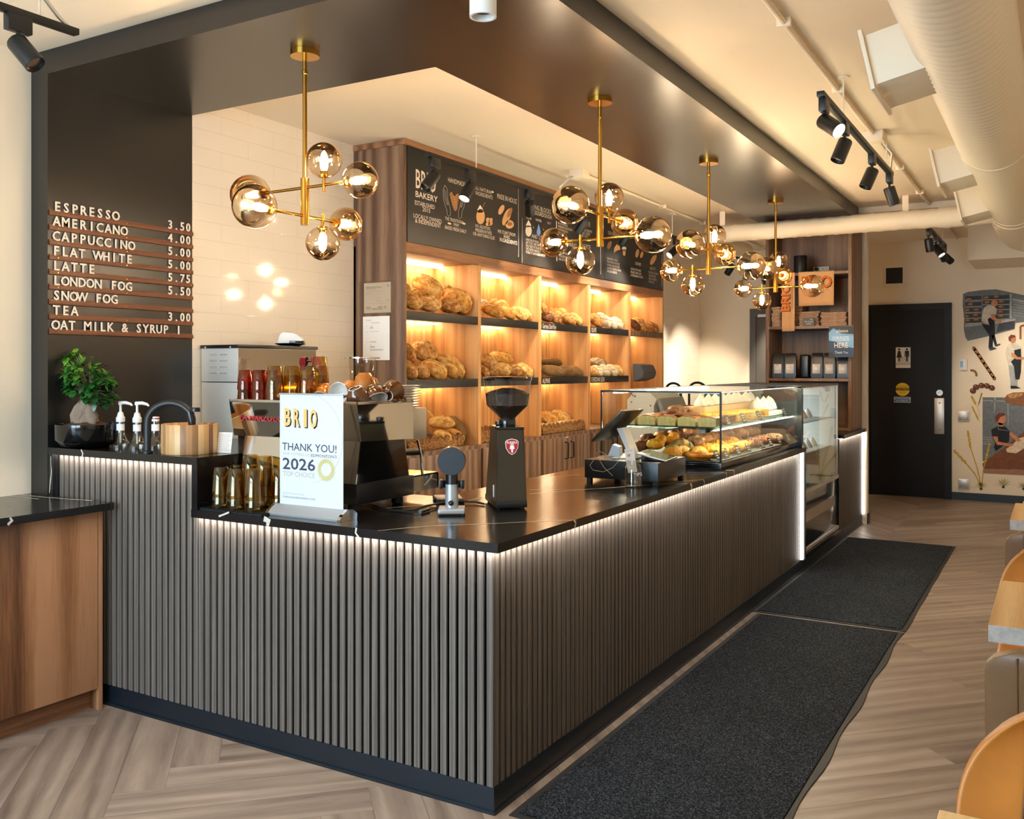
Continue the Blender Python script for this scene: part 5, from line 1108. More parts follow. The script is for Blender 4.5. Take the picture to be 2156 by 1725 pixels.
Z5, Z6_, Z7, ZB, Z8_ = (840, 570, 11.98), (840, 690, 11.98), (1000, 600, 7.84), (1120, 560, 7.187), (860, 850, 14.37)
ba, fr_ = -2.22, -2.08
loaves('top shelf', 0, [(700, 440, 880, 560, -33, 'gold', -2.2), (1190, 540, 430, 340, -28, 'brown', ba), (160, 470, 320, 260, -60, 'brown', fr_), (400, 580, 380, 270, -20, 'gold', ba), (360, 830, 470, 410, -10, 'brown', -2.06), (790, 860, 610, 440, -6, 'brown', -2.06), (1310, 910, 590, 420, -8, 'brown', -2.06), (1690, 820, 760, 590, -40, 'gold', -2.1)], Z5)
loaves('middle shelf', 0, [(620, 610, 700, 560, -25, 'brown', ba), (250, 640, 540, 300, -65, 'brown', fr_), (250, 1080, 520, 380, -60, 'brown', -2.05), (570, 1150, 430, 400, -5, 'brown', -2.08), (925, 1075, 720, 450, -32, 'gold', -2.06), (1210, 980, 800, 410, -50, 'gold', -2.12), (1630, 1010, 720, 430, -50, 'gold', -2.15)], Z6_)
loaves('top shelf', 1, [(290, 430, 420, 230, -22, 'gold', fr_), (370, 320, 380, 180, -10, 'gold', ba), (540, 470, 300, 200, -32, 'gold', fr_), (730, 475, 320, 200, -38, 'gold', fr_), (890, 500, 270, 180, -42, 'gold', fr_), (140, 310, 220, 140, -20, 'pale', ba)], Z7)
loaves('top shelf', 2, [(1190, 540, 250, 170, -15, 'dark', fr_), (1310, 550, 290, 180, -32, 'brown', fr_), (1390, 520, 420, 150, -38, 'gold', ba), (1400, 440, 240, 120, -10, 'gold', ba), (1540, 560, 300, 170, -38, 'brown', fr_), (1700, 575, 280, 150, -42, 'gold', fr_), (1130, 380, 190, 110, -60, 'brown', fr_)], Z7)
loaves('middle shelf', 1, [(225, 1280, 300, 230, -30, 'brown', fr_), (430, 1220, 420, 240, -15, 'gold', ba), (150, 1430, 220, 150, -55, 'brown', -2.05), (300, 1450, 200, 130, 0, 'brown', -2.05), (460, 1400, 290, 220, -20, 'gold', fr_), (650, 1420, 290, 200, -25, 'brown', fr_), (850, 1420, 340, 220, -32, 'gold', fr_)], Z7)
loaves('middle shelf', 2, [(1180, 1280, 220, 130, -8, 'seed', ba), (1330, 1285, 230, 130, -8, 'seed', ba), (1290, 1430, 420, 200, -12, 'seed', fr_), (1500, 1435, 300, 190, -18, 'seed', fr_), (1660, 1440, 300, 180, -25, 'seed', fr_)], Z7)
loaves('top shelf', 3, [(960, 830, 270, 170, -45, 'brown', fr_), (1080, 825, 290, 160, -45, 'pale', fr_), (1190, 870, 240, 130, -48, 'pale', fr_), (1290, 875, 240, 150, -45, 'pale', fr_)], ZB)
loaves('top shelf', 4, [(1555, 905, 240, 120, -48, 'dark', fr_), (1650, 900, 250, 120, -48, 'brown', fr_), (1745, 930, 200, 110, -48, 'brown', fr_), (1850, 935, 230, 140, -35, 'brown', fr_), (1600, 825, 200, 90, -8, 'gold', ba)], ZB)
loaves('middle shelf', 3, [(1000, 1460, 260, 130, -12, 'pale', ba), (905, 1610, 190, 160, -40, 'gold', fr_), (985, 1605, 220, 150, -42, 'pale', fr_), (1095, 1605, 230, 155, -42, 'pale', fr_), (1205, 1605, 230, 155, -42, 'pale', fr_), (1305, 1600, 230, 150, -40, 'gold', fr_)], ZB)
loaves('ledge basket', 0, [(1000, 590, 820, 430, -2, 'gold', -2.14), (1560, 740, 860, 340, -62, 'seed', -2.12), (1770, 800, 860, 280, -65, 'seed', -2.16), (1030, 1020, 600, 400, -20, 'gold', -2.06), (1450, 960, 600, 280, -38, 'gold', -2.10), (480, 1010, 640, 430, -10, 'dark', -2.08), (660, 340, 420, 120, -50, 'gold', -2.2)], Z8_)
loaves('ledge basket', 2, [(1700, 550, 230, 150, -30, 'gold', -2.16), (1830, 530, 230, 140, -30, 'gold', -2.18), (1935, 525, 210, 130, -35, 'gold', -2.2)], (840, 780, 5.39))
def wicker():
    t = NT('wicker'); b = t.bsdf(0.7, 0, 0.3); v = t.coord((55, 55, 90)); n = t.noise(v, 1.0, 2, .6, 1.5)
    t.l(t.ramp(n, [(.35, '5a371a'), (.52, '9a6a38'), (.7, 'c99e62')]), b.inputs['Base Color']); t.bump(n, b, 1.0, 0.012); M['wicker'] = t.m
wicker()
def basket(label, y0, y1, x0=-2.33, x1=-2.0, z=0.946, h=0.05):
    t = thing('bread_basket', label, 'basket', ((x0 + x1) / 2, (y0 + y1) / 2, z), 0, 'scalloped wicker baskets on the cabinet ledge')
    a, b = (x1 - x0) / 2, (y1 - y0) / 2
    mb = MB(); mb.box(-a, a, -b, b, 0.0, 0.012, 0.004)
    for q in ((-a, a, -b, -b + .012), (-a, a, b - .012, b), (-a, -a + .012, -b, b), (a - .012, a, -b, b)): mb.box(*q, 0.0, h, 0.003)
    mb.done('tray', 'wicker', t)
    mb = MB(); n = int(2 * b / 0.075); m = max(3, int(2 * a / 0.075))
    for k in range(n):
        y = -b + (k + .5) * 2 * b / n
        for x in (a - 0.006, -a + 0.006): mb.tube([(x, y + 0.036 * math.cos(q), h - 0.004 + 0.042 * math.sin(q)) for q in [PI * i / 10 for i in range(11)]], 0.006, 6); mb.prism([(y + 0.032 * math.cos(q), h - .006 + .036 * math.sin(q)) for q in [PI * i / 10 for i in range(11)]], lambda p, zz, d, x=x: (x + d, p, zz), -0.002, 0.002)
    for k in range(m):
        x = -a + (k + .5) * 2 * a / m
        for y in (-b + 0.006, b - 0.006): mb.tube([(x + 0.036 * math.cos(q), y, h - 0.004 + 0.042 * math.sin(q)) for q in [PI * i / 10 for i in range(11)]], 0.006, 6); mb.prism([(x + 0.032 * math.cos(q), h - .006 + .036 * math.sin(q)) for q in [PI * i / 10 for i in range(11)]], lambda p, zz, d, y=y: (p, y + d, zz), -0.002, 0.002)
    mb.done('scalloped_rim', 'wicker', t)
basket('scalloped wicker basket heaped with loaves in the first bay from the notices', 2.20, 2.86)
basket('wicker basket glimpsed behind the coffee grinder in the second bay', 3.07, 3.7)
basket('scalloped wicker basket with sliced bread in the third bay from the notices', 4.02, 4.80)
rnd = random.Random(5)
for k in range(12):
    o = bpy.data.objects.new('bread_slice', loaf_mesh('crust_gold' if k % 3 else 'crust_pale', k % 3)); COL.objects.link(o)
    o.location = (-2.06 + rnd.uniform(-.05, .02), 4.07 + 0.06 * k, 0.995 + rnd.uniform(0, .01)); o.scale = (0.055, 0.016, 0.04); o.rotation_euler = (R(rnd.uniform(-30, 10)), R(rnd.uniform(-20, 20)), R(70 + rnd.uniform(-20, 20)))
    tag(o, 'slice of golden bread, %s along the wicker basket in the third bay' % ORD[k], 'bread', 'bread slices in the basket')

# ---------------------------------------------------------------- pastry case
ZC = 0.9185
CX0, CX1, CY0, CY1, CZ1 = -0.765, -0.015, 2.485, 4.44, 1.362
pc = thing('pastry_case', 'glass pastry case standing on the stone countertop', 'display case', ((CX0 + CX1) / 2, (CY0 + CY1) / 2, ZC))
mb = MB(); mb.box(CX0, CX1, CY0, CY1, ZC + .0005, 0.956, 0.002); at0(mb.done('base', 'gloss_black', pc))
mb = MB(); mb.box(CX1 - 0.006, CX1, CY0, CY1, 0.957, CZ1 - .006); at0(mb.done('front_glass', 'case_glass', pc, smooth=0))
mb = MB(); mb.box(CX0, CX1 - .007, CY0, CY0 + 0.006, 0.957, CZ1 - .006); at0(mb.done('end_glass', 'case_glass', pc, smooth=0))
mb = MB(); mb.box(CX0, CX1 - .007, CY1 - 0.006, CY1, 0.957, CZ1 - .006); at0(mb.done('end_glass', 'case_glass', pc, smooth=0))
mb = MB(); mb.box(CX0, CX1, CY0, CY1, CZ1 - 0.006, CZ1); at0(mb.done('top_glass', 'case_glass', pc, smooth=0))
clear('shelf_glass', 'cfe6dd', 0.25, mx=0.8)
mb = MB(); mb.box(CX0 + .05, CX1 - 0.03, CY0 + 0.015, CY1 - 0.02, 1.143, 1.152); at0(mb.done('glass_shelf', 'shelf_glass', pc, smooth=0))
mb = MB()
for y in (CY0, CY1 - .009): mb.box(CX1 - 0.009, CX1 + .001, y, y + 0.009, 0.956, CZ1); mb.box(CX0, CX0 + .01, y, y + 0.009, .956, CZ1)
at0(mb.done('corner_post', 'track_black', pc, smooth=0))
mb = MB(); mb.box(CX0, CX1, CY0 - .001, CY0 + 0.008, CZ1 - .008, CZ1 + .001); mb.box(CX0, CX0 + .03, CY0, CY1, CZ1 - .012, CZ1 + .001); at0(mb.done('top_frame', 'track_black', pc, smooth=0))
mb = MB(); mb.box(CX0, CX1, CY0 + .009, CY0 + 0.012, CZ1 - .012, CZ1 - .008); mb.box(CX1 - .012, CX1 - .009, CY0, CY1, CZ1 - .010, CZ1 - .006); at0(mb.done('top_edge', 'steel', pc, smooth=0))
mb = MB(); mb.box(CX0 + .04, CX0 + .06, CY0 + .1, CY1 - .1, CZ1 - .02, CZ1 - .008); mb.box(CX1 - .05, CX1 - .035, CY0 + .05, CY1 - .05, CZ1 - .012, CZ1 - .008); at0(mb.done('led_strip', 'led_case', pc, smooth=0))
mb = MB(); mb.box(CX0 + .05, CX0 + .065, CY0 + .1, CY1 - .1, 1.128, 1.14); mb.box(CX1 - .06, CX1 - .045, CY0 + .05, CY1 - .05, 1.136, 1.142); at0(mb.done('led_strip', 'led_case', pc, smooth=0))
mb = MB(); mb.box(CX0 + .06, CX1 - .05, CY0 + .03, CY0 + 1.4, 1.1525, 1.158, 0.002); tr1 = tag(mb.done('slate_tray', 'slate', None), 'dark slate tray on the glass shelf of the pastry case', 'tray')
mb = MB(); mb.box(CX0 + .04, CX1 - .03, CY0 + .03, CY1 - .5, 0.9565, 0.963, 0.002); tag(mb.done('slate_tray', 'slate', None), 'dark slate tray on the floor of the pastry case', 'tray')
pbr('meringue', 'f4efe4', 0.6); pbr('crumb', 'e6cf91', 0.8, var=.2, vs=60, bump=.6, bs=120); pbr('bake_top', 'b8641f', 0.4, var=.45, vs=25, bump=.4, bs=60)
crust('flake', ['8a430e', 'c9751c', 'eba437', 'fbd07a'], 0.1, 14); crust('scone', ['9a6a34', 'c79a57', 'e0c286', 'f0ddb0'], 0.5, 12); crust('choc', ['3a1c0e', '6a381d', '935a35', 'b78458'], 0.25, 12); crust('orange_bake', ['b35c0c', 'e89018', 'f8b93a', 'ffdc80'], 0.05, 12)
PM = {}
def pm(kind, mat, fn):
    if (kind, mat) not in PM:
        mb = MB(); fn(mb); me = bpy.data.meshes.new(kind); bmesh.ops.recalc_face_normals(mb.bm, faces=mb.bm.faces); mb.bm.to_mesh(me); mb.bm.free()
        for m_ in (mat if isinstance(mat, tuple) else (mat,)): me.materials.append(M[m_])
        me.polygons.foreach_set('use_smooth', [True] * len(me.polygons)); me.set_sharp_from_angle(angle=R(50)); PM[kind, mat] = me
    return PM[kind, mat]
def f_croissant(mb):
    pts = []; rr = []
    for i in range(29):
        t = -1 + 2 * i / 28; a = t * 1.15; pts.append((0.052 * math.sin(a), 0.03 - 0.045 * math.cos(a), 0.026 * (1 - abs(t) ** 3 * .5))); rr.append((0.031 * (1 - abs(t) ** 2.2) + 0.006) * (1 + 0.13 * (abs(((t * 4.5) % 1) - .5) * 2 - .5)))
    mb.tube(pts, rr, 14)
def f_swirl(mb):
    pts = []; 
    for i in range(60): a = i * 0.32; r = 0.008 + 0.0026 * i * 0.32 * 1.15; pts.append((r * math.cos(a), r * math.sin(a), 0.034 - 0.00018 * i))
    mb.tube(pts, [0.0125 + 0.002 * math.sin(i * .9) for i in range(60)], 8); mb.lathe([(0, 0), (.055, 0), (.062, .012), (.055, .026), (0, .03)], 24)
def f_lump(mb):
    mb.sph((0, 0, 0.032), 0.048, 22, 14, (1, 1, .72))
    for v in mb.bm.verts: v.co += (v.co - Vector((0, 0, .03))) * (0.28 * noise.noise(v.co * 45) + .12 * noise.noise(v.co * 110)); v.co.z = max(0, v.co.z)
def f_roll(mb):
    mb.tube([(-.065 + .13 * i / 26, 0, 0.03) for i in range(27)], [0.032 * (1 - abs(-1 + 2 * i / 26) ** 4 * .6) * (1 + .09 * math.sin(i * 1.6)) for i in range(27)], 14)
def f_mer(mb):
    mb.lathe([(0, 0), (.032, 0), (.036, .008), (.031, .02), (.032, .024), (.023, .036), (.0235, .04), (.013, .053), (.004, .066), (0, .07)], 20)
    for v in mb.bm.verts: a = math.atan2(v.co.y, v.co.x); k = 1 + .1 * math.sin(a * 6 + v.co.z * 120); v.co.x *= k; v.co.y *= k
def f_foc(mb):
    mb.box(-.055, .055, -.05, .05, 0, 0.05, .006, 2); bmesh.ops.subdivide_edges(mb.bm, edges=mb.bm.edges[:], cuts=3, use_grid_fill=True)
    for f in mb.bm.faces: f.material_index = 0 if f.calc_center_median().z > .046 else 1
    for v in mb.bm.verts:
        if v.co.z > .04: v.co.z += .012 * noise.noise(v.co * 60) + .012 * (1 - (v.co.x / .055) ** 2)
def f_slab(mb):
    for k in range(3): mb.mi = k % 2; mb.box(-.045, .045, -.06, .06, .018 * k, .018 * k + .016, .002)
def f_cookie(mb):
    mb.lathe([(0, 0), (.06, 0), (.068, .006), (.06, .013), (.0, .018)], 26)
    for v in mb.bm.verts: v.co.z *= 1 + .4 * noise.noise(v.co * 60)
def pastry(name, me, pos, rz, label, cat='pastry', s=1.0, group='pastries in the glass case', rx=0):
    o = bpy.data.objects.new(name, me); COL.objects.link(o); o.location = pos; o.rotation_euler = (R(rx), 0, R(rz)); o.scale = (s,) * 3; return tag(o, label, cat, group)
rnd = random.Random(9); ZL_, ZU = 0.9635, 1.1585
rows = [ # name, builder, material, x, y0, y1, n, z, words, row words, scale, stagger lift
 ('swirl_pastry', f_swirl, 'flake', -0.17, 2.56, 2.56, 1, ZL_, 'large coiled pastry', 'front of the lower deck', 1.15, 0),
 ('croissant', f_croissant, 'flake', -0.33, 2.56, 2.72, 2, ZL_, 'golden croissant', 'till end of the lower deck', 1.1, 0),
 ('cheese_scone', f_lump, 'orange_bake', -0.12, 2.70, 3.30, 6, ZL_, 'lumpy orange cheese scone', 'lower front row', 0.95, 0),
 ('croissant', f_croissant, 'flake', -0.23, 2.70, 3.40, 6, ZL_, 'golden croissant', 'lower second row', 1.1, .01),
 ('fruit_scone', f_lump, 'scone', -0.36, 2.66, 3.50, 8, ZL_, 'pale crumbly scone', 'lower third row', 1.1, .03),
 ('chocolate_croissant', f_roll, 'choc', -0.31, 2.95, 4.15, 11, ZL_ + .03, 'dark glazed chocolate roll', 'heap behind the croissants', 1.05, .02),
 ('chocolate_roll', f_roll, 'choc', -0.15, 3.42, 4.1, 6, ZL_, 'dark chocolate roll', 'lower front row by the fridge', 1.0, 0),
 ('orange_twist', f_roll, 'orange_bake', -0.47, 2.62, 2.95, 4, ZL_ + .045, 'orange twisted pastry', 'heap at the till end', 1.0, .02),
 ('brown_bun', f_lump, 'choc', -0.56, 2.6, 3.5, 8, ZL_ + .02, 'brown sugared bun', 'lower rear row', 1.15, .03),
 ('meringue', f_mer, 'meringue', -0.42, 3.62, 4.35, 8, ZL_ + .07, 'white meringue peak', 'lower deck rear row', 1.0, 0),
 ('focaccia_square', f_foc, ('bake_top', 'crumb'), None, -0.60, -0.10, 5, ZU, 'thick focaccia square', 'till end of the glass shelf', 1.0, 0),
 ('cookie', f_cookie, 'choc', -0.25, 2.62, 2.62, 1, ZU + .055, 'flat dark cookie lying on the focaccia', '', 1.2, 0),
 ('focaccia_square', f_foc, ('bake_top', 'crumb'), -0.50, 2.68, 3.0, 3, ZU, 'thick focaccia square', 'second row of the glass shelf', 1.0, 0),
 ('dark_bar', f_slab, ('choc', 'bake_top'), -0.12, 2.66, 2.95, 3, ZU, 'dark layered bar', 'front of the glass shelf', .95, 0),
 ('layer_slice', f_slab, ('orange_bake', 'scone'), -0.16, 3.05, 3.85, 7, ZU, 'orange layered slice', 'front of the glass shelf', .95, 0),
 ('layer_slice', f_slab, ('orange_bake', 'scone'), -0.29, 3.0, 3.8, 7, ZU, 'orange layered slice', 'second row of the glass shelf', .95, 0),
 ('sugar_bun', f_lump, 'choc', -0.42, 2.75, 3.0, 3, ZU + .0, 'brown bun', 'glass shelf behind the layered bars', 1.3, .02),
 ('cream_cake', f_mer, 'meringue', -0.22, 3.98, 4.34, 4, ZU + .03, 'tall white cream cake', 'front of the glass shelf by the fridge', 1.5, 0),
 ('cream_cake', f_mer, 'meringue', -0.38, 3.2, 4.34, 9, ZU + .09, 'white cream peak', 'rear of the glass shelf', 1.15, 0)]
for nm, fn, mat, x, y0, y1, n, z, words_, where, s, lift in rows:
    for k in range(n):
        q = (y0 + (y1 - y0) * k / max(1, n - 1))
        pos = (x + rnd.uniform(-.012, .012), q, z + lift * (k % 2)) if x is not None else (q, 2.545, z)
        lab = '%s, %s along the %s' % (words_, ORD[k], where) if n > 1 else (words_ + ' at the ' + where if where else words_)
        pastry(nm, pm(nm, mat, fn), pos, rnd.uniform(-25, 25) + (90 if fn in (f_roll,) and 'heap' in where else 20) if fn not in (f_foc, f_slab) else rnd.uniform(-3, 3), lab, s=s)
def block(label, x0, x1, y0, y1, z0, z1, mat, nm, cat): mb = MB(); mb.box(x0, x1, y0, y1, z0, z1, .006); return tag(mb.done(nm, mat), label, cat)
block('pale wooden riser board under the cream peaks on the glass shelf', -0.47, -0.32, 3.1, 4.4, ZU - .005, ZU + .088, 'oak', 'cake_riser', 'riser')
block('white riser under the cream cakes at the fridge end of the glass shelf', -0.30, -0.14, 3.92, 4.4, ZU - .005, ZU + .028, 'white_card', 'cake_riser', 'riser')
block('white riser under the meringues on the lower deck', -0.50, -0.34, 3.56, 4.4, 0.9635, ZL_ + .068, 'white_card', 'cake_riser', 'riser')
bag_ = thing('paper_sack', 'crumpled brown paper sack at the fridge end of the glass shelf', 'sack', (-0.14, 3.93, ZU)) if False else None
def price_tag(y, z, x, s, label):
    t = thing('price_tag', label, 'price tag', (x, y, z), 0, 'black price tags in the pastry case')
    mb = MB(); mb.X = Matrix.Rotation(R(-24), 4, 'Y'); mb.box(-.002, 0, -.03 * s, .03 * s, 0.001, .055 * s); mb.done('card_sheet', 'chalkboard', t)
    mb = MB(); mb.X = Matrix.Rotation(R(-24), 4, 'Y')
    for k in range(3): mb.box(0, 0.0006, -.02 * s, (.02 - .008 * (k % 2)) * s, (.038 - .013 * k) * s, (.043 - .013 * k) * s)
    mb.done('chalk_marks', 'chalk', t)
for k, y in enumerate((2.58, 2.74, 2.98, 3.2, 3.52, 3.72, 3.95, 4.2)): price_tag(y, ZL_, -0.055, 1.15, 'black chalk price tag, %s along the lower deck of the pastry case' % ORD[k])
for k, y in enumerate((2.6, 2.78, 3.1, 3.45, 4.1)): price_tag(y, 1.1525, -0.055, 1.25, 'black chalk price tag, %s along the glass shelf of the pastry case' % ORD[k])

# ---------------------------------------------------------------- drinks fridge
fg = thing('drinks_fridge', 'upright black display fridge with glass front between the slatted panels', 'fridge', (-0.35, 4.98, 0.1185))
fx0, fx1, fy0, fy1 = -0.72, 0.0, 4.33, 5.635
mb = MB(); mb.box(fx0, fx1 - .03, fy0, fy1, 0.122, 0.56); mb.box(fx0, fx1, fy0, fy0 + .02, .56, 1.36); mb.box(fx0, fx1, fy1 - .035, fy1, 0.56, 1.36); mb.box(fx0, fx0 + .02, fy0, fy1, .56, 1.36); mb.box(fx0, fx1, fy0, fy1, 1.35, 1.366); at0(mb.done('cabinet', 'black_plastic', fg, smooth=0))
mb = MB(); mb.box(fx1 - .006, fx1, fy0 + .02, fy1 - .036, .58, 1.348); at0(mb.done('front_glass', 'case_glass', fg, smooth=0))
mb = MB(); mb.box(fx1 - .01, fx1 + .004, fy0, fy1, .555, .585); mb.box(fx1 - .01, fx1 + .004, fy1 - .05, fy1 - .03, .585, 1.35); mb.box(fx1 - .008, fx1 + .002, fy0, fy1, 1.345, 1.352); at0(mb.done('glass_frame', 'steel_matte', fg, smooth=0))
mb = MB(); mb.box(fx1 - .03, fx1 - .004, fy0, fy1, 0.13, .556, .002); at0(mb.done('lower_panel', 'gloss_black', fg))
mb = MB(); mb.box(fx1 - .004, fx1 + .001, fy0 + .03, fy1 - .13, .34, .42); vg = at0(mb.done('vent_grille', 'steel', fg))
mb = MB(); mb.box(fx1 - .03, fx1 + .006, fy0, fy1, .122, .15, .002); at0(mb.done('foot_rail', 'steel_matte', fg))
mb = MB(); mb.cyl((fx1 - .004, 5.43, .59), (fx1 + .002, 5.43, .59), .02, n=20); o = mb.done('maker_badge', 'white_card', fg); at0(o); o.location.z -= .02
mb = MB()
for z in (.83, 1.07): mb.box(fx0 + .03, fx1 - .05, fy0 + .025, fy1 - .04, z, z + .008)
at0(mb.done('wire_shelf', 'white_plastic', fg, smooth=0))
mb = MB(); mb.box(fx0 + .021, fx0 + .026, fy0 + .03, fy1 - .04, .58, 1.345); mb.box(fx0 + .02, fx1 - .02, fy1 - .04, fy1 - .036, .58, 1.345); mb.box(fx0 + .02, fx1 - .01, fy0 + .021, fy1 - .037, .561, .566); at0(mb.done('lining', 'white_plastic', fg, smooth=0))
mb = MB(); mb.box(fx0 + .05, fx0 + .09, fy0 + .05, fy1 - .08, 1.33, 1.345); at0(mb.done('light_tube', 'led_cool', fg, smooth=0)); mb = MB(); mb.box(fx0 + .05, fx0 + .08, fy0 + .05, fy1 - .08, 1.055, 1.067); at0(mb.done('light_tube', 'led_cool', fg, smooth=0))
k = 0
for z, xs_ in ((.839, (-.16, -.34)), (1.079, (-.2, -.4))):
    for x in xs_:
        for j in range(6):
            pastry('meringue', pm('meringue', 'meringue', f_mer), (x, 4.48 + j * .18, z), 0, 'white meringue cup, %s along the %s of the drinks fridge' % (ORD[j], ('lower' if z < 1 else 'upper') + (' shelf front' if x > -.3 else ' shelf rear')), s=1.15, group='meringues in the drinks fridge')
pbr('bottle_blue', '7fc0e4', 0.25, var=.2, vs=30); pbr('cap_green', '1f9a55', 0.4)
wb = None
for r_ in range(2):
    for j in range(7):
        if wb is None:
            wb = thing('water_bottle', '', 'bottle'); mb = MB(); mb.lathe([(0, 0), (.03, 0), (.033, .008), (.033, .06), (.031, .065), (.033, .07), (.033, .13), (.014, .165), (.013, .175), (0, .175)], 20); mb.done('bottle_body', 'bottle_blue', wb)
            mb = MB(); mb.lathe([(0, .172), (.0155, .172), (.0155, .19), (0, .191)], 16); mb.done('cap', 'cap_green', wb); c = wb
        else: c = copy_tree(wb)
        c.location = (-.10 - .08 * r_, 4.42 + j * .075, .567); tag(c, 'blue water bottle with green cap, %s along the %s row in the drinks fridge' % (ORD[j], ('front', 'second')[r_]), 'bottle', 'water bottles in the drinks fridge')

# ---------------------------------------------------------------- staff side past the shelves
sl = thing('bread_slicer', 'pale grey bread slicer with a sloping chute in front of the last bay', 'bread slicer', (-1.7, 5.9, 0))
mb = MB(); mb.prism([(-1.93, 0.0), (-1.93, 1.19), (-1.86, 1.272), (-1.71, 1.272), (-1.63, 1.2), (-1.66, 1.14), (-1.66, 1.0), (-1.62, 0.93), (-1.62, 0)], lambda x, z, d: (x, d, z), 5.58, 6.25); at0(mb.done('housing', 'white_plastic', sl, smooth=0))
mb = MB(); mb.prism([(-1.64, 1.195), (-1.61, 1.21), (-1.50, 0.93), (-1.55, 0.92)], lambda x, z, d: (x, d, z), 5.60, 6.23); at0(mb.done('chute', 'silver_plastic', sl, smooth=0))
mb = MB(); mb.prism([(-1.553, 1.085), (-1.545, 1.09), (-1.505, .985), (-1.513, .98)], lambda x, z, d: (x, d, z), 5.75, 6.1); at0(mb.done('window', 'screen', sl, smooth=0))
mb = MB(); mb.prism([(-1.62, .86), (-1.45, .80), (-1.42, .82), (-1.42, .76), (-1.62, .74)], lambda x, z, d: (x, d, z), 5.6, 6.23); at0(mb.done('out_tray', 'steel_matte', sl, smooth=0))
mb = MB(); mb.cyl((-1.66, 6.18, 1.262), (-1.645, 6.18, 1.277), .032, n=18); at0(mb.done('switch_ring', 'yellow', sl)); mb = MB(); mb.sph((-1.64, 6.18, 1.285), .022, 14, 10); at0(mb.done('stop_button', 'red', sl))
mb = MB()
for x, z in ((-1.87, 1.235), (-1.85, 1.225), (-1.885, 1.17), (-1.69, 1.14)): mb.cyl((x, 5.58, z), (x, 5.576, z), .008, n=10)
at0(mb.done('bolt', 'steel', sl))
gd = thing('bag_dispenser', 'grey plastic dispenser fixed in the last bread bay', 'dispenser', (-1.975, 5.98, 1.45))
mb = MB(); mb.prism([(0.0, -.09), (.10, -.055), (.12, .0), (.085, .075), (0, .09)], lambda x, z, d: (x, d, z), -.165, .17); bmesh.ops.bevel(mb.bm, geom=mb.bm.edges[:], offset=.008, segments=2, affect='EDGES'); mb.done('cover', 'slate', gd); mb = MB(); mb.box(.07, .08, -.1, .1, .072, .08, .003); mb.done('slot', 'steel', gd)
sk = thing('sink_counter', 'steel sink counter against the white tiles beyond the bread shelves', 'sink', (-1.95, 7.5, 0))
mb = MB(); mb.box(-2.39, -1.55, 6.72, 8.4, 0.1, .9, .004); at0(mb.done('cabinet', 'steel_matte', sk)); mb = MB(); mb.box(-2.39, -1.53, 6.70, 8.42, .9, .93, .004); at0(mb.done('top', 'steel', sk))
for lab, x0, x1, y in (('dark arched tap beside the bread shelf unit', -2.045, -1.88, 6.9), ('bronze arched tap further from the bread shelf unit', -1.785, -1.60, 6.9)):
    t = thing('kitchen_tap', lab, 'tap', ((x0 + x1) / 2, y, .931), 0, 'arched taps over the sink'); a = (x1 - x0) / 2
    mb = MB(); mb.tube([(-a, 0, 0), (-a, 0, .33)] + [(-a * math.cos(q), 0, .33 + a * .85 * math.sin(q)) for q in [PI * i / 14 for i in range(1, 15)]] + [(a, 0, .28)], .013, 10); mb.done('neck', 'track_black', t); mb = MB(); mb.lathe([(.026, 0), (.026, .02), (.014, .025)], 16, c=(-a, 0, 0)); mb.done('collar', 'track_black', t); mb = MB(); mb.tube([(a, 0, .29), (a, 0, .2)], .017, 10); mb.done('spray_head', 'track_black', t)
pt_ = thing('prep_table', 'low steel table carrying the red and blue crates', 'table', (-1.42, 6.52, 0))
mb = MB(); mb.box(-.3, .3, -.17, .17, .90, .93, .003); mb.done('table_top', 'steel_matte', pt_)
for x in (-.27, .27):
    for y in (-.14, .14): mb = MB(); mb.cyl((x, y, 0), (x, y, .9), .018, n=12); mb.done('leg', 'steel', pt_)
pbr('crate_red', 'e2392c', .45); pbr('crate_blue', '3f86c4', .45)
for nm, lab, x, m_, h in (('red_crate', 'bright red plastic crate behind the pastry case', -1.60, 'crate_red', .18), ('blue_crate', 'blue plastic crate next to the red one', -1.36, 'crate_blue', .155)):
    t = thing(nm, lab, 'crate', (x, 6.5, .931)); a, b_ = .1, .13
    mb = MB(); mb.box(-a, a, -b_, b_, 0, .01); [mb.box(*q, 0, h, .003) for q in ((-a, a, -b_, -b_ + .008), (-a, a, b_ - .008, b_), (-a, -a + .008, -b_, b_), (a - .008, a, -b_, b_))]; mb.done('walls', m_, t); mb = MB(); [mb.box(*q, h - .02, h, .003) for q in ((-a - .008, a + .008, -b_ - .008, -b_), (-a - .008, a + .008, b_, b_ + .008), (-a - .008, -a, -b_, b_), (a, a + .008, -b_, b_))]; mb.done('lip', m_, t)
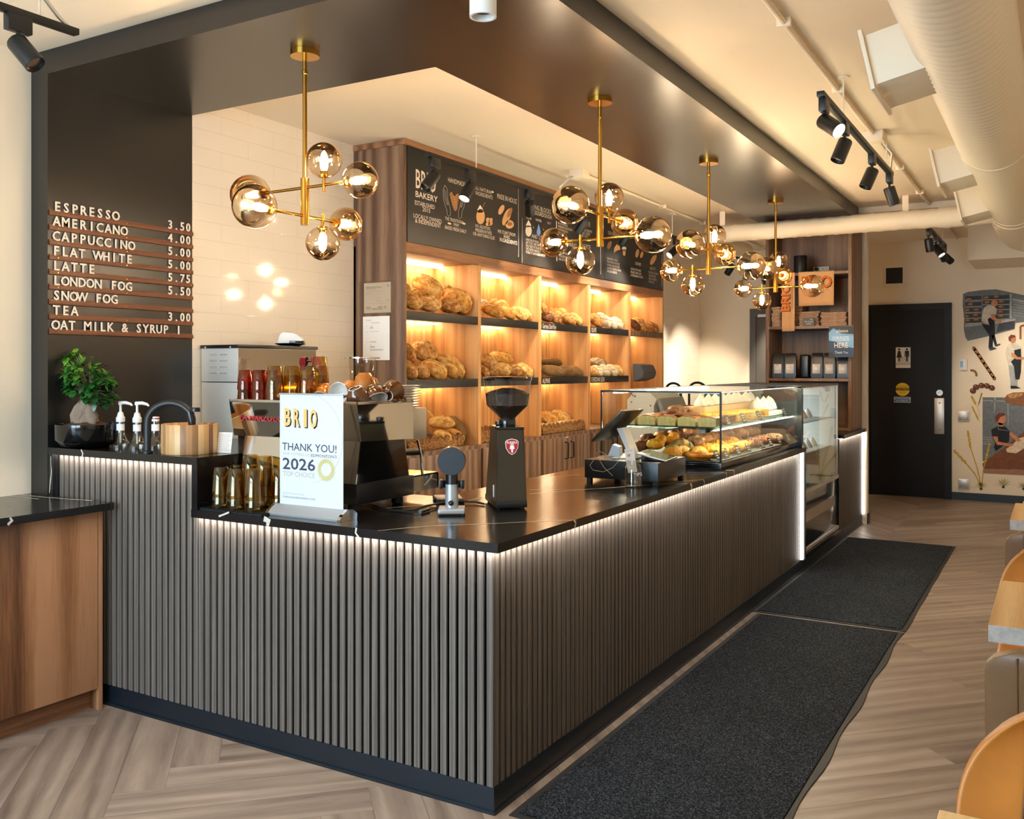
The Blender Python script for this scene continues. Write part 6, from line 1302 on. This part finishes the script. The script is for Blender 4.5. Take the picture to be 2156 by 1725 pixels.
# ---------------------------------------------------------------- merchandise unit at the end of the counter
RX0, RX1, RY0, RY1 = -0.784, 0.0, 6.232, 6.742
ru = thing('merchandise_unit', 'tall dark walnut shelf unit of towels and coffee bags by the restroom passage', 'shelving unit', (-0.39, 6.48, 0.92))
for x0, x1 in ((RX0, RX0 + .03), (RX1 - .03, RX1)): mb = MB(); mb.box(x0, x1, RY0, RY1, .9205, 2.965, .001); at0(mb.done('side_panel', 'walnut_dark', ru))
mb = MB(); mb.box(RX0 + .03, RX1 - .03, RY1 - .02, RY1, .9205, 2.965); at0(mb.done('back_panel', 'walnut_dark', ru))
for z in (.922, 1.372, 1.862, 2.362): mb = MB(); mb.box(RX0 + .03, RX1 - .03, RY0 + .002, RY1 - .02, z, z + .026, .001); at0(mb.done('shelf', 'walnut_dark', ru))
pbr('linen', 'd8a878', .85, bump=.3, bs=500); pbr('linen_grey', 'b08f76', .9, var=.2, vs=30); pbr('logo_orange', 'd9752c', .8); pbr('logo_shadow', '4d2f20', .8)
def towel(label, x0, x1, ztop, zbot, vertical):
    y = RY0 - .004; t = thing('tea_towel', label, 'towel', ((x0 + x1) / 2, y, ztop), 0, 'printed towels hung over the shelf edges'); a = (x1 - x0) / 2; h = ztop - zbot
    mb = MB(); n = 16; cols = []
    for i in range(n + 1):
        x = -a + 2 * a * i / n; w = .004 * math.sin(i * 1.3) + .003 * math.sin(i * .6 + 1)
        cols.append([mb.v((x, .09, .0035)), mb.v((x, .01, .005)), mb.v((x, -.004 + .2 * w, -.002))] + [mb.v((x * (1 - .02 * k / 8), -.006 + w * k / 8, -h * k / 8)) for k in range(1, 9)])
    for p, q in zip(cols, cols[1:]):
        for k in range(len(p) - 1): mb.f([p[k], q[k], q[k + 1], p[k + 1]])
    o = mb.done('cloth', 'linen', t); q = o.modifiers.new('s', 'SOLIDIFY'); q.thickness = .003; q.offset = -1
    for nm, m_, dx, dy in (('logo_shadow', 'logo_shadow', .008, -.011), ('logo_lettering', 'logo_orange', 0, -.013)):
        mb = MB()
        if vertical: X = Matrix.Translation((dx + .012, dy, -.36 - dx * .8)) @ Matrix(((0, -1, 0, 0), (0, 0, -1, 0), (1, 0, 0, 0), (0, 0, 0, 1))); mb.text('BRIO', .075, X, ext=.0006, bold=.03, fw=.27)
        else: mb.text('BRIO', .105, FY(-.13 + dx, dy, -.15 - dx * .8), ext=.0006, bold=.03, fw=.27)
        mb.done(nm, m_, t)
    mb = MB()
    if vertical: X = Matrix.Translation((.045, -.012, -.34)) @ Matrix(((0, -1, 0, 0), (0, 0, -1, 0), (1, 0, 0, 0), (0, 0, 0, 1))); mb.text('ARTISAN BREAD BAKERY', .009, X, fw=.2); mb.box(.03, .0315, -.0128, -.0122, -.35, -.1)
    else: mb.text('BREAD & COFFEE', .012, FY(-.06, -.0125, -.2)); mb.box(-.06, .13, -.0128, -.0122, -.178, -.1765)
    mb.done('small_print', 'logo_shadow', t)
towel('long tan towel with the orange BRIO print running upwards', -.628, -.508, 2.392, 1.842, True)
towel('wide tan towel with orange BRIO print under the speaker shelf', -.475, -.152, 2.392, 2.075, False)
p_ = ony(1687, 581, 6.4)
t = thing('speaker', 'black cylinder speaker on the upper shelf of the merchandise unit', 'speaker', (-.487, 6.36, 2.3885)); mb = MB(); mb.lathe([(0, 0), (.058, 0), (.062, .005), (.062, .165), (.058, .172), (.05, .168), (0, .166)], 32); mb.done('body', 'track_black', t); mb = MB(); mb.lathe([(0, .1665), (.05, .1665)], 28, cap0=False); mb.done('top_grille', 'rubber', t)
t = thing('power_strip', 'white power strip on the wall behind the speaker', 'power strip', (-.37, 6.721, 2.46)); mb = MB(); mb.box(-.075, .075, -.025, 0, -.025, .025, .008); mb.done('case', 'white_plastic', t); mb = MB(); mb.cyl((-.04, -.025, 0), (-.04, -.06, 0), .018, n=14); mb.done('plug', 'rubber', t); mb = MB()
for x in (.01, .022, .045, .057): mb.box(x, x + .004, -.0262, -.0248, -.008, .008)
mb.done('socket_slot', 'ink_dark', t)
rnd = random.Random(21)
def stack(x, y, n, sx, sy, lab, z=1.8885, th=.0155):
    for k in range(n):
        mb = MB(); mb.box(-sx, sx, -sy, sy, 0, th * .95, .006, 3); bmesh.ops.subdivide_edges(mb.bm, edges=[e for e in mb.bm.edges if e.calc_length() > .05], cuts=3)
        for v in mb.bm.verts: v.co.z += .003 * noise.noise(v.co * 20 + Vector((k * 3, x * 9, 0)))
        o = mb.done('folded_towel', 'linen_grey', loc=(x + rnd.uniform(-.006, .006), y, z + th * k), rot=(0, 0, R(rnd.uniform(-3, 3)))); tag(o, 'folded tan towel, %s from the bottom of the %s' % (ORD[k], lab), 'towel', 'folded towels on the merchandise unit')
stack(-.70, 6.42, 13, .045, .12, 'stack beside the hanging BRIO towel', th=.0148)
stack(-.40, 6.46, 9, .09, .14, 'stack behind the small black sign')
stack(-.17, 6.40, 8, .115, .13, 'stack next to the post')
stack(-.545, 6.56, 14, .05, .1, 'dark stack behind the hanging BRIO towel', th=.0148)
t = thing('shelf_sign', 'tiny black sign with chalk writing in front of the folded towels', 'sign', (-.387, 6.252, 1.8885)); mb = MB(); mb.box(-.05, .05, -.002, .002, 0, .072); mb.done('panel', 'chalkboard', t); mb = MB(); mb.text('Brio Bread', .014, FY(-.036, -.0026, .034), fw=.075); mb.text('TOWELS', .012, FY(-.025, -.0026, .014), fw=.05); mb.text('$20', .011, FY(.012, -.0026, .055)); mb.done('lettering', 'chalk', t)
def coffee_bag(x, label, turned=0, y=6.33):
    t = thing('coffee_bag', label, 'coffee bag', (x, y, 1.3985), R(turned), 'black coffee bags on the merchandise unit')
    mb = MB(); secs = [(.052, .036, 0), (.054, .037, .02), (.053, .034, .12), (.051, .024, .19), (.05, .008, .232), (.05, .004, .238)]
    rings = [[mb.v((sx * (-1, 1, 1, -1)[k], sy * (-1, -1, 1, 1)[k], z)) for k in range(4)] for sx, sy, z in secs]; mb.skin(rings); bmesh.ops.bevel(mb.bm, geom=mb.bm.edges[:], offset=.004, segments=2, affect='EDGES'); mb.done('pouch', 'black_plastic', t)
    mb = MB(); mb.prism([(.012 + .024, 0), (.012 + .024, .115)], lambda a, b, d: (0, 0, 0), 0, 0) if False else mb.poly([(-.037, -.0385, .045), (.035, -.0385, .045), (.035, -.0365, .135), (-.037, -.0365, .135)]); o = mb.done('paper_label', 'white_card', t); q = o.modifiers.new('s', 'SOLIDIFY'); q.thickness = .0008
    mb = MB(); X = Matrix.Translation((0, -.0392, .122)) @ Matrix.Rotation(R(-1.5), 4, 'X'); mb.text('BRIO', .009, X @ FY(-.001, -.0, 0), 'CENTER', bold=.03); mb.done('logo_lettering', 'logo_orange', t)
    mb = MB(); mb.text('BRIO BLEND', .005, FY(0, -.0393, .1), 'CENTER'); mb.box(-.026, .024, -.0394, -.0391, .08, .081); mb.box(-.026, .024, -.0396, -.0393, .065, .066); mb.done('small_print', 'print_grey', t)
coffee_bag(-.685, 'black coffee bag closest to the side panel by the grey door'); coffee_bag(-.572, 'black coffee bag with tilted label, second from the grey door side', 3)
coffee_bag(-.325, 'black coffee bag standing apart, third from the grey door side'); coffee_bag(-.21, 'black coffee bag under the blue sign, fourth from the grey door side'); coffee_bag(-.09, 'black coffee bag against the post under the blue sign', 2)
t = thing('dark_bag', 'plain black bag turned sideways between the labelled coffee bags', 'coffee bag', (-.46, 6.45, 1.3985)); mb = MB(); mb.box(-.045, .045, -.05, .05, 0, .225, .02, 3); mb.done('pouch', 'black_plastic', t)
# order here sign
pbr('sign_sky', '7fb2dc', .5); pbr('sign_sea', '0f3a5e', .5); pbr('sign_dark', '0d0f13', .5)
sg = thing('order_sign', 'blue sign reading please ORDER HERE hanging at the unit edge', 'sign', (-.075, 6.15, 1.735)); w_, h_ = .108, .142
mb = MB(); mb.box(-w_, w_, -.0035, 0, -h_, h_); mb.done('panel', 'sign_sea', sg)
mb = MB(); mb.prism([(-w_, .085), (-.07, .125), (.0, .075), (w_, .065), (w_, -.06), (.02, -.04), (-.05, -.0), (-w_, .01)], lambda x, z, d: (x, d, z), -.0042, -.003); mb.done('pale_band', 'sign_sky', sg)
mb = MB(); mb.prism([(-w_, h_), (w_, h_), (w_, .07), (.0, .08), (-.06, .128), (-w_, .09)], lambda x, z, d: (x, d, z), -.0046, -.0036); mb.prism([(-w_, -.09), (-.08, -.1), (-.05, -h_), (-w_, -h_)], lambda x, z, d: (x, d, z), -.0046, -.0036); mb.done('dark_corner', 'sign_dark', sg)
mb = MB(); mb.text('please', .03, FY(-.04, -.0052, .085), fw=.10); mb.text('HERE', .045, FY(-.06, -.0052, -.055), fw=.12, bold=.012); mb.text('Thank You', .022, FY(-.055, -.0052, -.108), fw=.115); mb.done('white_lettering', 'white_card', sg)
mb = MB(); mb.text('ORDER', .042, FY(-.08, -.0052, .006), fw=.155); mb.done('grey_lettering', 'silver_plastic', sg)
mb = MB(); mb.box(.09, .1, -.004, .085, .1415, .1445); mb.tube([(.095, -.002, .138), (.095, .086, .15)], .003, 6); mb.done('hook', 'brass', sg)

# ---------------------------------------------------------------- fittings on the rear wall
def acc(z, label):
    t = thing('door_button', label, 'switch plate', (.698, 9.029, z), 0, 'square access buttons by the restroom door')
    mb = MB(); mb.box(-.058, .058, -.018, 0, -.058, .058, .006); mb.done('bezel', 'steel_matte', t); mb = MB(); mb.box(-.048, .048, -.0215, -.017, -.048, .048, .004); mb.done('push_pad', 'brushed', t)
    mb = MB(); mb.tube([(-.004 + .016 * math.cos(q), -.022, .008 + .013 * math.sin(q)) for q in [2.4 + i * .45 for i in range(10)]], .0018, 5); mb.tube([(-.006, -.022, .032), (-.006, -.022, .014), (.006, -.022, .013), (.014, -.022, 0)], .0018, 5); mb.text('PUSH TO OPEN', .010, FY(0, -.0217, -.024), 'CENTER', fw=.07); mb.done('lettering', 'ink', t)
acc(.952, 'square metal access button with wheelchair mark, upper of the pair'); acc(.183, 'square metal access button with wheelchair mark, low above the baseboard')
t = thing('thermostat', 'small white thermostat with pale blue screen', 'thermostat', (.692, 9.029, 1.532)); mb = MB(); mb.box(-.042, .042, -.022, 0, -.062, .062, .005); mb.done('case', 'white_plastic', t); mb = MB(); mb.box(-.03, .0, -.0235, -.021, -.03, .042); mb.done('display', 'sign_sky', t); mb = MB()
for k in range(3): mb.box(.01, .028, -.0235, -.021, .02 - .024 * k, .034 - .024 * k, .001)
mb.done('button', 'cream_ink', t)
t = thing('wall_vent', 'square wall vent with dark grid high on the rear wall', 'vent', (-.037, 9.029, 2.577)); mb = MB()
for q in ((-.125, .125, .092, .125), (-.125, .125, -.125, -.092), (-.125, -.092, -.092, .092), (.092, .125, -.092, .092)): mb.box(q[0], q[1], -.008, 0, q[2], q[3], .001)
mb.done('frame', 'wall_paint', t); mb = MB(); mb.box(-.092, .092, -.002, 0, -.092, .092); mb.done('duct_opening', 'rubber', t); mb = MB()
for k in range(12): q = -.088 + k * .016; mb.box(q, q + .004, -.007, -.003, -.092, .092); mb.box(-.092, .092, -.0065, -.0035, q, q + .004)
mb.done('grid', 'track_black', t)

# ---------------------------------------------------------------- painted mural on the rear wall
for nm, c in (('m_grey', '6f767c'), ('m_pale', 'a3a6a6'), ('m_dark', '3e454c'), ('m_skin', 'c9855f'), ('m_cloth', 'cfc8b8'), ('m_black', '20252a'), ('m_brown', '8a5b3c'), ('m_tan', 'b58a5c'), ('m_dough', 'ddc9ad'), ('m_wheat', 'c6a233'), ('m_hair', '6d4030'), ('m_wood', '7a4d36'), ('m_wood2', '9c7560'), ('m_green', '7f8a3a')):
    pbr(nm, c, .85, var=.16, vs=28)
mu = thing('bakery_mural', 'mural of bakers, loaves and wheat painted on the cream rear wall', 'mural', (1.2, 9.03, 1.2)); MI = {}
class Mu:
    def __init__(s, fr, name): s.fr = fr; s.n = name; s.lv = {}
    def p(s, x, y): q = ony(s.fr[0] + x / s.fr[2], s.fr[1] + y / s.fr[2], 9.03); return q.x, q.z
    def poly(s, ink, pts, lv=0):
        b = MI.setdefault((s.n, ink), MB()); b.prism([s.p(*q) for q in pts], lambda x, z, d: (x, d, z), 9.0285 - .0006 * lv, 9.0298)
    def ell(s, ink, x, y, a, b, ang=0, lv=0): t = R(ang); s.poly(ink, [(x + a * math.cos(u) * math.cos(t) - b * math.sin(u) * math.sin(t), y + a * math.cos(u) * math.sin(t) + b * math.sin(u) * math.cos(t)) for u in [2 * PI * i / 18 for i in range(18)]], lv)
    def line(s, ink, pts, w, lv=0):
        for (x0, y0), (x1, y1) in zip(pts, pts[1:]):
            L = math.hypot(x1 - x0, y1 - y0) or 1; nx, ny = -(y1 - y0) / L * w / 2, (x1 - x0) / L * w / 2
            s.poly(ink, [(x0 + nx, y0 + ny), (x1 + nx, y1 + ny), (x1 - nx, y1 - ny), (x0 - nx, y0 - ny)], lv)
u = Mu((2000, 580, 6.16), 'oven_scene')
u.poly('m_grey', [(170, 240), (230, 215), (420, 190), (600, 180), (760, 215), (1300, 330), (1300, 560), (850, 620), (840, 700), (500, 790), (230, 850), (200, 800), (180, 700), (185, 550), (165, 400)])
for x0, x1, ys in ((200, 410, (265, 345, 420, 495, 560)), (430, 770, (255, 320, 385, 450, 510))):
    for k, y in enumerate(ys): u.poly('m_dark', [(x0, y + 8), (x1, y), (x1, y + 52), (x0, y + 58)], 1); u.poly('m_pale', [(x0, y + 58), (x1, y + 52), (x1, y + 60), (x0, y + 66)], 1)
for x, y in ((245, 310), (262, 375), (222, 452), (215, 532), (228, 585), (340, 445), (330, 515), (340, 575), (470, 288), (600, 278), (480, 352), (665, 340), (660, 408), (650, 475), (660, 525)): u.ell('m_brown', x, y, 40, 17, -5, 2); u.ell('m_tan', x, y - 4, 26, 8, -5, 3)
u.poly('m_pale', [(780, 240), (800, 235), (800, 560), (775, 560)], 1); u.poly('m_pale', [(810, 300), (1300, 400), (1300, 420), (810, 320)], 1); u.poly('m_pale', [(200, 630), (620, 590), (850, 560), (850, 585), (640, 620), (200, 670)], 2); u.poly('m_dark', [(640, 625), (840, 590), (835, 690), (600, 740)], 1)
for k in range(6): u.line('m_pale', [(820, 340 + 35 * k), (1290, 440 + 25 * k)], 5, 1)
u = Mu((2000, 580, 6.16), 'first_baker')
u.poly('m_black', [(405, 620), (510, 650), (580, 600), (585, 760), (560, 830), (555, 930), (500, 940), (510, 780)], 4); u.poly('m_black', [(540, 780), (580, 770), (610, 890), (580, 905)], 4); u.poly('m_dark', [(500, 940), (560, 930), (610, 950), (520, 975)], 5); u.poly('m_dark', [(575, 900), (650, 885), (660, 898), (590, 925)], 5)
u.poly('m_cloth', [(440, 420), (500, 385), (570, 395), (610, 440), (600, 500), (560, 520), (520, 580), (500, 630), (410, 590), (420, 500)], 5); u.poly('m_black', [(490, 570), (520, 545), (580, 600), (580, 720), (540, 780), (510, 640)], 6); u.poly('m_skin', [(530, 500), (580, 500), (600, 560), (670, 600), (690, 620), (660, 625), (540, 560)], 7); u.ell('m_skin', 578, 360, 42, 42, 20, 6); u.ell('m_hair', 560, 345, 30, 24, 20, 5); u.line('m_dark', [(670, 622), (750, 665)], 9, 7)
u = Mu((2000, 580, 6.16), 'second_baker')
u.ell('m_skin', 815, 830, 42, 50, 0, 4); u.poly('m_hair', [(765, 850), (758, 805), (790, 770), (840, 775), (855, 800), (800, 815), (785, 860)], 5); u.poly('m_cloth', [(740, 920), (790, 880), (870, 880), (930, 930), (930, 1060), (850, 1100), (820, 1170), (760, 1170), (720, 1030)], 3); u.poly('m_pale', [(760, 1170), (870, 1170), (880, 1440), (790, 1440)], 3); u.poly('m_black', [(835, 970), (920, 950), (925, 1090), (920, 1250), (900, 1350), (850, 1350), (830, 1180), (790, 1120), (835, 1080)], 5); u.poly('m_skin', [(790, 1000), (830, 1010), (880, 1060), (1100, 1060), (1100, 1090), (860, 1090), (800, 1050)], 6); u.poly('m_black', [(785, 1430), (860, 1435), (920, 1465), (790, 1470)], 5)
u = Mu((2000, 580, 6.16), 'painted_breads')
for i in range(14): t_ = i / 13; u.ell('m_brown', 315 + 260 * t_, 950 + 385 * t_, 30, 24, 56, 2)
for i in range(6): t_ = i / 5; u.ell('m_tan', 345 + 200 * t_, 990 + 300 * t_, 22, 9, 40, 3)
u.line('m_brown', [(265, 1232), (310, 1235), (340, 1262), (345, 1310)], 28, 2)
for x, y in ((300, 1500), (340, 1450), (410, 1430), (480, 1435), (545, 1460)): u.ell('m_hair', x, y, 42, 36, 20, 2); u.ell('m_cloth', x - 10, y - 14, 12, 4, 30, 3)
u.poly('m_brown', [(705, 1600), (740, 1550), (820, 1520), (950, 1515), (1300, 1530), (1300, 1690), (900, 1690), (760, 1660), (715, 1630)], 4); u.poly('m_tan', [(740, 1560), (830, 1530), (950, 1525), (940, 1560), (800, 1600)], 5)
for k in range(4): u.line('m_wood', [(800 + 60 * k, 1590), (840 + 60 * k, 1535)], 9, 6)
u.line('m_brown', [(915, 830), (915, 660), (1000, 640)], 26, 2)
u = Mu((1990, 830, 7.5), 'kneading_scene')
u.poly('m_grey', [(590, 50), (1700, 60), (1700, 1150), (590, 1060)], 0); u.poly('m_pale', [(775, 55), (795, 55), (780, 300), (770, 300)], 1); u.poly('m_pale', [(985, 150), (1000, 150), (1000, 500), (990, 500)], 1)
for k in range(4): u.line('m_pale', [(595, 680 + 35 * k), (740, 690 + 35 * k)], 8, 1)
u.poly('m_pale', [(595, 95), (940, 105), (940, 118), (595, 108)], 1); u.poly('m_wood', [(590, 1100), (640, 1050), (900, 870), (1100, 700), (1240, 600), (1700, 620), (1700, 1200), (600, 1180)], 3); u.poly('m_wood2', [(600, 1180), (1700, 1200), (1700, 1310), (610, 1250)], 3)
u.poly('m_dough', [(960, 870), (1060, 800), (1160, 700), (1260, 670), (1700, 690), (1700, 850), (1240, 860), (1120, 935), (980, 920)], 4)
u.poly('m_black', [(725, 560), (830, 512), (950, 512), (1020, 590), (1010, 750), (900, 830), (800, 900), (770, 840), (790, 770), (740, 660)], 3); u.poly('m_skin', [(750, 670), (830, 670), (840, 750), (1000, 780), (1090, 790), (1060, 825), (820, 800)], 5); u.poly('m_skin', [(1020, 600), (1060, 610), (1190, 720), (1190, 750), (1130, 745), (1015, 650)], 5)
u.ell('m_skin', 890, 400, 68, 95, 15, 4); u.poly('m_hair', [(800, 440), (790, 350), (850, 295), (930, 300), (955, 330), (870, 365), (830, 430), (825, 455)], 5); u.poly('m_skin', [(840, 450), (910, 460), (915, 510), (870, 515), (835, 490)], 4); u.line('m_pale', [(840, 510), (840, 560), (1000, 580)], 6, 4)
u = Mu((1990, 830, 7.5), 'wheat_stalks')
for pts, a in (([(560, 1450), (470, 1260), (320, 1080), (150, 900)], -45), ([(565, 1450), (510, 1180), (400, 840), (360, 600)], -70), ([(580, 1450), (600, 1200), (640, 1050), (700, 790)], 70)):
    u.line('m_wheat', pts, 16, 5); (x0, y0), (x1, y1) = pts[-2], pts[-1]
    for k in range(7): t_ = k / 6; u.ell('m_wheat', x0 + (x1 - x0) * t_, y0 + (y1 - y0) * t_, 26, 16, a + (30 if k % 2 else -30), 6)
for pts in ([(545, 440), (430, 210)], [(545, 350), (500, 190), (420, 40)], [(520, 190), (575, 0)]):
    u.line('m_wheat', pts, 6, 3); (x0, y0), (x1, y1) = pts[-2], pts[-1]
    for k in range(7): t_ = .25 + .75 * k / 6; u.ell('m_wheat', x0 + (x1 - x0) * t_, y0 + (y1 - y0) * t_, 20, 11, -60, 4)
for cx, cy, s in ((570, 1480, 1.0), (920, 1450, 1.3), (1240, 1480, 1.0)):
    for k in range(8): a = R(-170 + 22 * k); u.poly('m_wheat' if k % 2 else 'm_green', [(cx, cy), (cx + s * 60 * math.cos(a) - 10, cy + s * 60 * math.sin(a)), (cx + s * 115 * math.cos(a), cy + s * 115 * math.sin(a) * .9), (cx + s * 60 * math.cos(a) + 10, cy + s * 62 * math.sin(a))], 5)
    u.poly('m_dark', [(cx - 30, cy + 20), (cx, cy - 10), (cx + 25, cy + 20), (cx, cy + 40)], 6)
parents = {}
for (n, ink), b in MI.items():
    if n not in parents:
        e = at0(b.done(n, ink, mu, smooth=0)); parents[n] = e
    else: b.done({'m_grey': 'grey', 'm_pale': 'pale', 'm_dark': 'dark', 'm_skin': 'skin', 'm_cloth': 'shirt', 'm_black': 'apron', 'm_brown': 'brown', 'm_tan': 'tan', 'm_dough': 'dough', 'm_wheat': 'yellow', 'm_hair': 'dark_brown', 'm_wood': 'table', 'm_wood2': 'table_edge', 'm_green': 'green'}[ink] + '_paint', ink, parents[n], smooth=0)

# ---------------------------------------------------------------- waste cabinet beside the menu wall
sc_ = thing('side_cabinet', 'walnut cabinet with a sloping toe kick next to the counter end', 'cabinet', (-2.25, -1.2, 0))
mb = MB(); mb.box(-2.515, -2.005, -2.3, -0.068, 0.095, .878); at0(mb.done('carcass', 'walnut', sc_)); mb = MB(); mb.box(-2.515, -1.986, -.066, -.044, 0, .878, .001); at0(mb.done('end_panel', 'walnut', sc_))
mb = MB(); mb.box(-2.005, -1.984, -1.18, -0.070, .098, .874, .001); at0(mb.done('door', 'walnut', sc_)); mb = MB(); mb.box(-2.005, -1.984, -2.3, -1.184, .098, .874, .001); at0(mb.done('door', 'walnut', sc_))
mb = MB(); mb.box(-2.5, -2.04, -2.3, -.066, 0, .094); at0(mb.done('toe_kick', 'walnut_flat', sc_))
st = thing('cabinet_worktop', 'black stone worktop with a round waste hole on the walnut cabinet', 'worktop', (-2.22, -1.2, .88))
mb = MB(); a, b, c, d = -2.52, -1.922, -2.33, -.036; H = (-2.26, -.62, .085); N = 40
for z, fl in ((.911, 1), (.8795, -1)):
    o = [mb.v((x, y, z)) for x, y in ((a, c), (b, c), (b, d), (a, d))]; h = [mb.v((H[0] + H[2] * math.cos(2 * PI * i / N), H[1] + H[2] * math.sin(2 * PI * i / N), z)) for i in range(N)]
    q = lambda x, y: int(round(math.atan2(y - H[1], x - H[0]) / (2 * PI) * N)) % N
    ci = [q(x, y) for x, y in ((a, c), (b, c), (b, d), (a, d))]
    for k in range(4):
        i0, i1 = ci[k], ci[(k + 1) % 4]; seq = []; i = i0
        while True:
            seq.append(h[i]);
            if i == i1: break
            i = (i + 1) % N
        mb.f([o[k], o[(k + 1) % 4]] + seq[::-1])
    if fl == 1: top_o, top_h = o, h
    else: bot_o, bot_h = o, h
mb.skin([bot_o, top_o], False, False); mb.skin([bot_h, top_h], False, False)
vein(mb, [Vector((-2.5, -.10, .911)), Vector((-2.2, -.08, .911)), Vector((-2.05, -.05, .911))], .01); vein(mb, [Vector((-1.9218, -.5, .911)), Vector((-1.9218, -.49, .895)), Vector((-1.9218, -.51, .88))], .012, fn=Vector((1, 0, 0))); vein(mb, [Vector((-2.5, -.16, .911)), Vector((-2.3, -.14, .911))], .01); vein(mb, [Vector((-2.1, -.7, .911)), Vector((-1.922, -.5, .911))], .01)
at0(mb.done('slab', ['black_marble', 'vein'], st, smooth=0)); mb = MB(); mb.lathe([(.087, .912), (.087, .75), (.084, .75), (.084, .912)], 40, c=(H[0], H[1], 0), cap0=False, cap1=False); at0(mb.done('hole_liner', 'slate_blue', st))
sc_.children[0].hide_render = False

# ---------------------------------------------------------------- tables and leather chairs
def leather(name, col, rough=.38):
    t = NT(name); b = t.bsdf(rough, 0, .5); n = t.noise(t.coord(), 5, 4); c = lin(col)
    t.l(t.ramp(n, [(.3, tuple(x * .78 for x in c)), (.7, tuple(min(1, x * 1.15) for x in c))]), b.inputs['Base Color']); t.bump(t.noise(t.coord(), 160, 2), b, .12, .002); M[name] = t.m
leather('leather_tan', 'b8752f'); leather('leather_brown', '755637', .45); pbr('seam', '6b4a2c', .7)
pbr('oak_edge', 'a8a19a', .6, var=.15, vs=40)
def table(label, x, y, w=.62, l=.67):
    t = thing('cafe_table', label, 'table', (x, y, 0), 0, 'oak cafe tables along the wall')
    mb = MB(); mb.box(0, w, 0, l, .70, .75, .002)
    for f in mb.bm.faces: f.material_index = 0 if abs(f.normal.z) > .5 or f.calc_center_median().z > .749 else 1
    mb.bm.normal_update()
    for f in mb.bm.faces: f.material_index = 0 if f.normal.z > .5 else 1
    mb.done('table_top', ['oak', 'oak_edge'], t, smooth=0); mb = MB(); mb.cyl((w / 2, l / 2, .02), (w / 2, l / 2, .69), .035, n=20); mb.box(w / 2 - .15, w / 2 + .15, l / 2 - .15, l / 2 + .15, .685, .70); mb.done('pedestal', 'track_black', t); mb = MB(); mb.lathe([(0, 0), (.24, 0), (.24, .012), (.06, .03), (0, .03)], 32, c=(w / 2, l / 2, 0)); mb.done('base', 'track_black', t)
def chair(label, x, y, rz, mat, square):
    """origin at the floor below the seat, back towards local -Y, front towards +Y"""
    t = thing('leather_chair', label, 'chair', (x, y, 0), R(rz), 'leather chairs along the tables')
    mb = MB(); w, top, z0 = .235, .835, .43
    def outline(k):                       # half-width of the back at height fraction k
        return w * (1 - (.06 if square else .0) * 0) * ((1 - max(0, (k - (.8 if square else .35)) / (.2 if square else .65)) ** (3 if square else 2.4)) ** (.5 if square else .62) if k < 1 else 0)
    rows = []; n = 22
    for j in range(n + 1):
        k = j / n; hw = max(.02 if j == n else 0, outline(min(k, .995))); z = z0 + (top - z0) * k; yb = -.20 - .07 * k; ring = []
        for i in range(15): u_ = -1 + 2 * i / 14; ring.append((hw * u_, yb + .055 * (u_ * u_) * (1 if not square else .35), z))
        rows.append(ring)
    fr = [[mb.v((a, b + .024, c)) for a, b, c in r_] for r_ in rows]; bk = [[mb.v((a, b - .024, c)) for a, b, c in r_] for r_ in rows]
    for A, fl in ((fr, 0), (bk, 1)):
        for p, q in zip(A, A[1:]):
            for i in range(14): mb.f([p[i], p[i + 1], q[i + 1], q[i]])
    for e in (0, 14):
        for j in range(n): mb.f([fr[j][e], fr[j + 1][e], bk[j + 1][e], bk[j][e]])
    for i in range(14): mb.f([fr[0][i], fr[0][i + 1], bk[0][i + 1], bk[0][i]]); mb.f([fr[n][i], fr[n][i + 1], bk[n][i + 1], bk[n][i]])
    o = mb.done('backrest', mat, t, smooth=60); q = o.modifiers.new('b', 'BEVEL'); q.width = .012; q.segments = 3; q.limit_method = 'ANGLE'; q.angle_limit = R(50)
    mb = MB()
    for xs_ in ((-.13, .13) if not square else (-.165, .165)):
        for s_ in (.026, -.026): mb.tube([(xs_ * (1 - .25 * k * (0 if square else 1)), -.20 - .07 * k + .055 * (xs_ / w) ** 2 * (1 if not square else .35) + s_, z0 + (top - z0) * k) for k in [i / 14 * (.93 if square else .86) for i in range(15)]], .0022, 5)
    mb.done('seam', 'seam', o)
    mb = MB(); mb.box(-.225, .225, -.21, .215, .395, .47, .03, 4); mb.done('seat', mat, t, smooth=60)
    for sx in (-.19, .19):
        for sy in (-.18, .18): mb = MB(); mb.tube([(sx * .9, sy * .9, .40), (sx * 1.08, sy * 1.08, 0)], [.016, .011], 12); mb.done('leg', 'track_black', t)
table('oak cafe table with pale cut edge beyond the squared brown chair', 1.458, .385, .65, .66); table('oak cafe table closest to the restroom passage', 1.425, 2.54, .65, .66); table('oak cafe table corner at the very front', 1.462, -1.62, .65, .69)
chair('tan leather chair with rounded back at the front oak table', 1.69, -.72, 180, 'leather_tan', False)
chair('brown leather chair with squared back and pale seam by the oak table', 1.715, 0.14, 0, 'leather_brown', True)
chair('tan rounded leather chair behind the middle oak table', 1.66, 1.36, 180, 'leather_tan', False)
chair('brown leather chair with squared back by the passage-side oak table', 1.675, 2.0, 0, 'leather_brown', True)
chair('tan rounded leather chair at the far side of the passage-side table', 1.66, 3.55, 180, 'leather_tan', False)
